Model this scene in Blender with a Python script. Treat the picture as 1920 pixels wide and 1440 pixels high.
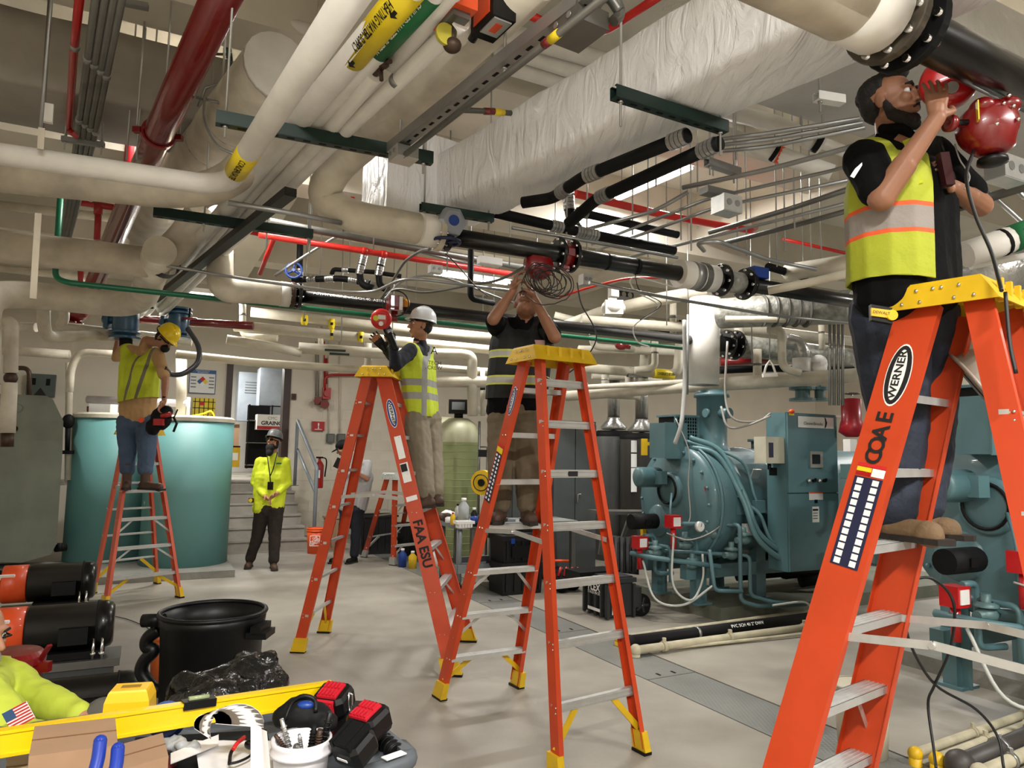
import bpy, bmesh, math, random
from mathutils import Vector as V, Matrix as M
random.seed(7)
S = bpy.context.scene
for o in list(bpy.data.objects): bpy.data.objects.remove(o)
C = S.collection
F = 1345.0; CAMH = 1.68
PITCH = math.atan(128/F); ROLL = math.radians(1.03)
cd = bpy.data.cameras.new('camera'); cam = bpy.data.objects.new('camera', cd); C.objects.link(cam)
CR = M.Rotation(math.pi/2+PITCH, 3, 'X') @ M.Rotation(ROLL, 3, 'Z')
cam.matrix_world = M.Translation((0,0,CAMH)) @ CR.to_4x4()
cd.sensor_fit = 'HORIZONTAL'; cd.sensor_width = 36; cd.lens = 36*F/1920; cd.clip_start = .05
S.camera = cam
S.view_settings.view_transform = 'Standard'; S.view_settings.look = 'None'
S.view_settings.gamma = 1; S.view_settings.use_curve_mapping = False
S.view_settings.exposure = 0.18
w = bpy.data.worlds.new('world'); S.world = w; w.use_nodes = True
w.node_tree.nodes['Background'].inputs[0].default_value = (.9,.9,1,1)
w.node_tree.nodes['Background'].inputs[1].default_value = 0.05

def P(px, py, d):
    r = CR @ V(((px-960)/F, (720-py)/F, -1)); r *= d/r.y
    return V((r.x, r.y, r.z+CAMH))
def Z(px, py, z):
    r = CR @ V(((px-960)/F, (720-py)/F, -1)); r *= (z-CAMH)/r.z
    return V((r.x, r.y, z))
TH = math.radians(27)
VV = V((math.cos(TH), math.sin(TH), 0)); UU = V((-math.sin(TH), math.cos(TH), 0)); ZZ = V((0,0,1))
def lin(c):
    return tuple((x/255/12.92 if x/255 <= .04045 else ((x/255+.055)/1.055)**2.4) for x in c)

# ---------------------------------------------------------------- lights
def area(name, loc, power, sx, sy, rot=(0,0,0), col=(1,.975,.935)):
    l = bpy.data.lights.new(name, 'AREA'); l.energy = power; l.shape = 'RECTANGLE'; l.size = sx; l.size_y = sy; l.color = col
    o = bpy.data.objects.new(name, l); C.objects.link(o); o.location = loc; o.rotation_euler = rot
    return o
LAMPS = []   # (centre, rotation about z, power)

# ---------------------------------------------------------------- materials
MC = {}
def mat(name, col, rough=.5, metal=0, var=.08, vs=6, bump=0, bs=40, emit=None, trans=0, spec=.5, coat=0, col2=None, alpha=1):
    if name in MC: return MC[name]
    m = bpy.data.materials.new(name); m.use_nodes = True; nt = m.node_tree; b = nt.nodes['Principled BSDF']
    c = lin(col)
    b.inputs['Roughness'].default_value = rough; b.inputs['Metallic'].default_value = metal
    b.inputs['Specular IOR Level'].default_value = spec
    b.inputs['Coat Weight'].default_value = coat
    if emit:
        b.inputs['Emission Color'].default_value = (*lin(emit[0]), 1); b.inputs['Emission Strength'].default_value = emit[1]
    if trans: b.inputs['Transmission Weight'].default_value = trans
    b.inputs['Alpha'].default_value = alpha
    tc = nt.nodes.new('ShaderNodeTexCoord')
    if var or col2:
        n = nt.nodes.new('ShaderNodeTexNoise'); n.inputs['Scale'].default_value = vs; n.inputs['Detail'].default_value = 5
        nt.links.new(tc.outputs['Object'], n.inputs['Vector'])
        r = nt.nodes.new('ShaderNodeValToRGB'); nt.links.new(n.outputs['Fac'], r.inputs['Fac'])
        r.color_ramp.elements[0].position = .3; r.color_ramp.elements[1].position = .7
        lo = lin(col2) if col2 else tuple(x*(1-var*2) for x in c)
        r.color_ramp.elements[0].color = (*lo, 1); r.color_ramp.elements[1].color = (*c, 1)
        nt.links.new(r.outputs['Color'], b.inputs['Base Color'])
    else: b.inputs['Base Color'].default_value = (*c, 1)
    if bump:
        n2 = nt.nodes.new('ShaderNodeTexNoise'); n2.inputs['Scale'].default_value = bs; n2.inputs['Detail'].default_value = 4
        nt.links.new(tc.outputs['Object'], n2.inputs['Vector'])
        bp = nt.nodes.new('ShaderNodeBump'); bp.inputs['Strength'].default_value = min(1, bump); bp.inputs['Distance'].default_value = .01*max(1,bump)
        nt.links.new(n2.outputs['Fac'], bp.inputs['Height']); nt.links.new(bp.outputs['Normal'], b.inputs['Normal'])
    MC[name] = m
    return m
wall_m = mat('painted_block', (222,214,198), .7, var=.05, vs=1.5, bump=.25, bs=60)
ceil_m = mat('ceiling_paint', (222,218,206), .8, var=.05, vs=2, bump=.2, bs=50)
beam_m = mat('beam_paint', (216,209,194), .8, var=.06, vs=2)
ins_w = mat('white_insulation', (228,225,218), .55, var=.07, vs=7, bump=.25, bs=9)
ins_b = mat('cream_insulation', (216,208,190), .6, var=.14, vs=6, bump=.45, bs=9)
ins_old = mat('stained_insulation', (208,198,178), .62, var=.22, vs=4, bump=.8, bs=8)
blk = mat('black_steel', (13,13,14), .3, .2, var=.1, coat=.15)
blk_m = mat('matte_black', (14,14,15), .65, var=.1, spec=.2)
blk_p = mat('black_plastic', (12,12,13), .42, var=.1, spec=.3)
red_p = mat('red_pipe_paint', (176,22,22), .35, var=.1, coat=.3)
dred = mat('dark_red_paint', (120,14,16), .32, var=.12, coat=.4)
grn_p = mat('green_pipe_paint', (10,104,70), .4)
strut_g = mat('dark_green_strut', (16,44,38), .4, .2)
galv = mat('galvanised_steel', (165,166,165), .38, .75, var=.1)
galv_d = mat('dull_galvanised', (120,119,114), .45, .7, var=.12)
alu = mat('aluminium', (205,205,202), .38, .6, var=.06, vs=20)
chrome = mat('bright_metal', (220,220,220), .18, 1, var=0)
org = mat('orange_fibreglass', (198,66,24), .45, var=.06, coat=.1)
org_d = mat('faded_orange_fibreglass', (205,92,66), .45, var=.06)
yel = mat('yellow_plastic', (224,182,24), .42, var=.1)
blu = mat('blue_enamel', (22,60,140), .4)
teal = mat('boiler_teal', (84,118,124), .42, var=.08, vs=4, coat=.15)
teal_t = mat('tank_teal', (100,152,150), .5, var=.04, vs=1)
white_p = mat('white_plastic', (232,231,228), .45, var=.03)
grey_p = mat('grey_plastic', (120,124,126), .5)
brown_m = mat('old_bronze', (70,52,40), .5, .4)
wire_b = mat('black_cable', (14,14,15), .5, var=0)
card = mat('cardboard', (156,124,96), .85, var=.06, vs=10)
yel_l = mat('yellow_label', (232,206,30), .5, var=.03)
grn_l = mat('green_label', (18,108,62), .5, var=.03)
ink = mat('black_ink', (16,15,15), .7, var=0)
ink_w = mat('white_ink', (238,238,235), .6, var=0)
ink_r = mat('red_ink', (200,28,30), .6, var=0)
orange_e = mat('orange_enamel', (226,80,30), .4, var=.08, coat=.3)
wiz = mat('foil_metal', (180,180,178), .3, .8, var=.1, bump=.6, bs=25)

# ---------------------------------------------------------------- mesh builder (world coordinates)
class MB:
    def __init__(s): s.v=[]; s.f=[]; s.sm=[]
    def add(s, vs, fs, sm=False):
        k=len(s.v); s.v += [V(a) for a in vs]; s.f += [tuple(i+k for i in f) for f in fs]; s.sm += [sm]*len(fs); return s
    def box(s, c, sz, ax=None):
        c=V(c); X,Y,Zq = ax if ax else (V((1,0,0)),V((0,1,0)),ZZ)
        x,y,z = X*sz[0]/2, Y*sz[1]/2, Zq*sz[2]/2
        vs=[c+i*x+j*y+k*z for i in(-1,1) for j in(-1,1) for k in(-1,1)]
        return s.add(vs,[(0,1,3,2),(4,6,7,5),(0,4,5,1),(2,3,7,6),(0,2,6,4),(1,5,7,3)])
    def beam(s, a, b, w, h, up=ZZ):
        a=V(a); b=V(b); d=(b-a); L=d.length
        if L<1e-6: return s
        d/=L; sd=d.cross(V(up))
        if sd.length<1e-4: sd=d.cross(V((1,0,0)))
        sd.normalize(); u=sd.cross(d)
        return s.box((a+b)/2,(L,w,h),(d,sd,u))
    def ext(s, poly, O, X, Y, N, t):
        # polygon (2D list) in plane O,X,Y extruded by vector N*t
        n=len(poly); O=V(O)
        a=[O+X*p[0]+Y*p[1] for p in poly]; b=[p+N*t for p in a]
        return s.add(a+b,[tuple(range(n)),tuple(range(2*n-1,n-1,-1))]+[(i,i+n,(i+1)%n+n,(i+1)%n) for i in range(n)])
    def cyl(s, a, b, r, r2=None, n=16, cap=True):
        return s.tube([a,b], r, n, cap, [r, r if r2 is None else r2])
    def tube(s, pts, r, n=12, cap=True, rs=None, sq=None):
        pts=[V(p) for p in pts]; m=len(pts)
        if m<2: return s
        tg=[]
        for i in range(m):
            t=(pts[min(i+1,m-1)]-pts[max(i-1,0)])
            tg.append(t.normalized() if t.length>1e-7 else V((0,0,1)))
        t0=tg[0]; u=t0.cross(ZZ if abs(t0.z)<.9 else V((0,1,0))).normalized()
        vs=[]
        for i in range(m):
            t=tg[i]; u=(u-t*u.dot(t))
            if u.length<1e-5: u=t.cross(V((0,1,0)))
            u.normalize(); w_=t.cross(u); R=rs[i] if rs else r
            for k in range(n):
                a=2*math.pi*k/n; vs.append(pts[i]+u*math.cos(a)*R+w_*math.sin(a)*R)
        fs=[(i*n+k, i*n+(k+1)%n, (i+1)*n+(k+1)%n, (i+1)*n+k) for i in range(m-1) for k in range(n)]
        s.add(vs,fs,True)
        if cap:
            k0=len(s.v)-m*n; s.f+= [tuple(k0+i for i in range(n-1,-1,-1)), tuple(k0+(m-1)*n+i for i in range(n))]; s.sm+=[False,False]
        return s
    def lathe(s, O, ax, prof, n=24, sm=True):
        # profile (r, h) along axis
        O=V(O); ax=V(ax).normalized()
        pts=[O+ax*h for r,h in prof]
        u=ax.cross(ZZ if abs(ax.z)<.9 else V((1,0,0))).normalized(); w_=ax.cross(u)
        vs=[]
        for (r,h),p in zip(prof,pts):
            for k in range(n):
                a=2*math.pi*k/n; vs.append(p+(u*math.cos(a)+w_*math.sin(a))*max(r,1e-4))
        m=len(prof)
        return s.add(vs,[(i*n+k,i*n+(k+1)%n,(i+1)*n+(k+1)%n,(i+1)*n+k) for i in range(m-1) for k in range(n)],sm)
    def ell(s, c, r, n=14, m=9, rot=None):
        c=V(c)
        if not hasattr(r,'__len__'): r=(r,r,r)
        vs=[]
        for i in range(m+1):
            th=math.pi*i/m
            for k in range(n):
                a=2*math.pi*k/n; p=V((r[0]*math.sin(th)*math.cos(a), r[1]*math.sin(th)*math.sin(a), r[2]*math.cos(th)))
                if rot: p=rot@p
                vs.append(c+p)
        return s.add(vs,[(i*n+k,(i+1)*n+k,(i+1)*n+(k+1)%n,i*n+(k+1)%n) for i in range(m) for k in range(n)],True)
    def torus(s, c, ax, R, r, n=24, m=8):
        ax=V(ax).normalized(); u=ax.cross(ZZ if abs(ax.z)<.9 else V((1,0,0))).normalized(); w_=ax.cross(u); c=V(c)
        vs=[]
        for i in range(n):
            a=2*math.pi*i/n; d=u*math.cos(a)+w_*math.sin(a)
            for k in range(m):
                b=2*math.pi*k/m; vs.append(c+d*(R+r*math.cos(b))+ax*r*math.sin(b))
        return s.add(vs,[(i*m+k,((i+1)%n)*m+k,((i+1)%n)*m+(k+1)%m,i*m+(k+1)%m) for i in range(n) for k in range(m)],True)
    def quad(s, a,b,c,d): return s.add([a,b,c,d],[(0,1,2,3)])
    def mesh(s, name, origin):
        me=bpy.data.meshes.new(name); me.from_pydata([tuple(v-origin) for v in s.v],[],s.f)
        me.polygons.foreach_set('use_smooth', s.sm); me.update()
        bm=bmesh.new(); bm.from_mesh(me); bmesh.ops.remove_doubles(bm,verts=bm.verts,dist=1e-5); bmesh.ops.recalc_face_normals(bm,faces=bm.faces); bm.to_mesh(me); bm.free()
        return me
def seg(a,b,n): return [a+(b-a)*i/n for i in range(n+1)]
def rnd_path(pts, R=.15, n=6):
    # rounds the corners of a polyline
    pts=[V(p) for p in pts]; out=[pts[0]]
    for i in range(1,len(pts)-1):
        a,b,c=pts[i-1],pts[i],pts[i+1]; d1=(a-b); d2=(c-b); r=min(R,d1.length*.48,d2.length*.48)
        p=b+d1.normalized()*r; q=b+d2.normalized()*r
        for k in range(n+1):
            t=k/n; out.append(p*(1-t)**2+b*2*t*(1-t)+q*t*t)
    out.append(pts[-1]); return out
def smooth_path(pts, n=6):
    pts=[V(p) for p in pts]
    if len(pts)<3: return pts
    q=[pts[0]*2-pts[1]]+pts+[pts[-1]*2-pts[-2]]; out=[]
    for i in range(1,len(q)-2):
        a,b,c,d=q[i-1:i+3]
        for k in range(n):
            t=k/n; out.append(.5*((2*b)+(c-a)*t+(2*a-5*b+4*c-d)*t*t+(3*b-a-3*c+d)*t**3))
    out.append(pts[-1]); return out
def setp(o,label=None,cat=None,group=None,kind=None):
    if label: o['label']=label
    if cat: o['category']=cat
    if group: o['group']=group
    if kind: o['kind']=kind
    return o
ORD='first second third fourth fifth sixth seventh eighth ninth tenth eleventh twelfth thirteenth fourteenth fifteenth sixteenth seventeenth eighteenth nineteenth twentieth'.split()
def proj(p):
    q=CR.transposed()@(V(p)-V((0,0,CAMH))); return (960+F*q.x/-q.z, 720-F*q.y/-q.z)
def thing(name,label,cat,loc,group=None,kind=None):
    o=bpy.data.objects.new(name,None); C.objects.link(o); o.location=V(loc); o.empty_display_size=.1
    return setp(o,label,cat,group,kind)
def origin(p):
    while p.parent: p=p.parent
    return p.location.copy()
def part(name, mb, m, parent, label=None, kind=None):
    O=origin(parent); me=mb.mesh(name,O) if isinstance(mb,MB) else mb
    o=bpy.data.objects.new(name,me); C.objects.link(o); o.parent=parent
    if m: me.materials.clear(); me.materials.append(m)
    if label: o['label']=label
    if kind: o['kind']=kind
    return o
def solo(name, mb, m, label, cat, group=None, kind=None):
    xs=[v.x for v in mb.v]; ys=[v.y for v in mb.v]; zs=[v.z for v in mb.v]
    O=V(((min(xs)+max(xs))/2,(min(ys)+max(ys))/2,min(zs)))
    me=mb.mesh(name,O); o=bpy.data.objects.new(name,me); C.objects.link(o); o.location=O; me.materials.append(m)
    return setp(o,label,cat,group,kind)
def struct(name, mb, m, parent=None):
    if parent: return part(name,mb,m,parent)
    return solo(name,mb,m,None,None,None,'structure')
def text(txt, O, X, Y, h, m, parent, name='lettering', t=.001, spacing=1, bold=0, align='CENTER', stretch=1):
    cu=bpy.data.curves.new('txt','FONT'); cu.body=txt; cu.size=1; cu.extrude=0; cu.align_x=align; cu.align_y='CENTER'; cu.offset=bold; cu.space_character=spacing; cu.resolution_u=3
    o=bpy.data.objects.new('txt',cu); C.objects.link(o); dg=bpy.context.evaluated_depsgraph_get()
    me=bpy.data.meshes.new_from_object(o.evaluated_get(dg)); bpy.data.objects.remove(o); bpy.data.curves.remove(cu)
    X=V(X).normalized(); Y=V(Y); Y=(Y-X*Y.dot(X)).normalized(); N=X.cross(Y)
    Or=origin(parent); O=V(O)
    for v in me.vertices: v.co = O - Or + X*v.co.x*h*1.38*stretch + Y*v.co.y*h*1.38 + N*t
    me.update()
    return part(name, me, m, parent)
def textq(txt, A, B, Cc, m, parent, name='lettering', fill=.8, **k):
    # text running from A to B (baseline mid line), glyph height |Cc| upward vector
    A=V(A);B=V(B); n=max(1,len(txt)); 
    return text(txt,(A+B)/2,B-A,Cc,V(Cc).length,m,parent,name,stretch=(B-A).length/(n*.62*1.38*V(Cc).length),**k)
# ================================================================= room
H0 = 5.0
B0 = P(600, 845, 14.2); B0.z = 0
def WP(px, py, off=0.0):
    "point of the back wall seen at a pixel, off metres in front of it"
    r = CR @ V(((px-960)/F, (720-py)/F, -1)); o = V((0,0,CAMH)); n = UU
    t = ((B0-UU*off)-o).dot(n)/r.dot(n)
    return o+r*t
def S_(p): return (p-B0).dot(VV)
def RW(s, u, z): return B0+VV*s+UU*u+ZZ*z     # room coordinates: along the wall, behind it, up
fl_m = mat('worn_concrete_floor', (156,150,139), .5, var=.07, vs=2.2, bump=.1, bs=40, col2=(136,130,119))
bm_ = fl_m.node_tree
sL, sR, uF = -5.4, 14.0, -22
lamp_e = mat('lamp_diffuser', (255,255,255), .4, var=0, emit=((255,250,238), 9))
def fixture(c, ang, power, label, L=1.22):
    t=thing('strip_light', label, 'ceiling light', c+ZZ*.05, 'strip lights under the ceiling')
    d=V((math.cos(ang),math.sin(ang),0)); s=V((-d.y,d.x,0))
    part('housing', MB().box(c+ZZ*.07,(L,.2,.06),(d,s,ZZ)), white_p, t)
    part('tube', MB().cyl(c+s*.05-d*L*.48, c+s*.05+d*L*.48,.016,n=8), lamp_e, t)
    part('tube', MB().cyl(c-s*.05-d*L*.48, c-s*.05+d*L*.48,.016,n=8), lamp_e, t)
    for k in (-1,1): part('hanger_rod', MB().cyl(c+d*k*L*.35+ZZ*.1, V((c.x+d.x*k*L*.35,c.y+d.y*k*L*.35,H0)),.005,n=6), galv, t)
    a=area('strip_light_glow', c-ZZ*.03, power, L, .18, (0,0,ang)); a.parent=t; a.location=(0,0,-.09)
    return t
aU=TH+math.pi/2
fixture(Z(1215,346,4.6), aU+.1, 125, 'lit strip light behind the black rubber-clamped pipes, right of the duct')
fixture(Z(1800,82,4.4), TH, 130, 'lit strip light behind the man in the orange and lime vest')
fixture(P(372,556,9.6), TH, 90, 'lit strip light low over the head of the man in the yellow hard hat')
for li,q in enumerate(((-3.4,.2,4.2,60),(.4,-1.2,4.2,330),(4.2,1.0,4.2,240),(-.6,10.3,4.2,95),(4.5,10.5,4.3,110),(-3.0,-3.5,4.2,190),(3.2,-4.2,4.2,190),(8.2,7.5,4.2,190),(9,14,4.3,150))):
    fixture(V(q[:3]), TH, q[3], ('strip light out of the frame above the left side','strip light above the camera','strip light out of the frame to the right','strip light over the far middle of the hall','strip light far behind the flue','strip light behind the camera on the left','strip light behind the camera on the right','strip light over the right boiler','strip light in the far right corner')[li])
fixture(P(410,238,6.1), aU, 120, 'added fill strip light half hidden behind the huge capped pipe')  # added lamp, tucked behind the pipe to brighten the girder below the old duct
# floor with the trench left open in its middle by laying the floor as strips
t1=Z(1240,1214,0); trU=-1   # trench line: px points on both edges
TA=Z(1215,1276,0); TB=Z(1435,1377,0); TC=Z(1210,1221,0); TD=Z(1435,1310,0)
tdir=(TA-TB).normalized(); tn=V((tdir.y,-tdir.x,0))
if tn.dot(TC-TA)<0: tn=-tn
tw=(TC-TA).dot(tn)
def TR(a,b,z=0): return TA+tdir*a+tn*b+ZZ*z
FLm=MB()
for a,b in ((-30,0),(tw,30)): FLm.quad(TR(-14,a),TR(22,a),TR(22,b),TR(-14,b))
FLm.quad(TR(-14,-.05,-.5),TR(22,-.05,-.5),TR(22,tw+.05,-.5),TR(-14,tw+.05,-.5))
FLm.quad(TR(-14,0),TR(22,0),TR(22,0,-.5),TR(-14,0,-.5)).quad(TR(-14,tw),TR(22,tw),TR(22,tw,-.5),TR(-14,tw,-.5))
floor=struct('floor',FLm,fl_m)
# diamond plate covers
dp=mat('diamond_plate',(150,150,145),.42,.45,var=.12,vs=2)
nt=dp.node_tree; b=nt.nodes['Principled BSDF']; tcn=nt.nodes.new('ShaderNodeTexCoord'); vo=nt.nodes.new('ShaderNodeTexVoronoi'); vo.inputs['Scale'].default_value=38; vo.inputs['Randomness'].default_value=.0
bp=nt.nodes.new('ShaderNodeBump'); bp.inputs['Strength'].default_value=.6; bp.inputs['Distance'].default_value=.004
nt.links.new(tcn.outputs['Object'],vo.inputs['Vector']); nt.links.new(vo.outputs['Distance'],bp.inputs['Height']); nt.links.new(bp.outputs['Normal'],b.inputs['Normal'])
gap=(Z(1140,1195,0)-TA).dot(tdir); gap2=(Z(1192,1225,0)-TA).dot(tdir)
a=-4.2
cuts=[-4.2,-2.75,-1.6,0.02,1.5,3.0,4.4,6.0,7.6,9.2,10.8]
for i in range(len(cuts)-1):
    p=MB().box((TR(cuts[i],tw/2)+TR(cuts[i+1],tw/2))/2-ZZ*.008,(cuts[i+1]-cuts[i]-.014,tw-.03,.012),(tdir,tn,ZZ))
    o=part('cover_plate',p,dp,floor)
    for k in (.35,.65): part('lift_hole',MB().box(TR(cuts[i]+.07,tw*k)-ZZ*.0005,(.05,.018,.003),(tdir,tn,ZZ)),blk_m,o)
# walls
dl,dr=S_(WP(426,800)),S_(WP(533,800)); LZ=1.09; DZ=3.25
base=MB()
def wbox(mb,s0,s1,z0,z1,u0=0,u1=.2): return mb.box(RW((s0+s1)/2,(u0+u1)/2,(z0+z1)/2),(s1-s0,u1-u0,z1-z0),(VV,UU,ZZ))
wbox(base,sL,dl,0,H0); wbox(base,dr,sR,0,H0); wbox(base,dl,dr,DZ,H0); wbox(base,dl,dr,0,LZ)
wall=struct('wall_back',base,wall_m)
bw,bh=.40,.20
n=0; blkm={}
for row in range(14):
    for s0 in [dr+.12+bw*(k-(row%2)*.5) for k in range(22)]:
        s1=s0+bw
        if s0<dr+.08: s0=dr+.08
        if s1-s0<.1 or n>=280: continue
        key=round(s1-s0,3)
        if key not in blkm: blkm[key]=MB().box(V((0,0,0)),(key-.014,.03,bh-.014),(VV,UU,ZZ)).mesh('block',V((0,0,0)))
        o=bpy.data.objects.new('block',blkm[key]); C.objects.link(o); o.parent=wall
        o.location=RW((s0+s1)/2,.008+random.uniform(-.002,.002),bh*(row+.5)+.06)-wall.location
        if not blkm[key].materials: blkm[key].materials.append(wall_m)
        n+=1
ow=MB(); wbox(ow,sL-.2,sL,0,H0,uF,0); struct('wall_left',ow,wall_m)
ow=MB(); wbox(ow,sR,sR+.2,0,H0,uF,0); struct('wall_right',ow,wall_m)
ow=MB(); wbox(ow,sL,sR,0,H0,uF-.2,uF); struct('wall_front',ow,wall_m)
cm=MB(); wbox(cm,sL,sR,H0,H0+.15,uF,.2); ceiling=struct('ceiling',cm,ceil_m)
g0=P(100,250,5.9); gu=(g0-B0).dot(UU)
for i in range(-6,5):
    u=gu+i*2.1
    if u>-.6 or u<uF: continue
    m=MB(); wbox(m,sL,sR,4.2 if i in(0,) else 4.45,H0,u-.2,u+.2); part('beam',m,beam_m,ceiling)
for s in (-2,3.2,8.4):
    m=MB(); wbox(m,s-.22,s+.22,4.38,4.999,uF,0); part('girder',m,beam_m,ceiling)
# doorway and the room behind it
fr=mat('brown_door_frame',(58,40,34),.45,var=.05)
m=MB(); wbox(m,dl-.06,dl+.05,LZ,DZ,-.05,.22); wbox(m,dr-.05,dr+.08,LZ,DZ,-.05,.22); wbox(m,dl-.06,dr+.08,DZ,DZ+.08,-.05,.22)
struct('door_1',m,fr)
inn=mat('store_room_paint',(205,203,196),.7,var=.03)
m=MB(); wbox(m,dl-2.6,dr+.9,LZ-.1,LZ,.0,4.2); struct('floor_store',m,fl_m)
m=MB(); wbox(m,dl-2.6,dr+.9,LZ,3.9,4.2,4.3); wbox(m,dl-2.7,dl-2.6,LZ,3.9,.2,4.2); wbox(m,dr+.9,dr+1,LZ,3.9,.2,4.2); wbox(m,dl-2.6,dr+.9,3.9,4.0,.2,4.3); struct('wall_store',m,inn)
fixture(RW((dl+dr)/2-.6,1.8,3.6), TH, 110, 'strip light in the store room beyond the doorway')
# stairs
conc=mat('step_concrete',(158,152,142),.8,var=.12,vs=4,bump=.4,bs=30)
sb=S_(Z(413,1037,0)); sbR=S_(Z(588,1037,0)); ub=(Z(413,1037,0)-B0).dot(UU)
st=thing('stairs',None,None,RW((sb+sbR)/2,ub,0),kind='structure')
nst=6; tr=(-ub-.75)/(nst-1)
for i in range(nst):
    m=MB(); wbox(m,sb-.9,sbR-.02*i,0 if i==0 else LZ*i/nst,LZ*(i+1)/nst,ub+tr*i,0)
    wbox(m,sb-.9,sbR-.02*i+.003,LZ*(i+1)/nst-.03,LZ*(i+1)/nst+.002,ub+tr*i-.02,ub+tr*i+.1)
    part('step',m,conc,st)
# handrail
gp=mat('grey_rail_paint',(140,150,158),.4)
hr=thing('handrail','grey pipe handrail climbing beside the concrete steps','handrail',Z(592,1040,0))
pa=P(560,845,13.6); top0=P(558,788,13.6); top1=P(594,877,12.4); bot1=Z(594,1020,0.); bot1=V((top1.x,top1.y,0))
part('post',MB().tube(rnd_path([V((top0.x,top0.y,LZ*.9)),top0,top1,bot1],.05),.032,8),gp,hr)
part('rail',MB().cyl(P(558,843,13.6),P(591,922,12.4),.028,n=8),gp,hr)
for p in (V((top0.x,top0.y,LZ*.9)),bot1): part('base_plate',MB().box(p+ZZ*.005,(.12,.12,.012)),gp,hr)
# concrete pads
pc=mat('green_pad_concrete',(92,102,86),.7,var=.2,vs=5,bump=.5,bs=25,col2=(120,116,104))
pg=mat('grey_pad_concrete',(140,138,130),.7,var=.15,vs=4,bump=.5,bs=25)
c1=Z(1352,1167,0); PH=.14
def pad(name,c,lv,lu,h,m_):   # nearest corner c, runs lv along VV and lu along UU
    mb=MB(); mb.ext([(0,0),(lv,0),(lv,lu),(0,lu)],c,VV,UU,ZZ,h); return struct(name,mb,m_)
pad('trim_pad_1',c1,4.4,1.45,PH,pc)
c2=Z(1672,1262,0)
m=MB(); m.ext([(0,0),(5,0),(5,-3.6),(0,-3.6)],Z(1670,1240,0),VV,UU,ZZ,.12); struct('trim_pad_2',m,pg)
m=MB(); cc=Z(440,1082,0); m.ext([(0,0),(-3.6,0),(-3.6,1.6),(0,1.6)],cc,VV,UU,ZZ,.09); struct('trim_curb',m,pg)
# ================================================================= ladders
def channel(mb, a, b, web, out, D, fl, th=.004):
    "C rail from a to b: web plane normal 'out', web width D along 'web', flanges fl pointing inward (-out)"
    ax=(b-a).normalized(); web=(web-ax*web.dot(ax)).normalized(); out=(out-ax*out.dot(ax)-web*out.dot(web)).normalized()
    h=D/2
    poly=[(-h,0),(h,0),(h,-fl),(h-th,-fl),(h-th,-th),(-h+th,-th),(-h+th,-fl),(-h,-fl)]
    n=len(poly); A=[a+web*p[0]+out*p[1] for p in poly]; B=[b+web*p[0]+out*p[1] for p in poly]
    quads=[(0,1,4,5),(1,2,3,4),(0,5,6,7)]
    mb.add(A+B,[(i,i+n,(i+1)%n+n,(i+1)%n) for i in range(n)]+[q for q in quads]+[tuple(x+n for x in reversed(q)) for q in quads])
    return web,out
def at_z(a,b,z): return a+(b-a)*((z-a.z)/(b.z-a.z))
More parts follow.
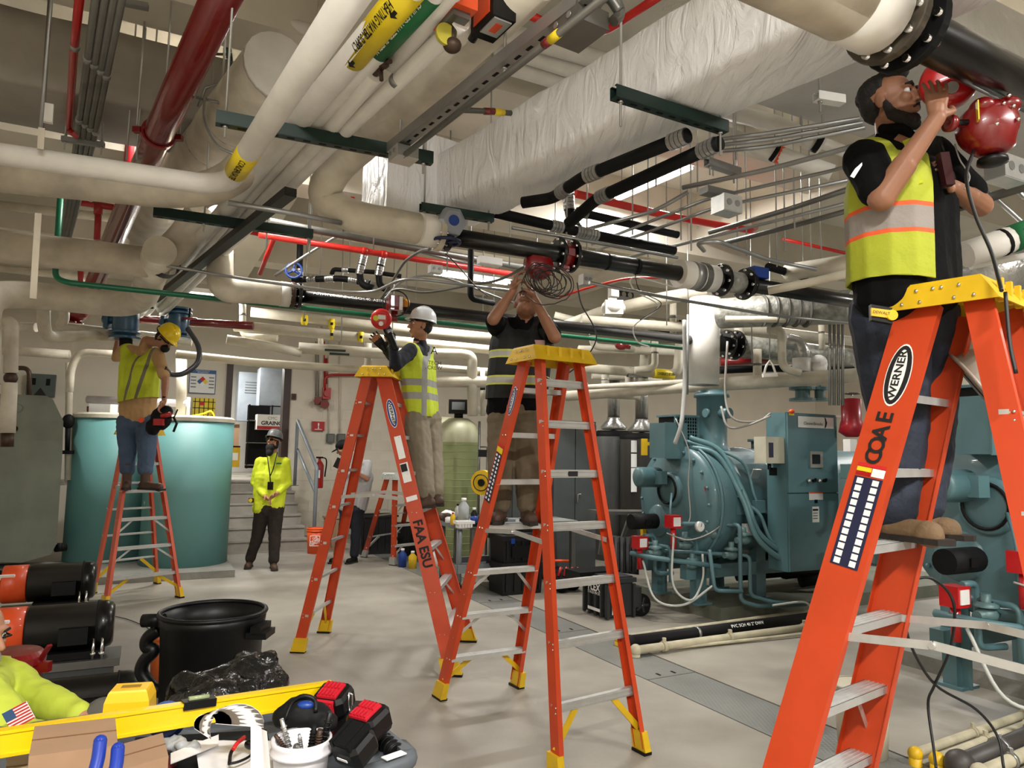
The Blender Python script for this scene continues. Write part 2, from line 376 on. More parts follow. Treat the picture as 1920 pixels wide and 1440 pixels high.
def ladder(label, feet, top, steps, rear, Hc, rail_m=org, D=.088, Dr=.062, step_d=.075, capw=None, cap_m=yel, foot_m=yel, spread_z=.78, braces=True, group=None, last_foot=True, cap_k=1.0, rear_big=False):
    """feet = [front1, front2, rear1, rear2] on the floor, top = centre of the cap top, steps = tread heights"""
    F1,F2,R1,R2=feet; top=V(top)
    wd=((F2-F1).normalized()+(R2-R1).normalized()).normalized()
    fd=((F1+F2)/2-(R1+R2)/2); fd=(fd-wd*fd.dot(wd)); fd.z=0; fd.normalize()
    if capw is None: capw=.36
    t=thing('stepladder',label,'ladder',((F1+F2+R1+R2)/4)*1.0,group)
    t.location.z=0
    tf=[top-wd*(capw/2-.025)+fd*.07*cap_k-ZZ*.07, top+wd*(capw/2-.025)+fd*.07*cap_k-ZZ*.07]
    trr=[top-wd*(capw/2-.03)-fd*.085*cap_k-ZZ*.07, top+wd*(capw/2-.03)-fd*.085*cap_k-ZZ*.07]
    rails=[]
    for k,(f,tp) in enumerate(zip((F1,F2),tf)):
        mb=MB(); o=wd*(-1 if k==0 else 1); channel(mb,f+ZZ*.03,tp,fd,o,D,.032)
        rails.append(part('front_rail',mb,rail_m,t))
    for k,(f,tp) in enumerate(zip((R1,R2),trr)):
        mb=MB(); o=wd*(-1 if k==0 else 1); channel(mb,f+ZZ*.03,tp,fd,o,Dr,.03)
        rails.append(part('rear_rail',mb,rail_m,t))
    # treads
    riv=[MB() for _ in range(4)]
    for z in steps:
        a=at_z(F1,tf[0],z); b=at_z(F2,tf[1],z); mb=MB()
        mb.beam(a+wd*.004,b-wd*.004,step_d,.004)
        for s in (-1,1): mb.beam(a+wd*.004+fd*s*(step_d/2-.002)-ZZ*.013,b-wd*.004+fd*s*(step_d/2-.002)-ZZ*.013,.003,.03)
        for s in (-.6,-.2,.2,.6): mb.beam(a+wd*.006+fd*s*step_d/2+ZZ*.003,b-wd*.006+fd*s*step_d/2+ZZ*.003,.004,.003)
        part('tread',mb,alu,t)
        for k,p in enumerate((a,b)):
            o=wd*(-1 if k==0 else 1)
            for s in (-.018,.018): riv[k].ell(p+o*.002+fd*s-ZZ*.012,.006,8,4)
    for j,z in enumerate(rear):
        a=at_z(R1,trr[0],z); b=at_z(R2,trr[1],z)
        if rear_big:
            mb=MB(); mb.beam(a,b,.03,.045); mb.beam(a-fd*.017+ZZ*.012,b-fd*.017+ZZ*.012,.004,.006); mb.beam(a-fd*.017-ZZ*.012,b-fd*.017-ZZ*.012,.004,.006)
        else: mb=MB().beam(a,b,.028,.02)
        part('rear_bar',mb,alu,t)
        for k,p in enumerate((a,b)):
            o=wd*(-1 if k==0 else 1)
            for s in (-.014,.014): riv[2+k].ell(p+o*.002-fd*.03+ZZ*s,.006,8,4)
    for k,r in enumerate(riv):
        if r.v: part('rivets',r,chrome,rails[k],kind='stuff')
    # diagonal braces under the treads
    if braces:
        for i,z in enumerate(steps[:3]):
            if z>.9: continue
            a=at_z(F1,tf[0],z); b=at_z(F2,tf[1],z); L=(b-a).length
            for (p,q,f,tp) in ((a,b,F1,tf[0]),(b,a,F2,tf[1])):
                lo=at_z(f,tp,max(.05,z-.17)); part('brace',MB().beam(p+(q-p)*.3-ZZ*.02,lo+(q-p).normalized()*.004,.02 if i else .03,.004 if i else .01,fd),alu if i else foot_m,t)
        z=rear[0]; a=at_z(R1,trr[0],z); b=at_z(R2,trr[1],z)
        for (p,q,f,tp) in ((a,b,R1,trr[0]),(b,a,R2,trr[1])):
            lo=at_z(f,tp,max(.05,z-.2)); part('brace',MB().beam(p+(q-p)*.28-ZZ*.01,lo+(q-p).normalized()*.004,.034,.012,fd),foot_m,t)
    # spreaders
    for k in (0,1):
        a=at_z((F1,F2)[k],tf[k],spread_z); b=at_z((R1,R2)[k],trr[k],spread_z); o=wd*(.012 if k==0 else -.012)
        mid=(a+b)/2+ZZ*.03
        part('spreader',MB().beam(a+o,mid+o,.005,.028).beam(mid+o*1.4,b+o*1.4,.005,.028).cyl(mid,mid+o*2,.01,n=8),alu,t)
    # feet
    for k,(f,tp) in enumerate(((F1,tf[0]),(F2,tf[1]),(R1,trr[0]),(R2,trr[1]))):
        ax=(tp-f).normalized(); dw=D if k<2 else Dr; o=wd*(-1 if k%2==0 else 1)
        c0=f-o*.016; poly=[(-dw/2-.012,-.028),(dw/2+.012,-.028),(dw/2+.012,.012),(-dw/2-.012,.012)]
        mb=MB(); vs=[]
        for h,s in ((.012,1.12),(.03,1.08),(.12,1.0)):
            vs+= [f+ax*(h/ax.z)+fd*p[0]*s+o*(p[1]*s+.006) for p in poly]
        mb.add(vs,[(0,1,2,3),(11,10,9,8)]+[(r*4+i,r*4+4+i,r*4+4+(i+1)%4,r*4+(i+1)%4) for r in (0,1) for i in range(4)])
        ft=part('foot',mb,foot_m,t)
        part('tread_pad',MB().box(f+ZZ*.008-o*.008,(dw+.034,.055,.016),(fd,wd,ZZ)),blk_p,ft)
    # cap: top plate, raised ribs and flared skirts
    ch=.095; L=capw+.05; Wt=.19*cap_k+.05; mb=MB()
    def ring(z,l,w_): return [top+wd*i*l/2+fd*j*w_/2+ZZ*z for i,j in ((-1,-1),(1,-1),(1,1),(-1,1))]
    r0=ring(-ch,L+.03,Wt+.11); r1=ring(-.012,L,Wt); r2=ring(0,L-.015,Wt-.015); r3=ring(-ch,L+.015,Wt+.095); r4=ring(-.02,L-.012,Wt-.012)
    # skirt is cut away in the middle of the ends
    mb.add(r0+r1+r2+r3+r4,[(8,9,10,11)]+[(4+i,4+(i+1)%4,8+(i+1)%4,8+i) for i in range(4)]+[(i,(i+1)%4,4+(i+1)%4,4+i) for i in range(4)]+[(12+i,16+i,16+(i+1)%4,12+(i+1)%4) for i in range(4)]+[(i,12+i,12+(i+1)%4,(i+1)%4) for i in range(4)]+[(16,17,18,19)])
    cp=part('cap',mb,cap_m,t)
    rb=MB()
    for s in (-.36,-.2,.2,.36): rb.box(top+wd*s*L+ZZ*.003-fd*0,(.022,Wt*.7,.008),(wd,fd,ZZ))
    rb.box(top+ZZ*.003,(L*.2,Wt*.22,.008),(wd,fd,ZZ))
    for s in (-.3,-.1,.1,.3):
        for q in (-1,1): rb.box(top+wd*s*L+fd*q*(Wt/2+.027)-ZZ*.05,(.02,.018,.085),(wd,fd,ZZ))
    part('cap_rib',rb,cap_m,cp)
    rv=MB()
    for q in (-1,1):
        for s in (-1,1):
            for (u,z) in ((.25,-.03),(.05,-.03),(.42,-.075),(.2,-.075)): rv.ell(top+wd*q*(L/2+.003+.016*(-z/ch))+fd*s*Wt*u-ZZ*-z,.007,8,4)
    part('rivets',rv,chrome,cp,kind='stuff')
    return dict(t=t,rails=rails,feet=[f+ZZ*.03 for f in feet],tf=tf,tr=trr,wd=wd,fd=fd,D=D,Dr=Dr)
def rout(L,k):
    f=L['feet'][k]; tp=(L['tf']+L['tr'])[k]; ax=(tp-f).normalized(); fd=L['fd']; w2=(fd-ax*fd.dot(ax)).normalized(); o=L['wd']*(-1 if k%2==0 else 1)
    return (o-ax*o.dot(ax)-w2*o.dot(w2)).normalized(), w2
def railpt(L,k,z,c=0,off=.0015):
    "point on the outer web of front rail k (0,1) or rear rail (2,3), c across the web"
    f=L['feet'][k]; tp=(L['tf']+L['tr'])[k]; o,w2=rout(L,k)
    return at_z(f,tp,z)+w2*c+o*off
def railrect(mb,L,k,z0,z1,c0,c1,off=.002):
    return mb.quad(railpt(L,k,z0,c0,off),railpt(L,k,z0,c1,off),railpt(L,k,z1,c1,off),railpt(L,k,z1,c0,off))
def stripe(L,k,z0,z1,c0,c1,m,name='sticker',off=.002,parent=None):
    return part(name,railrect(MB(),L,k,z0,z1,c0,c1,off),m,parent or L['rails'][k])
def letter_col(L,k,chars,z0,z1,m,h,side,name='stencil_letter',sgn=1):
    "letters one after another down the rail, turned to run along it"
    n=len(chars)
    for i,ch in enumerate(chars):
        if ch==' ': continue
        z=z0+(z1-z0)*(i+.5)/n; p=railpt(L,k,z,0,.003); ax=(railpt(L,k,z+.05,0)-railpt(L,k,z,0)).normalized()
        o=L['wd']*(-1 if k%2==0 else 1)
        X=ax*sgn; Y=o.cross(X)
        text(ch,p,X,Y,h,m,L['rails'][k],name,bold=.02)
F1=Z(822,1310,0);F2=Z(970,1287,0);R1_=Z(1042,1462,0);R2_=Z(1205,1410,0)
capc=P(1034,655,4.45)
L3=ladder('tall orange stepladder in the centre holding a man under a coil of cables',[F1,F2,R1_,R2_],capc,[.3,.6,.9,1.2,1.5,1.8,2.08],[.33,.64,.95,1.26,1.56,1.85,2.1],capc.z,rear_big=True,D=.095,Dr=.075,capw=.38,spread_z=1.17)
F1=Z(848,1268,0);F2=Z(878,1203,0);A_=Z(558,1224,0);B_=Z(608,1186,0)
capc=P(712,690,6.15)
L2=ladder('orange stepladder lettered down its rail, left of the centre ladder',[F1,F2,A_,B_],capc,[.3,.6,.9,1.2,1.5,1.8,2.08],[.3,.6,.9,1.2,1.5,1.8,2.08],capc.z,D=.12,Dr=.085,capw=.32,cap_k=.9,spread_z=1.28)
F1=Z(195,1140,0);F2=Z(338,1120,0);A_=Z(173,1112,0);B_=Z(296,1094,0)
capc=P(263,800,8.2)
L1=ladder('faded orange stepladder in front of the teal tanks',[F1,F2,A_,B_],capc,[.29,.59,.89,1.19,1.49],[.35,.65,.95,1.25],capc.z,rail_m=org_d,D=.08,Dr=.06,capw=.34,spread_z=1.2)
A_=V((.785,2.6,0));B_=V((1.30,3.0,0));C_=V((1.56,1.80,0));D_=V((2.05,2.2,0))
capc=P(1803,543,2.72)
L4=ladder('orange stepladder nearest the camera, climbed by the bearded man in jeans',[A_,B_,C_,D_],capc,[.24,.52,.79,1.07,1.36,1.64,1.92],[.45,.82,1.15,1.5,1.83],capc.z,D=.155,Dr=.09,step_d=.09,capw=.4,cap_k=1.25,spread_z=1.05,rear_big=True)
F1=Z(686,1048,0);F2=Z(738,1062,0);A_=Z(745,1030,0);B_=Z(797,1053,0)
capc=P(758,886,10.6)
L5=ladder('small orange stepladder standing behind the lettered ladder',[Z(736,1060,0),Z(800,1052,0),Z(682,1045,0),Z(748,1032,0)],capc,[.3,.6,.9],[.35,.7],capc.z,cap_m=alu,foot_m=alu,capw=.6,D=.08,Dr=.07)
for o in L5['t'].children:
    if o.name.startswith('brace'): pass
# writing on the rails
def oval(L,k,zc,c,a,b,m,off,name):
    mb=MB(); p=railpt(L,k,zc,c,off); ax=(railpt(L,k,zc+.05,0)-railpt(L,k,zc,0)).normalized(); n=28
    mb.add([p+ax*a*math.cos(6.2832*i/n)+rout(L,k)[1]*b*math.sin(6.2832*i/n) for i in range(n)],[tuple(range(n))])
    return part(name,mb,m,L['rails'][k])
def werner(L,k,zc,a,b,m_in,tm,rev=False):
    oval(L,k,zc,0,a*1.06,b*1.08,ink_w,.002,'oval_sticker'); oval(L,k,zc,0,a,b,m_in,.003,'oval_sticker'); oval(L,k,zc,0,a*.86,b*.58,ink_w,.004,'oval_sticker')
    d=a*.72*(-1 if rev else 1); X0=railpt(L,k,zc-d,0,.005); X1=railpt(L,k,zc+d,0,.005)
    o=rout(L,k)[0]; Y=o.cross((X1-X0).normalized())*b*.7
    textq('WERNER',X0,X1,Y,tm,L['rails'][k],bold=.02)
def zpy(L,k,py):
    lo,hi=.1,2.3
    for _ in range(40):
        m_=(lo+hi)/2
        if proj(railpt(L,k,m_))[1]>py: lo=m_
        else: hi=m_
    return lo
werner(L4,0,zpy(L4,0,703),.118,.042,ink,ink)
o=rout(L4,0)[0]
def coae(chars,zs,h):
    for ch,z in zip(chars,zs):
        p=railpt(L4,0,z,.0,.003); X=(railpt(L4,0,z+.05,0)-railpt(L4,0,z,0)).normalized(); text(ch,p,X,o.cross(X),h,ink,L4['rails'][0],'stencil_letter',bold=.025)
coae('COAE',[zpy(L4,0,y) for y in (857,835,811,783)],.06)
# safety label: red/yellow heads and pictogram grid
def ys(L,y0,y1,c0,c1,m,off=.003): return stripe(L,0,zpy(L,0,y1),zpy(L,0,y0),c0,c1,m,off=off)
ys(L4,871,877,-.055,.05,ink_r); ys(L4,878,886,-.005,.05,yel_l); ys(L4,878,893,-.055,-.008,ink_w); ys(L4,887,893,-.005,.05,red_p)
navy=mat('navy_label',(26,30,62),.5,var=0)
ys(L4,896,1062,-.055,.05,navy)
m=MB()
for i in range(12):
    z=zpy(L4,0,903+i*13.6)
    for c in (-.032,.026): railrect(m,L4,0,z-.012,z+.008,c-.012,c+.012,.0045)
part('pictograms',m,ink_w,L4['rails'][0],kind='stuff')
# labels on the other ladders
werner(L3,0,zpy(L3,0,752),.09,.028,mat('blue_label',(30,60,140),.5,var=0),ink); 
ys(L3,850,940,-.036,.036,navy); ys(L3,839,849,-.036,.036,yel_l); ys(L3,834,838,-.036,.036,ink_r)
m=MB()
for i in range(12):
    z=zpy(L3,0,854+i*7.3)
    for c in (-.018,.018): railrect(m,L3,0,z-.008,z+.006,c-.009,c+.009,.0045)
part('pictograms',m,ink_w,L3['rails'][0],kind='stuff')
werner(L2,0,zpy(L2,0,775),.12,.034,mat('blue_label',(30,60,140)),ink,True)
ys(L2,818,860,-.028,.028,ink_w); ys(L2,868,904,-.033,.033,ink_w); ys(L2,870,884,-.03,.02,ink,.005); ys(L2,930,939,-.045,.045,ink_w)
# sticker on a rear bar of the centre ladder
p=at_z(L3['feet'][2],L3['tr'][0],1.56); q=at_z(L3['feet'][3],L3['tr'][1],1.56); mid=(p+q)/2-L3['fd']*.017
c=[x for x in L3['t'].children if x.name.startswith('rear_bar')][4]
part('bar_label',MB().box(mid,(.07,.003,.03),(L3['wd'],L3['fd'],ZZ)),ink,c)
z0,z1=zpy(L2,0,968),zpy(L2,0,1072); o=rout(L2,0)[0]
textq('FAA ESU',railpt(L2,0,z0,0,.006),railpt(L2,0,z1,0,.006),o.cross((railpt(L2,0,z1)-railpt(L2,0,z0)).normalized())*.075,ink,L2['rails'][0],'stencil_letter',bold=.03)
# ================================================================= pipework
def PT(q): return P(q[0],q[1],q[3]) if len(q)==4 else Z(*q)
def pipe(name,label,cat,m,r,pts,R=.16,group=None,n=18,cap=True):
    pts=[q if isinstance(q,V) else PT(q) for q in pts]
    t=thing(name,label,cat,pts[0],group)
    part('tube',MB().tube(rnd_path(pts,R),r,n,cap),m,t)
    return t,pts
def flange(parent,c,ax,r,th,m=blk,bolts=8,name='flange',bm=chrome,nr=None):
    ax=V(ax).normalized(); c=V(c)
    o=part(name,MB().lathe(c-ax*th/2,ax,[(0,0),(r*.98,0),(r,th*.15),(r,th*.85),(r*.98,th),(0,th)],28,False),m,parent)
    if bolts:
        u=ax.cross(ZZ).normalized(); w_=ax.cross(u); mb=MB()
        for k in range(bolts):
            a=6.2832*(k+.3)/bolts; p=c+(u*math.cos(a)+w_*math.sin(a))*r*.84; mb.cyl(p-ax*(th/2+r*.1),p+ax*(th/2+r*.1),r*.085,n=8)
        part('bolts',mb,bm,o,kind='stuff')
    return o
def band(parent,a,b,r,m,name='band',label=None):
    return part(name,MB().cyl(a,b,r,n=20),m,parent,label)
def lerp(a,b,t): return V(a)+(V(b)-V(a))*t
def tube(label,m,r,pts,name='conduit',cat='conduit',group=None,R=.1,n=8):
    pts=[q if isinstance(q,V) else PT(q) for q in pts]
    return solo(name,MB().tube(rnd_path(pts,R),r,n),m,label,cat,group)
def cable(label,m,r,pts,name='cable',cat='cable',group=None,n=7):
    pts=[q if isinstance(q,V) else PT(q) for q in pts]
    return solo(name,MB().tube(smooth_path(pts,7),r,n),m,label,cat,group)
def text_pipe(txt,A,B,ax_pt,r,h,m,parent,frac=.92,flip=False,turn=0,name='lettering'):
    "text from A to B bent round a pipe whose axis passes through A and B; turn = angle from straight towards the camera"
    A=V(A);B=V(B);X=(B-A).normalized(); mid=(A+B)/2; N=(V((0,0,CAMH))-mid); N=(N-X*N.dot(X)).normalized(); Y=N.cross(X)
    cu=bpy.data.curves.new('t','FONT'); cu.body=txt; cu.size=1; cu.align_x='CENTER'; cu.align_y='CENTER'; cu.resolution_u=2; cu.offset=.015
    o=bpy.data.objects.new('t',cu); C.objects.link(o); dg=bpy.context.evaluated_depsgraph_get(); me=bpy.data.meshes.new_from_object(o.evaluated_get(dg)); bpy.data.objects.remove(o); bpy.data.curves.remove(cu)
    xs=[v.co.x for v in me.vertices]; W=max(xs)-min(xs); L=(B-A).length*frac; Or=origin(parent)
    for v in me.vertices:
        x=v.co.x/W*L; a=v.co.y*h*1.38/r+turn
        v.co=mid-Or+X*x+(N*math.cos(a)+Y*math.sin(a))*(r+.0025)
    me.update(); return part(name,me,m,parent)
def vp(q,y,V0=(45,850)):
    t=(y-q[1])/(V0[1]-q[1]); return (q[0]+(V0[0]-q[0])*t,y)
# ---- bundle carried on the dark green struts
t,p=pipe('insulated_pipe','white insulated pipe crossing below the first green strut, marked condensate','pipe',ins_w,.056,[(700,-70,3.12),(489,250,3.12),(432,338,3.12),(390,346,3.12),(-60,280,3.12)],.12)
a,b=Z(468,283,3.12),Z(443,321,3.12); band(t,a,b,.0575,yel_l,'label_band'); text_pipe('CONDENSATE',a,b,0,.0578,.03,ink,t,.9,turn=.0)
t,p=pipe('insulated_pipe','white insulated pipe with the yellow heating label on top of the strut','pipe',ins_w,.056,[(815,-75,3.31),(546,243,3.31),(*vp((546,243),610),3.31)])
a,b=Z(775,-28,3.31),Z(662,108,3.31); band(t,a,b,.0575,yel_l,'label_band'); c=Z(677,90,3.31)
text_pipe('HEATING WATER SUPPLY',Z(755,-4,3.31),Z(683,83,3.31),0,.0578,.036,ink,t,1,turn=-.35)
for q in (Z(748,4,3.31),Z(669,99,3.31)):
    X=(b-a).normalized(); N=(V((0,0,CAMH))-q); N=(N-X*N.dot(X)).normalized(); Y=N.cross(X)
    part('arrow',MB().ext([(-.022,-.008),(0,-.008),(0,-.02),(.024,0),(0,.02),(0,.008),(-.022,.008)],q+N*.058+Y*.012,X,Y,N,.001),ink,t)
t,p=pipe('insulated_pipe','white insulated pipe with the green chilled water label','pipe',ins_w,.043,[(860,-65,3.32),(579,240,3.32),(*vp((579,240),600),3.32)])
a,b=Z(812,-14,3.32),Z(712,96,3.32); band(t,a,b,.045,grn_l,'label_band'); text_pipe('CHILLED WATER SUPPLY',a,b,0,.0455,.028,ink_w,t,.86,turn=-.25)
t,p=pipe('insulated_pipe','white insulated pipe stopping at a small brass valve','pipe',ins_w,.042,[(704,136,3.3),(604,258,3.3),(*vp((604,258),580),3.3)])
vb=part('valve_body',MB().cyl(p[0],lerp(p[0],p[1],-.12),.02,n=10).ell(lerp(p[0],p[1],-.12),.026).cyl(lerp(p[0],p[1],-.12),lerp(p[0],p[1],-.22)-ZZ*.03,.011,n=8).cyl(lerp(p[0],p[1],-.08),lerp(p[0],p[1],-.1)-ZZ*.07,.009,n=8),brown_m,t)
part('valve_lever',MB().beam(lerp(p[0],p[1],-.1)+ZZ*.02,lerp(p[0],p[1],-.1)+V((-.05,.03,.05)),.014,.006),alu,vb)
t,p=pipe('insulated_pipe','thick short white insulated pipe ending above the brass valve','pipe',ins_w,.046,[(850,-25,3.33),(735,118,3.33)])
t,p=pipe('insulated_pipe','thin white insulated pipe between the valve pipe and the big cream pipe','pipe',ins_w,.036,[(865,40,3.28),(636,257,3.28),(*vp((636,257),590),3.28)])
band(t,Z(742,153,3.28),Z(748,147,3.28),.034,galv,'clamp')
t,p=pipe('insulated_pipe','large cream insulated pipe bending down into the long black pipe','pipe',ins_b,.098,[(1010,-50,3.42),(720,232,3.42),(628,315,3.34),V(Z(600,372,3.2)),(655,405,3.08),(818,436,3.05)],.35,n=28)
band(t,Z(706,241,3.42),Z(702,245,3.42),.0995,galv,'wire_band')
band(t,Z(785,429,3.05),Z(818,436,3.05),.101,ins_w,'end_jacket')
flange(t,Z(822,437,3.05),VV,.115,.035,ins_old,8,'flange')
# long black pipe A
XA=lambda px: Z(px,447+(px-865)*.161,3.05)
t,p=pipe('black_pipe','near long black steel pipe carrying the gear valve and red flow switch','pipe',blk,.058,[XA(836),XA(1272)],n=24)
flange(t,XA(838),VV,.1,.03,blk,8)
f1=flange(t,XA(1046),VV,.118,.022,blk,8); f2=flange(t,XA(1072),VV,.118,.022,blk,8)
q=(XA(1046)+XA(1072))/2
part('valve_body',MB().cyl(XA(1050),XA(1068),.085,n=24).box(q-ZZ*.0,(.05,.19,.05),(VV,UU,ZZ)).box(q,(.05,.05,.2),(VV,UU,ZZ)),dred,t)
band(t,XA(1135),XA(1139),.0595,blk_m,'tape'); band(t,XA(1190),XA(1196),.0592,blk_m,'tape')
t,p=pipe('insulated_pipe','cream collar of insulation strapped round the near black pipe','pipe sleeve',ins_w,.105,[XA(1272),XA(1338)],n=28)
band(t,XA(1293),XA(1309),.107,galv,'metal_jacket'); part('strap',MB().lathe(XA(1311),VV,[(.108,0),(.112,0),(.112,.05),(.108,.05)],24,False),galv_d,t)
t,p=pipe('black_pipe','black steel pipe right of the flanged coupling, passing behind the vest','pipe',blk,.058,[XA(1338),XA(1700)],n=24)
for px in (1352,1396): flange(t,XA(px),VV,.128,.026,blk,8)
band(t,XA(1362),XA(1388),.085,mat('plastic_wrap',(165,165,155),.3,var=.3,vs=14,bump=1,bs=20),'wrapping')
flange(t,XA(1404),VV,.1,.03,blk_m,0)
tb=thing('valve_actuator','blue actuator box on top of the near black pipe','actuator',XA(1418)+ZZ*.07)
part('case',MB().box(XA(1418)+ZZ*.1,(.16,.12,.085),(VV,UU,ZZ)),blu,tb); part('neck',MB().cyl(XA(1418)+ZZ*.03,XA(1418)+ZZ*.07,.02,n=12),blk,tb)
# gear operated valve with blue wheel
c=XA(842)+V((.02,-.1,.06)); tg=thing('gear_valve','grey gear-operated valve with blue hand wheel at the cream flange','valve',c)
part('gearbox',MB().lathe(c+UU*.03,-UU,[(0,0),(.085,0),(.095,.01),(.095,.06),(.07,.075),(0,.075)],6,False),mat('grey_gearbox',(150,156,166),.4,.2),tg)
part('dial',MB().cyl(c-UU*.045,c-UU*.052,.034,n=20),blu,tg)
part('neck',MB().cyl(c+UU*.02,XA(842),.045,n=16),blk_m,tg)
w0=c-ZZ*.125+V((-.03,0,0)); part('stem',MB().cyl(c-ZZ*.07,w0,.012,n=10),mat('navy_enamel',(20,28,70),.4),tg)
hw=MB().torus(w0,ZZ,.088,.011,28,8)
for k in range(3):
    a=k*2.094; hw.cyl(w0,w0+V((math.cos(a),math.sin(a),0))*.088,.009,n=6)
part('hand_wheel',hw,MC['navy_enamel'],tg)
def wheel(mb,c,ax,R,r,sp=3):
    ax=V(ax).normalized(); u=ax.cross(ZZ if abs(ax.z)<.9 else V((1,0,0))).normalized(); w_=ax.cross(u); mb.torus(c,ax,R,r,24,7)
    for k in range(sp):
        a=k*6.2832/sp+.5; mb.cyl(c,c+(u*math.cos(a)+w_*math.sin(a))*R,r*.9,n=6)
    mb.cyl(c-ax*r*1.6,c+ax*r*1.6,R*.22,n=10); return mb
# red flow switch under the flange of pipe A with its coil of cables
c=XA(1012)-ZZ*.1; tg=thing('flow_switch','dark red round flow switch under the near black pipe, above the raised hands','flow switch',c)
part('case',MB().lathe(c+UU*.06,-UU+ZZ*.1,[(0,0),(.085,0),(.105,.02),(.105,.07),(.085,.1),(0,.105)],20),dred,tg)
part('neck',MB().cyl(c,c+ZZ*.06,.03,n=12),blk,tg)
tc_=thing('cable_coil','loose hanging coil of thin dark cables under the flanged black pipe','cable coil',XA(1022)-ZZ*.2)
for k in range(12):
    rr=.08+.09*random.random(); cc=P(1020+random.uniform(-16,20),524+random.uniform(-12,12),4.62); ax=(-UU+V((random.uniform(-.5,.5),random.uniform(-.3,.3),random.uniform(-.3,.3)))).normalized()
    pts=[]
    u=ax.cross(ZZ).normalized(); w_=ax.cross(u)
    for i in range(25):
        a=6.2832*i/24+random.random()*.1; pts.append(cc+u*math.cos(a)*rr*1.05+w_*math.sin(a)*rr*(.75+.1*random.random()))
    part('cable',MB().tube(smooth_path(pts,2),.0035,5),mat('dark_red_cable',(50,16,20),.5) if k%3==0 else wire_b,tc_)
# ---- black pipe B (further) with its cream lead-in
XB=lambda px: Z(px,556+(px-570)*.113,3.0)
t,p=pipe('insulated_pipe','cream insulated pipe dropping and turning into the far black pipe','pipe',ins_b,.105,[P(413,400,6.05),P(413,545,5.75),XB(470),XB(543)],.3,n=24)
band(t,XB(525),XB(543),.108,ins_w,'end_jacket')
t,p=pipe('black_pipe','far long black steel pipe with white mill lettering','pipe',blk,.056,[XB(548),XB(1292)],n=20)
flange(t,XB(548),VV,.115,.03,brown_m,8); flange(t,XB(560),VV,.115,.03,blk,8)
text_pipe('ASTM A53 GR.B  4" SCH 40  ASTM A53',XB(585),XB(735),0,.056,.03,ink_w,t,1,turn=.75)
t,p=pipe('black_pipe','short flanged black pipe right of the white flue','pipe',blk_m,.09,[XB(1352),XB(1372)]); flange(t,XB(1362),VV,.17,.03,blk,8); flange(t,XB(1378),VV,.18,.03,blk,8)
t,p=pipe('insulated_pipe','wrapped grey pipe running right from the black flange beyond the flue','pipe',MC['plastic_wrap'],.13,[XB(1382),XB(1640)])
# valve assembly at man 2
c=P(740,570,6.3); tg=thing('flow_switch','red wired flow switch standing on the far black pipe','flow switch',c-ZZ*.1)
part('case',MB().box(c,(.13,.1,.14),(VV,UU,ZZ)),dred,tg)
for k in (-.03,.03): part('terminal_cover',MB().box(c-UU*.055+VV*k*1.3,(.03,.02,.12),(VV,UU,ZZ)),white_p if k>0 else chrome,tg)
part('nut',MB().cyl(c+VV*.075+ZZ*.02,c+VV*.13+ZZ*.02,.035,n=8),mat('amber_cap',(225,150,30),.4),tg); part('wire_loop',MB().torus(c-UU*.03,UU+VV*.3,.115,.006),wire_b,tg)
part('neck',MB().cyl(c-ZZ*.07,c-ZZ*.16,.03,n=10),dred,tg)
def bell(label,c,r,ax,stk=True,m=mat('bright_red_enamel',(205,26,30),.35,coat=.4),th=.07):
    tg=thing('alarm_gong',label,'gong',c); ax=V(ax).normalized()
    part('shell',MB().lathe(c,ax,[(0,0),(r*.9,0),(r,.012),(r,th*.5),(r*.9,th*.85),(r*.5,th),(0,th)],30),m,tg)
    u=ax.cross(ZZ).normalized(); v=u.cross(ax)
    if v.z<0: v=-v
    if stk:
        part('label_plate',MB().box(c+ax*(th+.001)-u*r*.05+v*r*.2,(r*.7,.004,r*.4),(u,ax,v)),white_p,tg)
        part('round_sticker',MB().cyl(c+ax*(th-.003)+u*r*.5+v*r*.1,c+ax*(th+.003)+u*r*.5+v*r*.1,r*.26,n=18),mat('lime_sticker',(220,225,40),.5),tg)
    part('hub',MB().cyl(c+ax*th-v*r*.4,c+ax*(th+.012)-v*r*.4,r*.22,n=14),alu,tg)
    return tg
cb=P(715,598,5.95); bell('red round gong held up by the man in the white hard hat',cb,.088,-UU*.6-VV*.1+ZZ*-.25+V((.0,-.5,0)))
# ---- big overhead duct
dl_m=mat('white_duct_wrap',(246,246,247),.34,var=.03,vs=3,bump=2.2,bs=5)
nt=dl_m.node_tree
nn=[n for n in nt.nodes if n.type=='BUMP'][0]; ns=[n for n in nt.nodes if n.type=='TEX_NOISE' and n.inputs['Scale'].default_value==5][0]
mp=nt.nodes.new('ShaderNodeMapping'); mp.inputs['Rotation'].default_value=(0,0,-math.radians(-53)); mp.inputs['Scale'].default_value=(3.2,.5,.7)
tc0=[n for n in nt.nodes if n.type=='TEX_COORD'][0]; nt.links.new(tc0.outputs['Object'],mp.inputs['Vector']); nt.links.new(mp.outputs['Vector'],ns.inputs['Vector']); nn.inputs['Distance'].default_value=.03; ns.inputs['Detail'].default_value=6; ns.inputs['Distortion'].default_value=1.2
Ln=Z(985,307,3.33); Ln2=Z(1440,78,3.33); Rn=Z(1065,352,3.33); dd=(Ln2-Ln).normalized(); sx=V((-dd.y,dd.x,0))
wdt=abs((Rn-Ln).dot(sx)); sx=sx if (Rn-Ln).dot(sx)>0 else -sx; dh=.40
far=-1.15; near=2.9
tg=thing('air_duct','big white wrapped rectangular duct running overhead towards the camera','duct',Ln)
mb=MB(); n=46; ring=[]
import mathutils.noise as mn
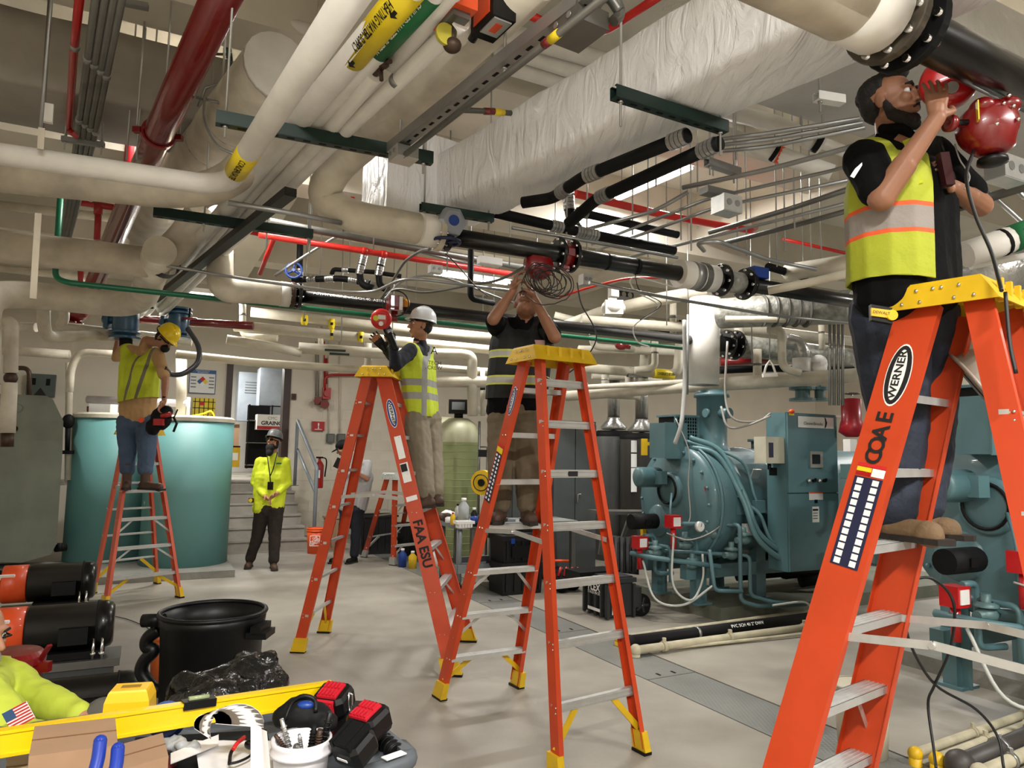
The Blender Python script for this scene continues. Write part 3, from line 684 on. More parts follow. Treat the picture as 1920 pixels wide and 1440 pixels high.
for i in range(n+1):
    s=far+(near-far)*i/n
    for (a,z) in [(0,.04),(.015,.012),(.05,0),(wdt*.35,-.012),(wdt*.7,-.01),(wdt-.04,0),(wdt-.01,.012),(wdt,.05),(wdt+.005,dh*.5),(wdt,dh-.03),(wdt-.03,dh),(.03,dh),(0,dh-.03),(-.008,dh*.7),(-.008,dh*.35)]:
        q=Ln+dd*s+sx*a+ZZ*z; f=mn.noise(q*3.3)*.009+mn.noise(q*9)*.006+mn.noise(V((q.dot(dd)*14,q.dot(sx)*3,q.z*3)))*.006
        cc=Ln+dd*s+sx*wdt/2+ZZ*dh/2; ring.append(q+(q-cc).normalized()*f)
k=15
mb.add(ring,[(i*k+j,i*k+(j+1)%k,(i+1)*k+(j+1)%k,(i+1)*k+j) for i in range(n) for j in range(k)],True)
mb.add(ring[:k],[tuple(range(k))]); mb.add(ring[-k:],[tuple(range(k-1,-1,-1))])
part('straight_section',mb,dl_m,tg)
e=Ln+dd*far; part('drop_section',MB().box(e-dd*.02+sx*wdt/2+ZZ*.2-sx*.28,(.38,wdt+.2,.62),(dd,sx,ZZ)),dl_m,tg)
part('seam',MB().cyl(e+sx*.01-dd*.21+ZZ*.3,e+sx*.01-dd*.21-ZZ*.1,.008,n=6),ins_w,tg)
# ---- second large duct, top right corner
tg=thing('air_duct','grey wrapped duct filling the top right corner','duct',Z(1860,20,3.9))
a_=Z(1700,-40,3.9); part('straight_section',MB().ext([(0,0),(3.4,0),(3.4,.9),(0,.9)],Z(1640,40,3.85),VV,UU,ZZ,.45),mat('grey_duct_wrap',(190,188,184),.45,var=.05,bump=1.5,bs=5),tg)
# ---- old duct top left
tg=thing('air_duct','dull grey foil duct high at the top left behind the red main','duct',Z(0,150,3.95))
e0=Z(-60,138,3.95); e1=Z(478,262,3.95); LL=(e1-e0).length
mb=MB(); n=24; rg=[]
for i in range(n+1):
    for (u,z) in [(0,.02),(.02,0),(.7,0),(.7,.5),(0,.5),(-.01,.36),(-.012,.24),(-.01,.12)]:
        q=e0+VV*LL*i/n+UU*u+ZZ*z; rg.append(q-UU*mn.noise(q*2.4)*.035)
mb.add(rg,[(i*8+j,i*8+(j+1)%8,(i+1)*8+(j+1)%8,(i+1)*8+j) for i in range(n) for j in range(8)],True); mb.add(rg[-8:],[tuple(range(7,-1,-1))])
part('straight_section',mb,mat('old_duct_foil',(164,158,148),.55,.1,var=.12,vs=3,bump=.8,bs=4),tg)
# ---- struts and rods
rodm=mat('threaded_rod',(175,175,172),.35,.7,var=0)
def strut(label,a,b,m,rods,w=.045,h=.058,slots=True,group=None,zt=H0,rodb=.06):
    t=thing('strut_hanger',label,'pipe hanger',lerp(a,b,.5),group)
    d=(b-a).normalized(); s=d.cross(ZZ)
    mb=MB(); mb.beam(a,b,w,.004); 
    for k in (-1,1): mb.beam(a+s*k*(w/2-.002)+ZZ*h/2,b+s*k*(w/2-.002)+ZZ*h/2,.004,h)
    if w>.03:
        for k in (-1,1): mb.beam(a+s*k*(w/2-.008)+ZZ*h,b+s*k*(w/2-.008)+ZZ*h,.014,.004)
    part('channel',mb,m,t)
    if slots:
        L=(b-a).length; sl=MB(); n=int(L/.075)
        for i in range(n): sl.box(a+d*(i+.5)*L/n-ZZ*.003,(.035,.013,.001),(d,s,ZZ))
        part('slots',sl,blk_m,t,kind='stuff')
    for k in rods:
        q=lerp(a,b,k); part('rod',MB().cyl(q-ZZ*rodb,V((q.x,q.y,zt)),.006,n=6),rodm,t); part('nut',MB().cyl(q-ZZ*.012,q-ZZ*.002,.012,n=6).cyl(q+ZZ*h,q+ZZ*(h+.01),.012,n=6),rodm,t)
    return t
strut('long dark green strut across the frame carrying the bundle of white pipes',Z(404,232,3.2),Z(810,308,3.2),strut_g,[.04,.955],.05,.06)
strut('dark green strut under the white pipe bundle, further back',Z(287,405,3.19),Z(586,447,3.19),strut_g,[.3,.97],.05,.06)
strut('dark green strut under the near part of the white duct',Z(1150,184,3.25),Z(1360,250,3.25),strut_g,[.06,.95],.05,.055,rodb=.12)
strut('dark green strut under the far end of the white duct',Z(788,395,3.24),Z(924,417,3.24),strut_g,[.05,.94],.05,.05)
def rods(label,lst,group='thin hanger rods'):
    for (px,py,z,*rest) in lst:
        zt=rest[0] if rest else H0; q=Z(px,py,z); l=rest[1] if len(rest)>1 else label
        solo('hanger_rod',MB().cyl(q,V((q.x,q.y,zt)),.0065,n=6),rodm,l,'rod',group)
# galvanised strut with conduit, mid top
a,b=Z(1200,-70,3.18),Z(735,288,3.18); t=strut('galvanised slotted strut running beside the white duct',a,b,galv,[.42,.95],.06,.05)
tube('steel conduit with red and yellow tape clipped under the galvanised strut',galv_d,.014,[(1150,-18,3.12),(757,292,3.12)])
for (x0,y0,x1,y1,m_,l) in ((1036,74,1027,81,dred,'red'),(1046,66,1037,73,yel_l,'yellow'),(778,275,772,280,yel_l,'yellow '),(784,270,778,275,dred,'red ')):
    pass
def jbox(label,c,sx,sy,sz,ax=None,m=galv,knock=True):
    t=thing('junction_box',label,'junction box',c-ZZ*sz/2); A=ax or (VV,UU,ZZ)
    part('case',MB().box(c,(sx,sy,sz),A),m,t)
    part('cover',MB().box(c-A[2]*(sz/2+.003),(sx*1.02,sy*1.02,.005),A).box(c-A[1]*(sy/2+.002),(sx,.003,sz),A),alu if m is galv else m,t)
    if knock: 
        for k in (-.22,.22): part('knockout',MB().cyl(c-A[1]*(sy/2+.004)+A[0]*sx*k,c-A[1]*(sy/2+.008)+A[0]*sx*k,min(sx,sz)*.2,n=14),galv,t)
    return t
dS=(Z(1100,5,3.12)-Z(757,292,3.12)).normalized(); sS=V((-dS.y,dS.x,0))
jbox('square steel junction box on the end of the galvanised strut, by the green strut',Z(757,290,3.14),.11,.11,.055,(dS,sS,ZZ))
jbox('steel junction box with flexible conduits high beside the white duct',Z(1085,50,3.16),.17,.13,.06,(dS,sS,ZZ),galv_d)
for k in range(3): cable(['left','middle','right'][k]+' flexible grey conduit looping out of the high junction box',galv_d,.02,[(1060+k*22,32,3.2),(1085+k*20,0,3.26),(1130+k*9,-6,3.25),(1162,20+k*2,3.2),(1150,40,3.16),(1128,52,3.14)][:3+k] ,'flexible_conduit','conduit')
cable('flexible grey conduit with red and yellow tape beside the white duct',galv_d,.013,[(862,206,3.2),(905,208,3.24),(958,212,3.28)],'flexible_conduit','conduit')
t=thing('marker_tape','red and yellow marker tape on the flexible conduit','marker tape',Z(915,209,3.25)); band(t,Z(908,208.5,3.243),Z(926,209,3.255),.016,dred,'tape','red tape'); band(t,Z(926,209,3.255),Z(944,211,3.27),.016,yel_l,'tape','yellow tape')
t=thing('marker_tape','red and yellow marker tape under the high junction box','marker tape',Z(1040,72,3.12)); band(t,Z(1020,84,3.12),Z(1032,75,3.12),.0165,dred,'tape','red tape'); band(t,Z(1032,75,3.12),Z(1048,62,3.12),.0165,yel_l,'tape','yellow tape')
# valve actuators top centre
c=P(850,14,2.55); t=thing('valve_actuator','orange valve actuator at the top edge beside the chilled water label','actuator',c)
A=(dS,sS,ZZ)
part('case',MB().box(c,(.2,.1,.1),A),orange_e,t); part('dial',MB().cyl(c-sS*.05-dS*.06,c-sS*.065-dS*.06,.042,n=20),blk_p,t); part('dial_ring',MB().torus(c-sS*.066-dS*.06,sS,.03,.004,20,6),galv,t)
part('bracket',MB().box(c-ZZ*.06,(.14,.07,.03),A),galv_d,t); part('stem',MB().cyl(c-ZZ*.07,c-ZZ*.15,.016,n=10).ell(c-ZZ*.15,(.035,.03,.03)),brown_m,t)
for s_ in ('ACTUATOR',): pass
c=P(925,22,2.6); t=thing('valve_actuator','black and orange valve actuator with a white plate at the top edge','actuator',c)
part('case',MB().box(c,(.17,.1,.14),A),blk_p,t); part('band',MB().box(c-sS*.003-ZZ*.005,(.12,.1,.09),A),orange_e,t); part('plate',MB().box(c-ZZ*.074+dS*.02,(.11,.075,.006),A),alu,t); part('plate_print',MB().box(c-ZZ*.078+dS*.02,(.06,.03,.002),A),orange_e,t)
part('stem',MB().cyl(c-dS*.1,c-dS*.17-ZZ*.03,.018,n=10).ell(c-dS*.12,(.03,.03,.04)),blk,t)
t=thing('end_cap','yellow-rimmed open pipe end under the orange actuator','pipe end',Z(833,68,3.2)); part('rim',MB().lathe(Z(833,68,3.22),dS,[(.0,0),(.038,0),(.042,.012),(.042,.02),(0,.02)],20,False),mat('dull_yellow_rim',(190,180,60),.5),t)
# ---- left side large insulated pipes
t,p=pipe('insulated_header','huge capped white insulated pipe high at the top left','pipe',ins_b,.2,[(520,128,3.92),(345,330,3.92),(268,425,3.92)],.4,n=36)
ax=(p[0]-p[1]).normalized(); band(t,p[0],p[0]+ax*.03,.203,ins_w,'end_cap')
for s in (.38,.6): band(t,lerp(p[0],p[1],s),lerp(p[0],p[1],s)-ax*.006,.202,galv,'wire_band')
t,p=pipe('insulated_pipe','wide cream insulated pipe crossing the left edge just above the hanger plates','pipe',ins_old,.105,[(-60,322,3.3),(340,362,3.3),(425,345,3.3),(520,250,3.42)],.3,n=30)
for px in (70,168): band(t,Z(px,329+px*.1,3.3),Z(px+3,329.3+px*.1,3.3),.1065,ins_b,'seam')
t,p=pipe('insulated_pipe','cream insulated pipe at the left edge whose elbow is taped black','pipe',ins_old,.122,[(-60,455,3.12),(295,494,3.12),(340,452,3.3),(380,398,3.5)],.28,n=30)
part('black_tape',MB().lathe(Z(306,492,3.12),(Z(352,430,3.3)-Z(285,492,3.12)),[(.1245,-.03),(.127,-.03),(.127,.03),(.1245,.03)],28,False),mat('black_tape',(50,50,52),.35),t)
t,p=pipe('insulated_pipe','lower cream insulated pipe at the left edge turning up under the taped elbow','pipe',ins_b,.118,[P(-30,720,5.8),P(-30,556,5.8),(40,551,2.98),(230,572,2.98),(268,560,3.0),(300,470,3.15)],.25,n=30)
# flat metal hanger plates at x=70
t=thing('strap_hanger','flat painted hanger strap holding the stacked pipes at the left edge','pipe hanger',Z(64,560,2.85))
q0=Z(76,245,3.32); part('rod',MB().cyl(V((q0.x,q0.y,H0)),q0,.009,n=8),galv,t)
for (x0,y0,x1,y1) in ((78,240,76,280),(72,400,62,560)):
    part('strap',MB().beam(P(x0,y0,q0.y-.2),P(x1,y1,q0.y-.2),.028,.008,UU),ins_old,t)
tube('thin steel conduit passing the small switch at the top left',galv_d,.012,[P(95,-20,3.9),P(78,240,3.9)])
jbox('small white switch box on the conduit at the top left',P(90,212,3.85),.05,.03,.1,None,ins_w,False)
# red main and red pipes
t,p=pipe('sprinkler_main','big glossy dark red fire main crossing the top left','pipe',mat('fire_main_red',(112,12,14),.25,var=.08,coat=.5),.09,[(455,-90,3.9),(302,240,3.72),(178,530,3.4)],n=28)
cc=lerp(p[1],p[0],-.05); ax=(p[2]-p[0]).normalized()
part('clamp',MB().lathe(cc,ax,[(.092,-.02),(.105,-.02),(.105,.02),(.092,.02)],24,False).box(cc+VV*.12,(.05,.04,.035)).box(cc-VV*.12,(.05,.04,.035)),dred,t)
for s in (-1,1): q=cc+VV*.125*s; part('clamp_rod',MB().cyl(q,V((q.x,q.y,H0)),.007,n=6),rodm,t)
cc=Z(338,255,3.72); 
t,p=pipe('red_pipe','thin red pipe beside the bundle of conduits at the top left','pipe',red_p,.022,[(152,-30,3.9),(139,90,3.9),(129,245,3.9),P(142,253,4.75)],.06); band(t,Z(141.5,83,3.9),Z(140,90,3.9),.026,galv,'coupling')
t,p=pipe('red_pipe','short vertical red pipe seen left of the fire main','pipe',mat('rosy_red',(178,36,46),.4),.04,[P(249,205,6.0),P(240,320,6.0)])
t,p=pipe('red_pipe','horizontal red pipe with a tee behind the wide cream pipe at the left','pipe',red_p,.034,[P(120,376,7.2),P(182,384,7.2),P(350,410,7.4),P(500,440,7.6)]); part('tee_branch',MB().cyl(P(185,384,7.2),P(182,450,7.2),.032,n=12).cyl(P(185,380,7.2),P(184,402,7.2),.042,n=12),red_p,t)
t,p=pipe('red_pipe','short red riser below the taped cream pipe','pipe',red_p,.03,[P(151,480,7.6),P(152,560,7.6)])
t,p=pipe('red_pipe','dark red horizontal pipe behind the blue valves','pipe',mat('fire_main_red',(120,14,16)),.05,[P(150,562,8.8),P(215,596,8.8),P(350,604,8.9),P(475,611,9.0)],.05)
t,p=pipe('red_pipe','long thin bright red pipe high along the middle of the hall','pipe',mat('bright_red_pipe',(214,40,32),.35),.03,[(485,440,3.6),(960,514,3.6)])
for px in (683,719): band(t,Z(px-5,440+(px-490)*.155,3.6),Z(px+5,440+(px-480)*.155,3.6),.037,MC['bright_red_pipe'],'coupling')
t,p=pipe('red_pipe','slanting thin red branch at the start of the long red pipe','pipe',MC['bright_red_pipe'],.022,[Z(514,446,3.6),P(487,513,6.9)])
t,p=pipe('red_pipe','thin slanting red pipe seen through the gap left of the white duct','pipe',MC['bright_red_pipe'],.024,[P(690,300,7.0),P(660,372,7.0)])
t,p=pipe('red_pipe','bright red sprinkler pipe high behind the clamped black pipes','pipe',MC['bright_red_pipe'],.034,[(1078,363,3.9),(1240,402,3.9),(1340,421,3.9),(1408,432,3.9),P(1420,425,9.4)],.05)
t,p=pipe('red_pipe','thin red pipe rising to the top centre behind the flexible conduits','pipe',MC['bright_red_pipe'],.024,[(993,28,4.1),(1060,62,4.1),(1130,62,4.1),(1180,30,4.1),(1240,-10,4.1)],.2)
t,p=pipe('red_pipe','red conduit sagging behind the near black pipe','pipe',MC['bright_red_pipe'],.012,[P(1048,558,7.3),P(1100,540,7.3),P(1180,520,7.3),P(1240,521,7.3)],.3)
t,p=pipe('red_pipe','thin red pipe behind the left shoulder of the man in the open vest','pipe',MC['bright_red_pipe'],.02,[P(1468,448,8),P(1600,478,8)])
# conduits top left
for k,(x0,x1,x2) in enumerate(((178,140,114),(196,150,119),(213,160,124),(229,170,131))):
    t,p=pipe('conduit',['leftmost','second','third','rightmost'][k]+' steel conduit of the four at the top left','conduit',galv_d,.019,[Z(x0+5,-30,3.82),Z(x1,290,3.82),Z(x2,445,3.7)],n=12,group='conduits at the top left')
    for q in ((.32,.36),(.7,.74)): band(t,lerp(p[0],p[1],q[0]+.03*k),lerp(p[0],p[1],q[0]+.03*k+.02),.024,galv,'coupling')
strut('short steel strut clamping the four conduits at the top left',Z(115,264,3.78),Z(196,276,3.78),galv,[.08,.93],.04,.03,False)
strut('short steel strut high above the four conduits at the top left',Z(200,2,4.2),Z(278,18,4.2),galv,[],.04,.03,False)
# header trapeze with green wheel at 420,100
c=P(430,102,4.9); t=thing('gate_valve','small green hand wheel edge-on at the top left','valve wheel',c); part('rim',wheel(MB(),c,V((.96,.2,.1)),.075,.012),mat('green_wheel',(52,84,70),.5),t); part('stem',MB().cyl(c,c+V((-.1,0,0)),.01,n=8),galv_d,t)
c=P(400,170,4.6); t=thing('pipe_clevis','galvanised clevis bracket round the huge capped pipe','pipe hanger',c)
part('yoke',MB().tube([P(372,200,4.4),P(385,165,4.4),P(425,152,4.4),P(440,168,4.4)],.01,6),galv,t); part('bolt',MB().cyl(P(368,182,4.35),P(412,193,4.35),.011,n=8),galv,t); part('rod',MB().cyl(P(418,155,4.4),P(430,-100,4.4),.008,n=6),rodm,t); part('strap',MB().tube(smooth_path([P(384,182,4.3),P(384,225,4.0),P(405,270,3.9),P(440,290,3.9)],5),.008,6),galv,t)
# green pipe
t,p=pipe('green_pipe','green pipe coming down at the left then running the length of the hall','pipe',grn_p,.022,[P(114,360,5.3),P(103,520,5.45),Z(125,530,2.92),Z(480,568,2.92),Z(900,613,2.92),Z(1290,654,2.92)],.09,n=12)
# lower bright conduits around the hall
tube('bright steel conduit below the black strut at left centre',galv,.013,[(312,498,3.05),(450,522,3.05),(640,548,3.05),(700,548,3.05),(760,520,3.05),(960,545,3.05)],R=.2)
tube('steel conduit rising from the blue wheel towards the cream bend',galv,.016,[P(515,517,7),P(560,487,7),P(632,442,7),P(660,440,7),P(900,500,7.6)],R=.15)
t,p=pipe('grey_pipe','long grey steel pipe above the thin red pipe','pipe',galv_d,.034,[(505,415,3.72),(700,452,3.72),(985,502,3.72)])
t,p=pipe('strut_line','black slotted strut line running beside the white pipe bundle','strut',blk_m,.001,[(540,364,3.15),(300,556,3.15)]); 
part('channel',MB().beam(Z(545,360,3.15),Z(290,562,3.15),.07,.05),mat('black_strut',(34,36,34),.5,.2),t); part('lip',MB().beam(Z(545,360,3.185)+VV*.03,Z(290,562,3.185)+VV*.03,.012,.012),galv,t)
tube('thin steel conduit crossing in front of the bundle below the first strut',galv,.016,[(428,380,3.02),(560,402,3.02),(640,418,3.02)])
# small black clamped pipes (grooved) behind the long red pipe
def grooved(label,pts,r,cl,R=.06):
    pts=[q if isinstance(q,V) else PT(q) for q in pts]
    t=thing('grooved_pipe',label,'pipe',pts[0]); part('tube',MB().tube(rnd_path(pts,R),r,14),blk_m,t)
    for (i,f) in cl:
        a=lerp(pts[i],pts[i+1],f); ax=(pts[i+1]-pts[i]).normalized()
        mb=MB()
        for k in (-1.2,-.4,.4,1.2): mb.lathe(a+ax*k*r*.9-ax*r*.3,ax,[(r,0),(r*1.18,0),(r*1.18,r*.6),(r,r*.6)],14,False)
        part('clamp',mb,wiz,t)
    return t
grooved('black clamped pipe dropping from the red pipe to the left branch',[P(683,474,7.4),P(674,512,7.4),P(678,535,7.4),P(700,540,7.4)],.036,[(0,.35),(0,.85)])
grooved('black clamped pipe dropping from the red pipe to the right branch',[P(717,478,7.5),P(710,512,7.5),P(712,537,7.5),P(730,545,7.5)],.036,[(0,.3),(0,.9)])
grooved('horizontal black clamped pipe behind the blue wheel',[P(548,525,7.6),P(565,524,7.6),P(640,522,7.6),P(695,532,7.6)],.034,[(1,.25),(1,.7),(2,.4),(2,.8)])
grooved('thin black pipe looping above the horizontal clamped pipe',[P(622,515,7.7),P(625,505,7.7),P(700,510,7.7),P(752,518,7.8)],.025,[(1,.3)])
grooved('thin black pipe standing up at the blue wheel',[P(563,445,7.3),P(561,530,7.3)],.033,[(0,.8)])
c=P(551,507,7.0); t=thing('gate_valve','blue hand wheel below the short black strut','valve wheel',c); part('rim',wheel(MB(),c,V((.1,-.95,.1)),.078,.012,3),blu,t); part('stem',MB().cyl(c,c+V((.02,.2,0)),.014,n=8),blu,t)
strut('short black strut left of the big cream bend',Z(478,432,3.45),Z(586,444,3.45),blk_m,[.2,.95],.04,.05,False)
grooved('upper clamped black pipe coming out under the white duct',[Z(1350,268,3.2),Z(1120,372,3.2),Z(1065,420,3.1)],.036,[(0,.08),(0,.93)])
grooved('lower clamped black pipe coming out under the white duct',[Z(1290,254,3.22),Z(1095,332,3.22),Z(1035,372,3.22),Z(980,380,3.22)],.036,[(0,.08),(0,.9),(1,.6)])
grooved('vertical clamped black pipe under the far end of the white duct',[P(1065,345,5.6),P(1068,405,5.6),P(1085,435,5.5)],.04,[(0,.1),(0,.6),(1,.5)])
grooved('long clamped black pipe behind the near black pipe',[Z(925,398,3.35),Z(1100,438,3.35),Z(1264,470,3.35)],.038,[(0,.65),(0,.93),(1,.05)])
grooved('second long black pipe above and behind the near black pipe',[Z(1085,398,3.6),Z(1270,440,3.6)],.034,[(0,.03)])
grooved('black pipe dropping from the near black pipe to the lower right',[P(883,468,5.9),P(882,560,5.9),P(925,568,6.1)],.026,[])
grooved('short thick black pipe with a hose left of the flue pipe',[Z(1440,500,3.3),Z(1510,520,3.3)],.034,[(0,.5)])
# right-hand conduits
G='steel conduits crossing the upper right'
cl=[([(1110,458,3.5),(1330,372,3.5),(1570,318,3.5),(1620,300,3.5)],.013,'upper long steel conduit sloping up to the bearded man'),
([(1118,470,3.45),(1345,388,3.45),(1590,338,3.45)],.013,'second long steel conduit sloping up to the bearded man'),
([(1140,492,3.4),(1290,455,3.4),(1430,420,3.4),(1600,378,3.4)],.013,'third long steel conduit sloping up to the bearded man'),
([(1100,430,3.5),(1230,395,3.5),(1290,360,3.6)],.016,'steel conduit crossing the light near the grooved pipes'),
([(1280,352,3.3),(1440,318,3.3),(1600,275,3.3),(1700,230,3.3)],.015,'lower steel conduit under the orange-banded pipe'),
([(1345,262,3.7),(1440,250,3.7),(1612,222,3.7)],.014,'upper conduit of the triple run behind the bearded man'),
([(1350,272,3.68),(1440,262,3.68),(1618,230,3.68)],.014,'middle conduit of the triple run behind the bearded man'),
([(1355,283,3.66),(1440,275,3.66),(1622,239,3.66)],.014,'lower conduit of the triple run behind the bearded man'),
([(1320,470,3.0),(1306,455,3.0),(1345,452,3.0),(1440,487,3.0),(1530,505,3.0)],.014,'steel conduit bent in a hairpin above the cream collar'),
([(1105,530,2.95),(1250,558,2.95),(1440,590,2.95),(1592,606,2.95)],.014,'long steel conduit running under the near black pipe'),
([(960,427,3.2),(1100,452,3.2),(1270,483,3.2)],.013,'bright steel conduit just above the near black pipe'),
([(1330,436,3.5),(1480,392,3.5),(1600,352,3.5)],.02,'thick steel conduit passing the ceiling box'),
([(1360,455,3.45),(1500,420,3.45),(1600,392,3.45)],.02,'thick steel conduit below the ceiling box'),
([(1800,388,3.3),(1920,350,3.3),(2000,330,3.3)],.03,'flat steel strut behind the elbow of the bearded man'),
([(1790,300,3.5),(1870,375,3.5),(1920,420,3.5)],.016,'left steel conduit dropping past the right shoulder'),
([(1850,300,3.5),(1920,370,3.5)],.016,'right steel conduit dropping past the right shoulder')]
for pts,r,l in cl: tube(l,galv if r<.02 else galv_d,r,pts,group=G)
# white rods on the right
rl=[(1100,470,3.3),(1062,440,3.3),(1186,440,3.6),(1215,482,3.4),(1277,450,3.5),(1296,470,3.3),(1308,360,3.7),(1383,470,3.4),(1400,480,3.3),(1457,500,3.2),(1472,470,3.3),(1490,430,3.4),(1506,505,3.3),(1522,510,3.3),(1541,512,3.3),(1230,350,3.9),(1337,330,3.8),(1380,300,3.8),(1504,260,3.7),(1542,230,3.8)]
for i,q in enumerate(sorted(rl)):
    rods(None,[(q[0],q[1],q[2],H0,ORD[i]+' from the left of the thin hanger rods on the right half')],'thin hanger rods, right half')
rl=[(237,300,3.6),(256,300,3.6),(580,480,3.4),(598,560,3.3),(498,480,3.6),(655,500,3.5),(700,470,3.6),(762,540,3.4),(838,510,3.5),(880,560,3.3),(955,500,3.5),(280,265,3.9),(311,160,3.9),(124,260,3.85)]
for i,q in enumerate(sorted(rl)):
    rods(None,[(q[0],q[1],q[2],H0,ORD[i]+' from the left of the thin hanger rods on the left half')],'thin hanger rods, left half')
# boxes on the right
strut('bright steel strut bracket hung above the head of the bearded man',Z(1530,188,3.45),Z(1580,196,3.45),white_p,[.15],.05,.04,False)
strut('steel strut bracket below the triple conduit run',Z(1325,310,3.6),Z(1385,330,3.6),galv,[.1,.85],.05,.05,False)
c=Z(1362,385,3.35); t=jbox('bright steel junction box with knockouts in the upper right',c,.16,.12,.11,None,alu)
jbox('dark strut block above the bright junction box',Z(1345,362,3.45),.24,.08,.04,None,galv_d,False)
jbox('small steel box hung beneath the thin red pipe',P(816,505,6.6),.12,.08,.07,None,alu)
jbox('small white box under the red conduit',P(1150,548,7.5),.1,.06,.1,None,white_p,False)
jbox('small steel box at the start of the lower conduit',P(1098,525,6.3),.1,.08,.09,None,alu)
jbox('long white box left of the near conduit',P(918,490,7.2),.25,.08,.07,None,white_p,False)
jbox('steel box with round knockouts behind the raised left arm',P(1885,320,3.6),.2,.1,.12,None,galv)
cable('grey flexible conduit looping right from the gear valve',galv_d,.012,[P(985,500,6),P(935,525,6),P(880,535,6),P(800,548,6.1),P(745,542,6.2),P(715,560,6.3)])
cable('grey conduit curving up to the gear valve',galv_d,.012,[P(715,560,6.2),P(740,520,6.0),P(760,490,5.8),P(790,470,5.5),P(806,467,5.2)])
cable('pale conduit curving over the red wired switch',galv,.011,[P(720,562,6.2),P(760,525,6.3),P(830,520,6.5),P(940,560,7),P(1000,580,7)])
cable('thin brown wire crossing above the man in the white hard hat',brown_m,.005,[P(835,475,5.5),P(860,500,5.6),P(890,535,5.8),P(915,555,6)])
cable('thin white cable hanging in a loop by the flue',mat('white_cable',(215,215,210),.5,var=0),.006,[P(1248,495,6),P(1285,525,6),P(1275,540,6),P(1190,520,6),P(1190,545,6.2),P(1235,575,6.4),P(1190,610,6.6),P(1195,640,6.6),P(1218,650,6.6)])
cable('black cable hanging from the coil past the yellow cap',wire_b,.005,[P(1082,530,5),P(1090,570,5),P(1112,610,5),P(1117,640,4.9),P(1090,680,4.8),P(1040,712,4.7),P(1010,690,4.7),P(1002,640,4.7)])
cable('thin black wire strung below the near black pipe',wire_b,.004,[P(1190,510,6),P(1200,545,6),P(1240,570,6.2),P(1200,600,6.3)])
# cream pipes in the far lower field
def many(pts_list,m,name,cat,grp):
    for (pts,r,l) in pts_list: pipe(name,l,cat,m,r,[P(*q) for q in pts],.12,grp,n=12)
LP='cream insulated pipes under the far black pipe'
many([
([(440,612,9.3),(480,614,9.3),(860,650,10.6),(960,660,11)],.068,'upper long cream pipe with yellow arrow bands behind the gong'),
([(470,585,10),(700,610,10.6),(960,636,11.4)],.07,'highest cream pipe beneath the green pipe'),
([(425,636,9.2),(500,648,9.4),(565,662,9.6)],.06,'short cream pipe ending in an elbow above the doorway'),
([(560,652,9.6),(700,662,9.9),(865,664,10.3),(885,668,10.3),(886,780,10.3)],.075,'cream pipe turning down in front of the softener tanks'),
([(330,664,9.2),(480,680,9.6),(690,694,10.2),(690,640,10.2)],.055,'thin cream pipe above the doorway turning up behind the yellow cap'),
([(820,690,10.4),(960,700,10.9)],.055,'cream pipe behind the white-helmeted man'),
([(812,716,10.2),(960,716,10.4)],.08,'low cream pipe right of the lettered ladder'),
([(1090,600,9),(1250,612,9.2),(1440,620,9.4),(1600,640,9.6)],.065,'long cream pipe passing behind the flue top'),
([(1060,612,10),(1130,585,9.6),(1240,560,9),(1330,545,8.6)],.085,'cream pipe rising to the right below the coil'),
([(1040,590,11),(1120,610,11),(1290,640,11)],.05,'thin cream pipe behind the cable coil'),
([(1085,655,10.6),(1290,660,11),],.06,'cream pipe crossing behind the yellow ladder cap'),
([(1090,690,10.2),(1190,697,10.4),(1270,702,10.5),(1275,640,10.5)],.07,'cream pipe with a yellow printed label left of the flue'),
([(1205,720,11),(1210,640,11),(1225,600,11)],.07,'white riser left of the flue'),
([(1180,745,10.5),(1180,690,10.5)],.065,'short vertical cream pipe near the grey lockers'),
([(1110,705,11.6),(1240,712,11.8)],.05,'thin cream pipe low behind the centre ladder'),
([(1350,725,8.9),(1440,724,8.9)],.04,'thin cream pipe behind the flue'),
([(1360,598,7.6),(1590,600,7.2)],.035,'thin cream pipe right of the flue'),
([(1440,618,7.8),(1465,618,7.8),(1467,690,7.8),(1500,700,7.8)],.045,'cream pipe elbow dropping right of the flue'),
([(1478,510,6.2),(1530,503,5.9),(1610,490,5.6)],.075,'big cream pipe right of the blue actuator'),
([(1440,545,5.0),(1520,530,4.9),(1600,510,4.7)],.03,'thin cream pipe left of the lime vest'),
],mat('pale_cream_insulation',(206,199,180),.6,var=.12,vs=5,bump=.4,bs=9),'insulated_pipe','pipe',LP)
many([
([(0,612,8.4),(68,614,8.4)],.055,'short cream pipe stub at the left edge'),
([(82,555,7.4),(82,615,7.4),(90,632,7.6),(250,628,8.8),(360,640,9)],.062,'cream pipe behind the man in the yellow hard hat'),
([(120,560,8),(120,600,8),(112,612,8),(220,624,8.4)],.055,'cream pipe elbow under the lower left pipe'),
([(130,735,9.6),(133,690,9.6),(150,660,9.6),(300,668,9.8)],.05,'cream pipe rising behind the first teal tank'),
([(0,656,9.4),(130,665,9.6)],.06,'cream pipe low at the left edge'),
([(0,600,6.2),(22,604,6.2),(20,700,6.2)],.055,'upper insulated length of the riser at the left edge'),
([(18,718,6.2),(14,812,6.2)],.06,'lower insulated length of the riser at the left edge'),
([(0,503,9),(160,520,9.4)],.05,'dull cream pipe seen between the big left pipes'),
([(0,385,8.6),(105,397,8.8),(300,418,9.2)],.06,'cream pipe with green bands high at the left'),
([(340,660,9.9),(340,780,9.9)],.07,'cream riser standing behind the right teal tank'),
([(130,680,9.9),(128,900,9.9)],.045,'cream riser between the grey vessel and the teal tank'),
([(275,415,7.4),(262,470,7.3)],.11,'short cream pipe section behind the fire main'),
],ins_b,'insulated_pipe','pipe','cream insulated pipes at the left')
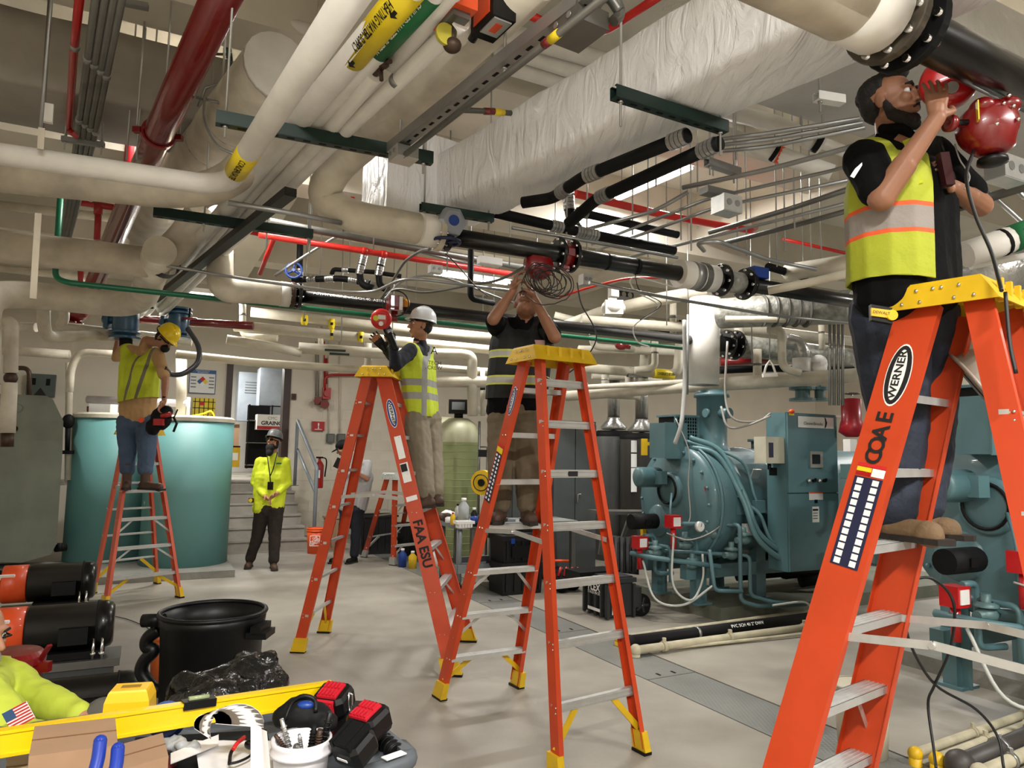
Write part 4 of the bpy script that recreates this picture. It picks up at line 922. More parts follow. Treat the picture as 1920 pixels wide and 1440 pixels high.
for (px,py,r,m_,l) in ((1205,470,.0,0,0),): pass
t=thing('hanger_bolt','bronze valve between the riser lengths at the left edge','valve',P(20,705,6.2)); part('body',MB().cyl(P(20,700,6.2),P(19,718,6.2),.035,n=10).ell(P(20,709,6.2),.055),brown_m,t); part('cap',MB().cyl(P(14,812,6.2),P(13,838,6.2),.05,n=10),brown_m,t)
# large cream pipes crossing the upper right behind the man
many([
([(1340,205,5.2),(1460,232,5.0),(1540,275,4.9)],.06,'upper cream pipe with a black band left of the bearded man'),
([(1340,245,5.1),(1455,288,4.9),(1560,325,4.8)],.06,'lower cream pipe with an orange band left of the bearded man'),
([(1345,215,6.4),(1440,230,6.2),(1600,290,6)],.05,'thin cream pipe behind the banded pipes'),
([(1810,478,3.9),(1920,440,3.9),(2000,420,3.9)],.075,'cream pipe with a green label right of the bearded man'),
([(1820,500,4.2),(1920,480,4.2)],.02,'thin cream pipe under the green labelled pipe'),
([(940,60,4.7),(1100,105,4.9),(1300,170,5.2)],.065,'first cream pipe crossing above the white duct'),
([(930,85,4.9),(1075,130,5),(1250,190,5.2)],.065,'second cream pipe crossing above the white duct'),
([(920,115,5.0),(1040,150,5.1),(1200,200,5.2)],.06,'third cream pipe crossing above the white duct'),
([(600,25,4.6),(700,42,4.6)],.05,'cream pipe crossing behind the top of the bundle'),
([(320,-12,4.6),(480,30,4.6),(600,62,4.6)],.045,'thin cream pipe crossing above the huge capped pipe'),
],ins_w,'insulated_pipe','pipe','cream insulated pipes near the ceiling')
t=thing('pipe_band','black end band on the upper cream pipe at the upper right','band',P(1530,268,4.9)); band(t,P(1527,267,4.9),P(1537,272,4.9),.063,blk_m,'ring')
t=thing('pipe_band','orange and black band on the lower cream pipe at the upper right','band',P(1452,287,4.9)); band(t,P(1449,284.5,4.9),P(1456,288.5,4.9),.063,blk_m,'ring'); band(t,P(1456,288.5,4.9),P(1466,292,4.9),.063,orange_e,'ring','orange ring')
t=thing('pipe_label','green pipe label with dark lettering at the right edge','label',P(1905,450,3.9)); band(t,P(1893,450,3.9),P(1930,436,3.9),.077,grn_l,'sleeve'); band(t,P(1876,456,3.9),P(1882,453.5,3.9),.078,blk_m,'tape'); text_pipe('H.S.',P(1903,446,3.9),P(1925,438,3.9),0,.0775,.06,ink,t,.9)
# big silver flue along the right
t,p=pipe('flue_pipe','large grey insulated flue at the right, behind the man in jeans','flue',MC['plastic_wrap'],.17,[P(1352,588,8.0),P(1400,585,7.8),P(1600,575,7.0)],.15,n=28)
for px in (1430,1450,1470,1490,1510): band(t,P(px,583,7.7-(px-1400)*.004),P(px+2,583,7.7-(px-1400)*.004),.173,galv_d,'band')
t,p=pipe('flue_pipe','big crumpled silver duct behind the waist of the bearded man','flue',wiz,.2,[P(1790,525,5.0),P(1920,500,5.0),P(2000,490,5)],n=28)
t,p=pipe('flue_pipe','white insulated vertical flue above the front boiler','flue',ins_w,.175,[P(1322,560,8.2),P(1319,722,8.2)],n=32)
tube('thin grey conduit running down the left of the white flue',galv,.016,[P(1290,590,7.9),P(1288,740,7.9)])
t,p=pipe('insulated_pipe','long cream pipe sloping across behind the centre ladder to the man in jeans','pipe',ins_b,.08,[P(1062,741,9.7),P(1250,727,9.0),P(1640,702,7.5)])
t,p=pipe('insulated_pipe','second thinner cream pipe just above the long sloping one','pipe',ins_b,.035,[P(1062,728,9.5),P(1290,716,8.8)])
for k,px in enumerate((1556,1564,1572,1580)): tube(ORD[k]+' from the left of the bright vertical conduits beside the jeans',galv,.016,[P(px,575,7.3),P(px,760,7.3)],group='vertical conduits left of the jeans')
t,p=pipe('insulated_pipe','foil wrapped elbow right of the flue','pipe',wiz,.09,[P(1470,640,8),P(1500,645,8),P(1503,680,8)],.15); band(t,P(1503,672,8),P(1503,697,8),.1,white_p,'white_pot')
t,p=pipe('insulated_pipe','white domed pot beside the foil elbow','pipe',white_p,.09,[P(1535,680,8),P(1535,699,8)])
part('dome',MB().ell(P(1535,680,8),.09),white_p,t)
t,p=pipe('red_pipe','dark red pipe behind the flue at right','pipe',dred,.05,[P(1350,679,9.2),P(1440,676,9.2)])
t,p=pipe('black_pipe','black pipe low behind the flue at right','pipe',blk_m,.05,[P(1350,694,9.4),P(1440,690,9.4),P(1600,694,9.4)])
for i,(px,py) in enumerate(((1205,612),(1225,618),(1245,620),(1262,626),(1275,612))): 
    t=thing('valve',ORD[i]+' from the left of the black valves behind the far black pipe','valve',P(px,py,10.4),'row of black valves behind the far black pipe'); part('body',MB().ell(P(px,py,10.4),(.06,.05,.06)).cyl(P(px-9,py,10.4),P(px+9,py,10.4),.04,n=10),blk_m,t); part('stem',MB().cyl(P(px,py,10.4),P(px,py-12,10.4),.014,n=6),blk_m,t)
t=thing('valve','small red valve behind the centre ladder cap','valve',P(1168,648,9.8)); part('body',MB().ell(P(1165,648,9.8),(.09,.06,.06)).cyl(P(1155,646,9.8),P(1182,650,9.8),.04,n=10),dred,t); part('wheel',wheel(MB(),P(1168,640,9.8),ZZ,.05,.008),dred,t)
t=thing('valve','white painted valve in the cream line below the coil','valve',P(1150,575,8)); part('body',MB().box(P(1150,578,8),(.2,.16,.16)).cyl(P(1148,570,8),P(1148,550,8),.05,n=10).ell(P(1150,578,8),(.14,.1,.1)),ins_w,t)
band_t=thing('pipe_label','yellow printed label on the cream pipe left of the flue','label',P(1240,700,10.4)); band(band_t,P(1226,700,10.4),P(1262,702.5,10.5),.0725,yel_l,'sleeve'); text_pipe('CONDENSATE RETURN',P(1226,700,10.4),P(1262,702.5,10.5),0,.073,.04,ink,band_t,.9)
for (px,py,d,l) in ((571,600,10.1,'first'),(622,607,10.3,'second'),(622,627,9.75,'third'),(677,632,9.9,'fourth')):
    t=thing('pipe_label',l+' yellow arrow band on the cream pipes left of the gong','label',P(px,py,d)); band(t,P(px-4,py-.4,d),P(px+4,py+.4,d),.075,yel_l,'sleeve'); part('arrow',MB().box(P(px,py,d-.078),(.04,.002,.04)),ink,t)
for (px0,px1,py,d,l) in ((609,648,656,9.65,'upper'),(618,655,663,9.7,'lower')):
    t=thing('pipe_label',l+' dark green label on the cream pipe above the doorway','label',P(px0,py,d)); part('strip',MB().beam(P(px0,py,d-.08),P(px1,py+2,d-.08),.01,.03),strut_g,t)
# blue strainers over the man in the yellow hat
def strainer(label,px,py,d,s=1):
    c=P(px,py,d); t=thing('strainer_valve',label,'valve',c); bm2=mat('steel_blue_enamel',(42,82,112),.35,coat=.3)
    part('body',MB().lathe(c-ZZ*.2*s,ZZ,[(.09*s,0),(.12*s,.02*s),(.14*s,.1*s),(.14*s,.3*s),(.12*s,.36*s),(.1*s,.4*s)],24),bm2,t)
    for z in (-.2,-.14,.14,.2): flange(t,c+ZZ*z*s,ZZ,.17*s,.028*s,bm2,10)
    part('side_port',MB().cyl(c,c-V((.26*s,0,-.02)),.05*s,n=12).box(c-V((.2*s,0,0)),(.05*s,.14*s,.18*s)),bm2,t)
    return t
strainer('left blue bolted strainer above the man in the yellow hard hat',236,602,8.3)
t=strainer('right blue bolted strainer behind the yellow hard hat',335,606,8.5,.85)
t,p=pipe('black_pipe','short black pipe hanging below the left blue strainer','pipe',blk_m,.07,[P(236,628,8.3),P(236,650,8.3)])
t=thing('valve','dark red valve left of the left blue strainer','valve',P(150,590,8.4)); part('body',MB().cyl(P(153,565,8.4),P(140,605,8.4),.07,n=14).ell(P(147,586,8.4),.11),dred,t); flange(t,P(137,605,8.4),V((-.3,0,-1)),.12,.03,dred,6); flange(t,P(155,566,8.4),V((.3,0,1)),.12,.03,dred,6)
for (px,py,d,l) in ((273,577,8.2,'black hand wheel right of the left blue strainer'),(355,597,8.4,'dark red hand wheel at the right blue strainer')):
    c=P(px,py,d); t=thing('gate_valve',l,'valve wheel',c); part('rim',wheel(MB(),c,ZZ+V((0,-.2,0)),.075,.012),blk_m if px<300 else dred,t); part('stem',MB().cyl(c,c+ZZ*.12,.012,n=8),blk_m,t)
cable('black flexible hose looping right of the man in the yellow hard hat',mat('hose_black',(46,48,52),.4),.03,[P(352,616,8.3),P(372,650,8.2),P(370,680,8.1),P(345,700,8.0),P(322,702,7.9),P(308,690,7.8)],'hose','hose')

# further clutter of the pipe field
def drops(lst,m,cat='pipe'):
    for (pts,r,l,b) in lst:
        t,p=pipe('insulated_pipe',l,cat,m,r,[P(*q) for q in pts],.1,'drops in the far pipe field',n=12)
        if b: band(t,lerp(p[0],p[1],.4),lerp(p[0],p[1],.46),r*1.06,b,'band')
drops([
([(1110,612,10),(1112,650,10),(1190,655,10)],.05,'white drop with an elbow just right of the yellow ladder cap',galv_d),
([(1228,640,10.2),(1228,690,10.2),(1190,694,10.2)],.05,'white drop turning left near the yellow printed label',galv_d),
([(1262,560,9.4),(1262,640,9.4)],.045,'white riser beside the left edge of the flue',galv_d),
([(1135,690,11),(1135,740,11),(1200,742,11)],.06,'fat white drop above the grey water heaters',alu),
([(905,690,10.6),(905,780,10.6)],.035,'thin white drop left of the man in the dark vest',blk_m),
([(455,560,9.8),(455,630,9.8),(520,634,9.8)],.045,'white drop above the doorway turning right',galv_d),
([(600,612,10.4),(602,660,10.4)],.04,'short white drop right of the doorway',blk_m),
([(1385,590,8.8),(1386,640,8.8),(1440,644,8.8)],.06,'cream drop right of the flanged black pipe',galv_d),
([(1420,655,8.4),(1420,722,8.4)],.05,'cream riser behind the control cabinet',galv_d),
([(1540,600,8.4),(1541,655,8.4)],.035,'thin chrome drop above the white pots',galv_d)],MC['pale_cream_insulation'])
for (px,py,d,w,l) in ((1170,560,9.5,.3,'left'),(1195,705,10.4,.35,'middle'),(1400,668,9.0,.4,'right')):
    t=thing('pipe_clamp_row',l+' of the dark clamp blocks behind the flue','pipe clamp',P(px,py,d)); c=P(px,py,d)
    part('channel',MB().box(c,(w,.05,.05),(VV,UU,ZZ)),galv_d,t)
    for k in (-1,0,1): part('clamp',MB().torus(c+VV*w*.33*k+ZZ*.06,UU,.05,.012,14,6),blk_m,t)
c=P(1443,705,7.9); t=thing('clevis_hanger','white painted triangular clevis holding the long sloping pipe','pipe hanger',c)
part('yoke',MB().tube([P(1432,702,7.6),P(1437,685,7.6),P(1443,676,7.6),P(1449,685,7.6),P(1455,702,7.6)],.012,6),ins_w,t); part('rod',MB().cyl(P(1443,676,7.6),P(1444,430,7.6),.008,n=6),rodm,t); part('cradle',MB().beam(P(1430,704,7.6),P(1457,703,7.6),.05,.04),ins_w,t)
for k,(px,y0,y1,d) in enumerate(((500,455,470,7.2),(570,560,600,8.8),(640,470,640,8.9),(735,600,650,9.5),(780,455,560,7.6),(905,480,600,8),(925,520,640,8.4),(1005,560,600,8),(1040,480,560,7.4),(1250,560,610,8.4),(1290,570,650,8.6),(1410,590,680,8.0))):
    solo('hanger_rod',MB().cyl(P(px,y1,d),V((P(px,y0,d).x,P(px,y0,d).y,H0)),.007,n=6),rodm,ORD[k]+' from the left of the far hanger rods above the cream pipes','rod','far hanger rods')
# ================================================================= boilers
def boiler(O, who, full=True):
    "O = centre of the front head; the barrel runs along VV behind it"
    W=lambda v,u,z: O+VV*v+UU*u+ZZ*z
    g=V((O.x,O.y,PH if full else .12)); t=thing('boiler','teal fire-tube boiler '+who,'boiler',g); zb=g.z-O.z
    part('barrel',MB().lathe(O,VV,[(0,.06),(.6,.06),(.64,.1),(.64,.42),(.6,.44),(.6,3.1),(.55,3.2),(0,3.2)],48),teal,t)
    hd=part('front_head',MB().lathe(O,VV,[(0,-.06),(.30,-.06),(.50,-.03),(.55,0),(.62,.02),(.62,.08)],40),teal,t)
    bl=MB()
    for k in range(20):
        a=6.2832*k/20; bl.ell(W(-.012,math.cos(a)*.56,math.sin(a)*.56),.018,8,5)
    part('head_bolts',bl,teal,hd,kind='stuff')
    part('joint_ring',MB().torus(W(.1,0,0),VV,.64,.02,40,6),teal,t)
    part('jacket_strip',MB().torus(W(.95,0,0),VV,.602,.012,40,5),alu,t)
    part('burner_plate',MB().lathe(W(-.06,-.02,.13),VV,[(0,-.05),(.17,-.05),(.19,-.03),(.19,.02)],28),teal,t)
    part('sight_ring',MB().torus(W(-.12,-.02,.13),VV,.15,.012,24,6),blk_m,t)
    part('inspection_door',MB().lathe(W(-.05,.2,-.22),VV,[(0,-.03),(.16,-.03),(.18,0),(.18,.03)],24),teal,t)
    mt=part('blower_motor',MB().cyl(W(-.42,.08,.26),W(-.16,.08,.26),.11,n=22).lathe(W(-.42,.08,.26),VV,[(0,-.02),(.08,-.02),(.11,0)],22),teal,t)
    part('motor_box',MB().box(W(-.22,-.03,.26),(.12,.1,.14),(VV,UU,ZZ)),teal,mt)
    cb=part('control_box',MB().box(W(-.1,-.02,.66),(.3,.26,.38),(VV,UU,ZZ)),teal,t); part('lid',MB().box(W(-.1,-.155,.66),(.31,.012,.39),(VV,UU,ZZ)),teal,cb)
    cg=part('intake_cage',MB().box(W(.14,.1,.76),(.3,.3,.34),(VV,UU,ZZ)),blk_m,t)
    gm=MB()
    for i in range(9): gm.box(W(.0+.035*i,-.055,.76),(.008,.008,.34),(VV,UU,ZZ))
    for i in range(10): gm.box(W(.14,-.055,.60+.036*i),(.3,.008,.008),(VV,UU,ZZ))
    part('grille',gm,teal,cg)
    part('cage_frame',MB().box(W(.14,.1,.94),(.34,.34,.02),(VV,UU,ZZ)).box(W(-.02,-.05,.76),(.02,.02,.36),(VV,UU,ZZ)).box(W(.30,-.05,.76),(.02,.02,.36),(VV,UU,ZZ)),teal,cg)
    # saddle legs and skid
    for v in (.05,.9,2.4):
        for u in (-.32,.32):
            part('leg',MB().box(W(v,u,(zb-.35)/2),(.14,.1,-zb-.35),(VV,UU,ZZ)).box(W(v,u,zb+.01),(.2,.2,.02),(VV,UU,ZZ)).box(W(v,u-.05*(1 if u>0 else -1),(zb-.35)/2),(.02,.12,-zb-.35),(VV,UU,ZZ)),teal,t)
    for u in (-.32,.32): part('skid_beam',MB().box(W(1.3,u,zb+.33),(2.9,.1,.14),(VV,UU,ZZ)),teal,t)
    # stack
    if full:
        s0=W(.55,0,.55); part('stack',MB().lathe(s0,ZZ,[(.22,0),(.17,.08),(.17,.62),(.2,.62),(.2,.66),(.17,.66),(.17,.7)],28),teal,t)
        part('stack_port',MB().cyl(W(.55,-.14,.98),W(.55,-.28,.98),.06,n=14).cyl(W(.4,-.1,.98),W(.36,-.1,.98),.05,n=12),teal,t)
        part('manhole',MB().cyl(W(1.35,0,.58),W(1.35,0,.68),.14,n=20).cyl(W(1.35,0,.68),W(1.35,0,.71),.18,n=20),teal,t)
        part('relief_valve',MB().cyl(W(1.55,-.1,.6),W(1.55,-.1,.78),.05,n=12).lathe(W(1.55,-.1,.78),ZZ,[(.08,0),(.08,.02),(.05,.03),(.05,.16),(.02,.18),(.02,.22)],14),mat('grey_blue_paint',(110,124,132),.4),t)
    # junction boxes on the barrel side
    for (v,u,z,s) in ((.35,-.60,-.05,.12),(.62,-.62,-.02,.16),(.35,-.62,.12,.1)):
        part('side_box',MB().box(W(v,u,z),(s,.08,s*.8),(VV,UU,ZZ)),teal,t)
    part('sensor',MB().box(W(.45,-.655,-.25),(.16,.06,.12),(VV,UU,ZZ)).box(W(.38,-.69,-.25),(.02,.01,.05),(VV,UU,ZZ)),white_p,t)
    tu=part('cross_drum',MB().cyl(W(.95,-.62,.18),W(.95,-.62,-.42),.09,n=18).cyl(W(.95,-.62,.2),W(1.15,-.62,.2),.03,n=10).cyl(W(.95,-.62,-.46),W(1.15,-.62,-.46),.03,n=10),teal,t)
    part('name_plate',MB().box(W(.62,-.585,.32),(.12,.01,.1),(VV,UU+ZZ*.5,ZZ-UU*.5)),alu,t)
    # gas train in front
    pipes_=[([(-.45,-.05,-.35),(-.3,-.05,-.35),(-.3,-.05,-.75),(-.1,-.1,-.75)],.022),([(-.25,-.35,-.2),(.25,-.62,-.2),(.25,-.72,-.2),(.25,-.72,-.95),(.4,-.8,-1.0),(1.1,-.85,-1.02)],.022),
      ([(.0,-.55,-.45),(.0,-.62,-.85),(.25,-.75,-.85)],.02),([(-.35,-.1,-.5),(.35,-.75,-.5),(.35,-.75,-.9),(.55,-.85,-.96),(1.0,-.9,-1.0)],.02),([(-.3,.15,-.45),(-.3,-.3,-.45),(-.3,-.3,-.8)],.02),
      ([(-.5,.1,-.55),(-.5,-.2,-.55),(.1,-.6,-.62)],.026),([(-.2,-.2,.1),(-.3,-.3,-.05),(-.3,-.3,-.3)],.012)]
    for q,r in pipes_: part('gas_pipe',MB().tube(rnd_path([W(*a) for a in q],.06),r,10),teal,t)
    for (v,u,z,sz) in ((-.15,-.35,-.42,.1),(.1,-.5,-.3,.12),(-.38,-.15,-.52,.1),(.2,-.65,-.5,.1),(-.1,-.4,-.62,.09),(.32,-.7,-.35,.1)):
        c=W(v,u,z); part('gas_valve',MB().ell(c,(sz*.7,sz*.6,sz*.5)).cyl(c,c+ZZ*sz*1.3,sz*.3,n=10).lathe(c+ZZ*sz*.5,ZZ,[(sz*.7,0),(sz*.7,.015),(sz*.4,.03)],14).cyl(c-VV*sz,c+VV*sz,sz*.32,n=10),mat('teal_grey',(84,112,112),.45,.1),t)
    for (v,u,z) in ((.05,-.45,.12),(-.28,-.32,-.18),(-.48,-.02,-.42)):
        c=W(v,u,z); rbx=part('ignition_unit',MB().box(c,(.13,.12,.13),(VV,UU,ZZ)).cyl(c-ZZ*.06,c-ZZ*.28,.03,n=10),mat('signal_red',(190,22,26),.35,coat=.3),t); part('face',MB().box(c-UU*.063,(.09,.006,.09),(VV,UU,ZZ)),white_p,rbx)
    part('gas_filter',MB().cyl(W(-.62,-.05,-.2),W(-.3,-.05,-.2),.08,n=18).box(W(-.46,-.14,-.2),(.07,.006,.06),(VV,UU,ZZ)),blk_m,t)
    gz=W(-.1,-.5,-.22); gd=part('gauge',MB().lathe(gz,-UU,[(0,0),(.055,0),(.055,.03),(.045,.035)],20),alu,t); part('dial',MB().cyl(gz-UU*.034,gz-UU*.037,.046,n=20),white_p,gd); part('needle',MB().beam(gz-UU*.039,gz-UU*.039+ZZ*.035+VV*.012,.004,.002,UU),ink,gd)
    gl=MB()
    for k in range(3): gl.cyl(W(.02+.05*k,-.5,-.05),W(.02+.05*k,-.5,-.28),.008,n=6)
    gl.cyl(W(0,-.5,-.12),W(.14,-.5,-.12),.008,n=6); part('sight_glass',gl,alu,t)
    # teal flexible hoses and thin cables
    hs=[([(.05,-.2,.7),(.3,-.4,.55),(.38,-.66,.1),(.5,-.76,-.3),(.9,-.85,-.52),(1.25,-.9,-.3),(1.35,-.85,.1)],.028),([(.05,-.2,.6),(.22,-.45,.5),(.34,-.68,.05),(.46,-.78,-.36),(.9,-.88,-.6),(1.28,-.92,-.34),(1.4,-.85,.1)],.028),
        ([(.42,-.62,.02),(.55,-.7,-.1),(.65,-.78,-.38),(.95,-.85,-.46),(1.2,-.88,-.25),(1.3,-.85,.15)],.02),([(.0,-.2,.66),(.5,-.5,.45),(.62,-.62,0),(1.0,-.75,-.2),(1.2,-.8,.2)],.016)]
    if not full: hs=hs[:2]
    for q,r in hs: part('flexible_hose',MB().tube(smooth_path([W(*a) for a in q],8),r,9),mat('teal_hose',(96,134,140),.4),t)
    ht=mat('pale_hose',(186,190,184),.45,var=0)
    for q in ([(-.3,-.35,-.3),(-.35,-.4,-.8),(-.2,-.5,-.95),(-.05,-.5,-.75),(-.05,-.5,-.5)],[(-.5,-.1,-.6),(-.5,-.3,-.95),(-.25,-.45,-1.0),(.0,-.6,-.8)],[(.5,-.9,-.98),(.8,-1.0,-.95),(.9,-1.02,-1.0),(1.0,-1.0,-1.08)]):
        part('pale_tube',MB().tube(smooth_path([W(*a) for a in q],7),.012,7),ht,t)
    for q in ([(-.1,-.15,.9),(-.05,-.3,.55),(-.1,-.35,.2),(-.12,-.4,-.1),(-.15,-.4,-.2)],[(.2,-.5,.1),(.1,-.6,-.2),(-.2,-.5,-.35),(-.35,-.3,-.3)]):
        part('wire',MB().tube(smooth_path([W(*a) for a in q],7),.007,6),mat('grey_wire',(150,146,140),.5,var=0),t)
    return t,W
Ob=P(1264,940,7.95); b1,Wb=boiler(Ob,'in front of the grey water heaters, left of the control cabinet')
Ob2=P(1862,985,4.85); b2,Wb2=boiler(Ob2,'at the right edge, behind the nearest stepladder',False)
cable('grey conduit hanging down to the front boiler control box',mat('grey_conduit',(160,160,156),.4),.022,[P(1283,600,7.6),P(1284,700,7.6),P(1281,760,7.5),P(1276,800,7.4),P(1265,833,7.4)],'conduit','conduit')
cable('black cable swinging from the cabinet top to the boiler stack',mat('grey_wire',(120,116,112)),.012,[P(1364,640,7.6),P(1360,740,7.6),P(1375,785,7.5),P(1420,790,7.5),P(1445,775,7.5)])
cable('lower grey cable between the boiler and cabinet top',MC['grey_wire'],.012,[P(1352,762,7.6),P(1365,800,7.5),P(1400,798,7.5),P(1445,780,7.4)])
# control cabinet
cab=thing('control_cabinet','tall teal control cabinet with a touch screen and white name board','control cabinet',P(1478,1073,7.4)*1)
k=P(1478,1073,7.4); zt=P(1478,773,7.4).z; wv=.745; wu=.26; hh=zt-k.z
K=lambda v,u,z: k+VV*v+UU*u+ZZ*z
part('body',MB().box(K(wv/2,wu/2,hh/2),(wv,wu,hh),(VV,UU,ZZ)),teal,cab)
zs=hh*.565*.0+ (P(1478,925,7.4).z-k.z)
ud=part('door',MB().box(K(wv/2,-.012,(zs+hh)/2),(wv-.01,.022,hh-zs-.012),(VV,UU,ZZ)),teal,cab); ld=part('door',MB().box(K(wv/2,-.012,zs/2),(wv-.01,.022,zs-.012),(VV,UU,ZZ)),teal,cab)
def onc(px,py,u=-.026):  # point on the cabinet door plane at a pixel
    r=CR@V(((px-960)/F,(720-py)/F,-1)); o=V((0,0,CAMH)); t_=((k+UU*u)-o).dot(UU)/r.dot(UU); return o+r*t_
def plate(px0,py0,px1,py1,m,parent,th=.004,u=-.026,name='plate'):
    a=onc(px0,py0,u); b=onc(px1,py1,u); c=(a+b)/2; return part(name,MB().box(c,(abs((b-a).dot(VV)),th,abs(b.z-a.z)),(VV,UU,ZZ)),m,parent)
nb=plate(1496,780,1563,804,white_p,ud,name='name_board')
text('CleaverBrooks',onc(1525,794.5,-.031),VV,ZZ,.034,ink,nb)
q=onc(1547,793,-.03); part('emblem',MB().ext([(-.01,-.06),(.012,-.045),(.03,0),(.012,.045),(-.01,.06),(.002,.02),(.002,-.02)],q,VV,ZZ,-UU,.002),ink,nb)
sc_=plate(1518,846,1542,877,mat('screen_bezel',(150,152,144),.4),ud,.02,name='screen_frame'); plate(1523,852,1538,870,blk,sc_,.004,-.038,name='screen')
for i in range(4):
    q=onc(1514.5+9.8*i,901,-.03); part('selector_switch',MB().cyl(q,q-UU*.03,.018,n=12).box(q-UU*.035+ZZ*.01,(.012,.02,.03),(VV,UU,ZZ)),blk_p if i%2 else chrome,ud)
lb=plate(1517,923,1543,937,white_p,ld,name='label_plate'); plate(1517,922.5,1543,925,orange_e,lb,.006,name='stripe')
q=onc(1530,940,-.03); part('padlock',MB().box(q,(.03,.02,.035),(VV,UU,ZZ)),blk_p,ld); tg=plate(1523,950,1536,979,white_p,ld,name='tag'); 
part('tag_print',MB().box(onc(1529,956,-.03),(.08,.002,.02),(VV,UU,ZZ)),ink,tg)
for i,py in enumerate((962,967,972)): part('tag_print',MB().box(onc(1529,py,-.03),(.07,.002,.01),(VV,UU,ZZ)),grey_p,tg)
for px in (1484,1572): plate(px-5,774.5+(px-1484)*.04,px+5,779+(px-1484)*.04,yel_l if px<1500 else white_p,ud,name='sticker')
q=K(.06,-.03,hh+.01); part('lamp',MB().ell(q,(.03,.03,.025)),orange_e,cab)
bx=thing('meter_box','beige electrical box on the left side of the control cabinet','electrical box',P(1448,870,7.2)); a=V((0,0,P(1452,844,7.4).z))+V(((k-VV*.132+UU*.10).x,(k-VV*.132+UU*.10).y,0)); part('case',MB().box(a,(.26,.16,.27),(VV,UU,ZZ)),mat('beige_case',(190,186,166),.5),bx); part('window',MB().box(a-UU*.082-VV*.06,(.06,.006,.15),(VV,UU,ZZ)),navy,bx); part('conduit_stub',MB().cyl(a-ZZ*.14,a-ZZ*.2,.02,n=8).box(a-ZZ*.22+VV*.05,(.06,.05,.08),(VV,UU,ZZ)),blk_p,bx)
# machinery behind the cabinet
def valve_top(label,px,py,d,m,r=.12):
    c=P(px,py,d); t=thing('valve',label,'valve',c); part('flange',MB().lathe(c,ZZ,[(0,0),(r,0),(r,.03),(r*.55,.04),(r*.55,.12),(r,.13),(r,.16),(0,.16)],18,False),m,t); part('stem',MB().cyl(c+ZZ*.14,c+ZZ*.26,.02,n=8),m,t); return t
valve_top('teal flanged valve above the control cabinet',1505,752,8.3,teal,.15); valve_top('smaller teal valve above the right of the cabinet',1537,752,8.3,teal,.1)
t=thing('relief_valve','dark red relief valve right of the control cabinet','valve',P(1598,805,7.6)); c=P(1596,775,7.6)
part('body',MB().lathe(c-ZZ*.2,ZZ,[(.06,-.05),(.13,0),(.11,.1),(.1,.13),(.1,.35),(.05,.36),(0,.36)],20),mat('crimson_enamel',(166,18,36),.35,coat=.3),t); part('wheel',wheel(MB(),P(1598,738,7.6),ZZ,.07,.008),galv_d,t); part('stem',MB().cyl(c+ZZ*.14,P(1598,738,7.6),.012,n=6),alu,t)
t=thing('gas_train','teal gas piping between the cabinet and the nearest ladder','pipework',P(1620,1060,7.2))
for q in ([(1575,892),(1650,892),(1660,930)],[(1595,870),(1595,960),(1575,975)],[(1612,840),(1625,900),(1612,960)],[(1580,1010),(1650,1030),(1690,1020)],[(1620,960),(1622,1055),(1700,1060)],[(1690,900),(1688,1060)]):
    part('pipe',MB().tube(rnd_path([P(a,b,7.2) for a,b in q],.08),.03,9),teal,t)
for (a,b) in ((1603,884),(1640,1040),(1690,960),(1600,1025)): part('valve_body',MB().box(P(a,b,7.15),(.22,.16,.14),(VV,UU,ZZ)),MC['teal_grey'],t)
part('switch_box',MB().box(P(1594,835,7.1),(.1,.08,.12),(VV,UU,ZZ)),white_p,t)
part('drum',MB().cyl(P(1640,900,7.9),P(1740,915,7.4),.45,n=30),teal,t)
t=thing('pump_set','dark pump pipework under the control cabinet','pump',P(1460,1100,8)); 
for q in ([(1380,1078),(1560,1062)],[(1420,1090),(1430,1050),(1500,1045)],[(1500,1090),(1560,1080),(1600,1085)],[(1540,1085),(1542,1050)]): part('pipe',MB().tube([P(a,b,8.4) for a,b in q],.07,10),blk_m,t)
part('pump_body',MB().cyl(P(1470,1060,8.6),P(1560,1050,9),.16,n=18),blk_m,t)
# hull plates low on second pad
# ================================================================= tanks
def tank(label,px,d,R,z0,z1):
    c=P(px,1000,d); c.z=z0; t=thing('storage_tank',label,'tank',c)
    part('shell',MB().lathe(c,ZZ,[(0,0),(R,0),(R,z1-z0-.07),(R-.01,z1-z0-.07)],64),teal_t,t)
    part('lid',MB().lathe(c+ZZ*(z1-z0-.07),ZZ,[(R+.012,0),(R+.012,.05),(R-.03,.075),(0,.085)],64,False),mat('cream_lid',(214,208,190),.6),t)
    return t,c
T1,tc1=tank('left teal cylindrical tank half behind the ladder',207,10.35,.57,.09,2.12)
T2,tc2=tank('right teal cylindrical tank beside the steps',347,10.1,.56,.09,2.09)
part('bead_chain',MB().tube([P(272,940,9.7),P(275,1010,9.75),P(278,1055,9.8)],.014,6),alu,T2)
t=thing('vertical_pipe','thin white sight pipe up the right side of the right tank','pipe',P(416,1070,10.1)); part('tube',MB().cyl(P(424,860,10.1),P(412,1060,10.1),.022,n=8),white_p,t)
for py in (900,975): part('clip',MB().cyl(P(421-(py-900)*.06,py,10.1),P(421-(py-900)*.06,py+5,10.1),.028,n=8),blk_p,t)
tube('pale plastic pipe lying across the tank lids behind the man',mat('lilac_plastic_pipe',(206,200,206),.4),.055,[P(165,749,10),P(352,757,9.9)],'plastic_pipe','pipe',n=14)
t=thing('pump','small white dosing pump on the left teal tank','pump',P(192,775,10.2)); part('case',MB().box(P(194,765,10.2),(.3,.2,.16)),white_p,t); part('head',MB().cyl(P(170,777,10.2),P(170,762,10.2),.05,n=10),dred,t); part('base',MB().box(P(188,777,10.2),(.45,.22,.03)),blk_m,t)
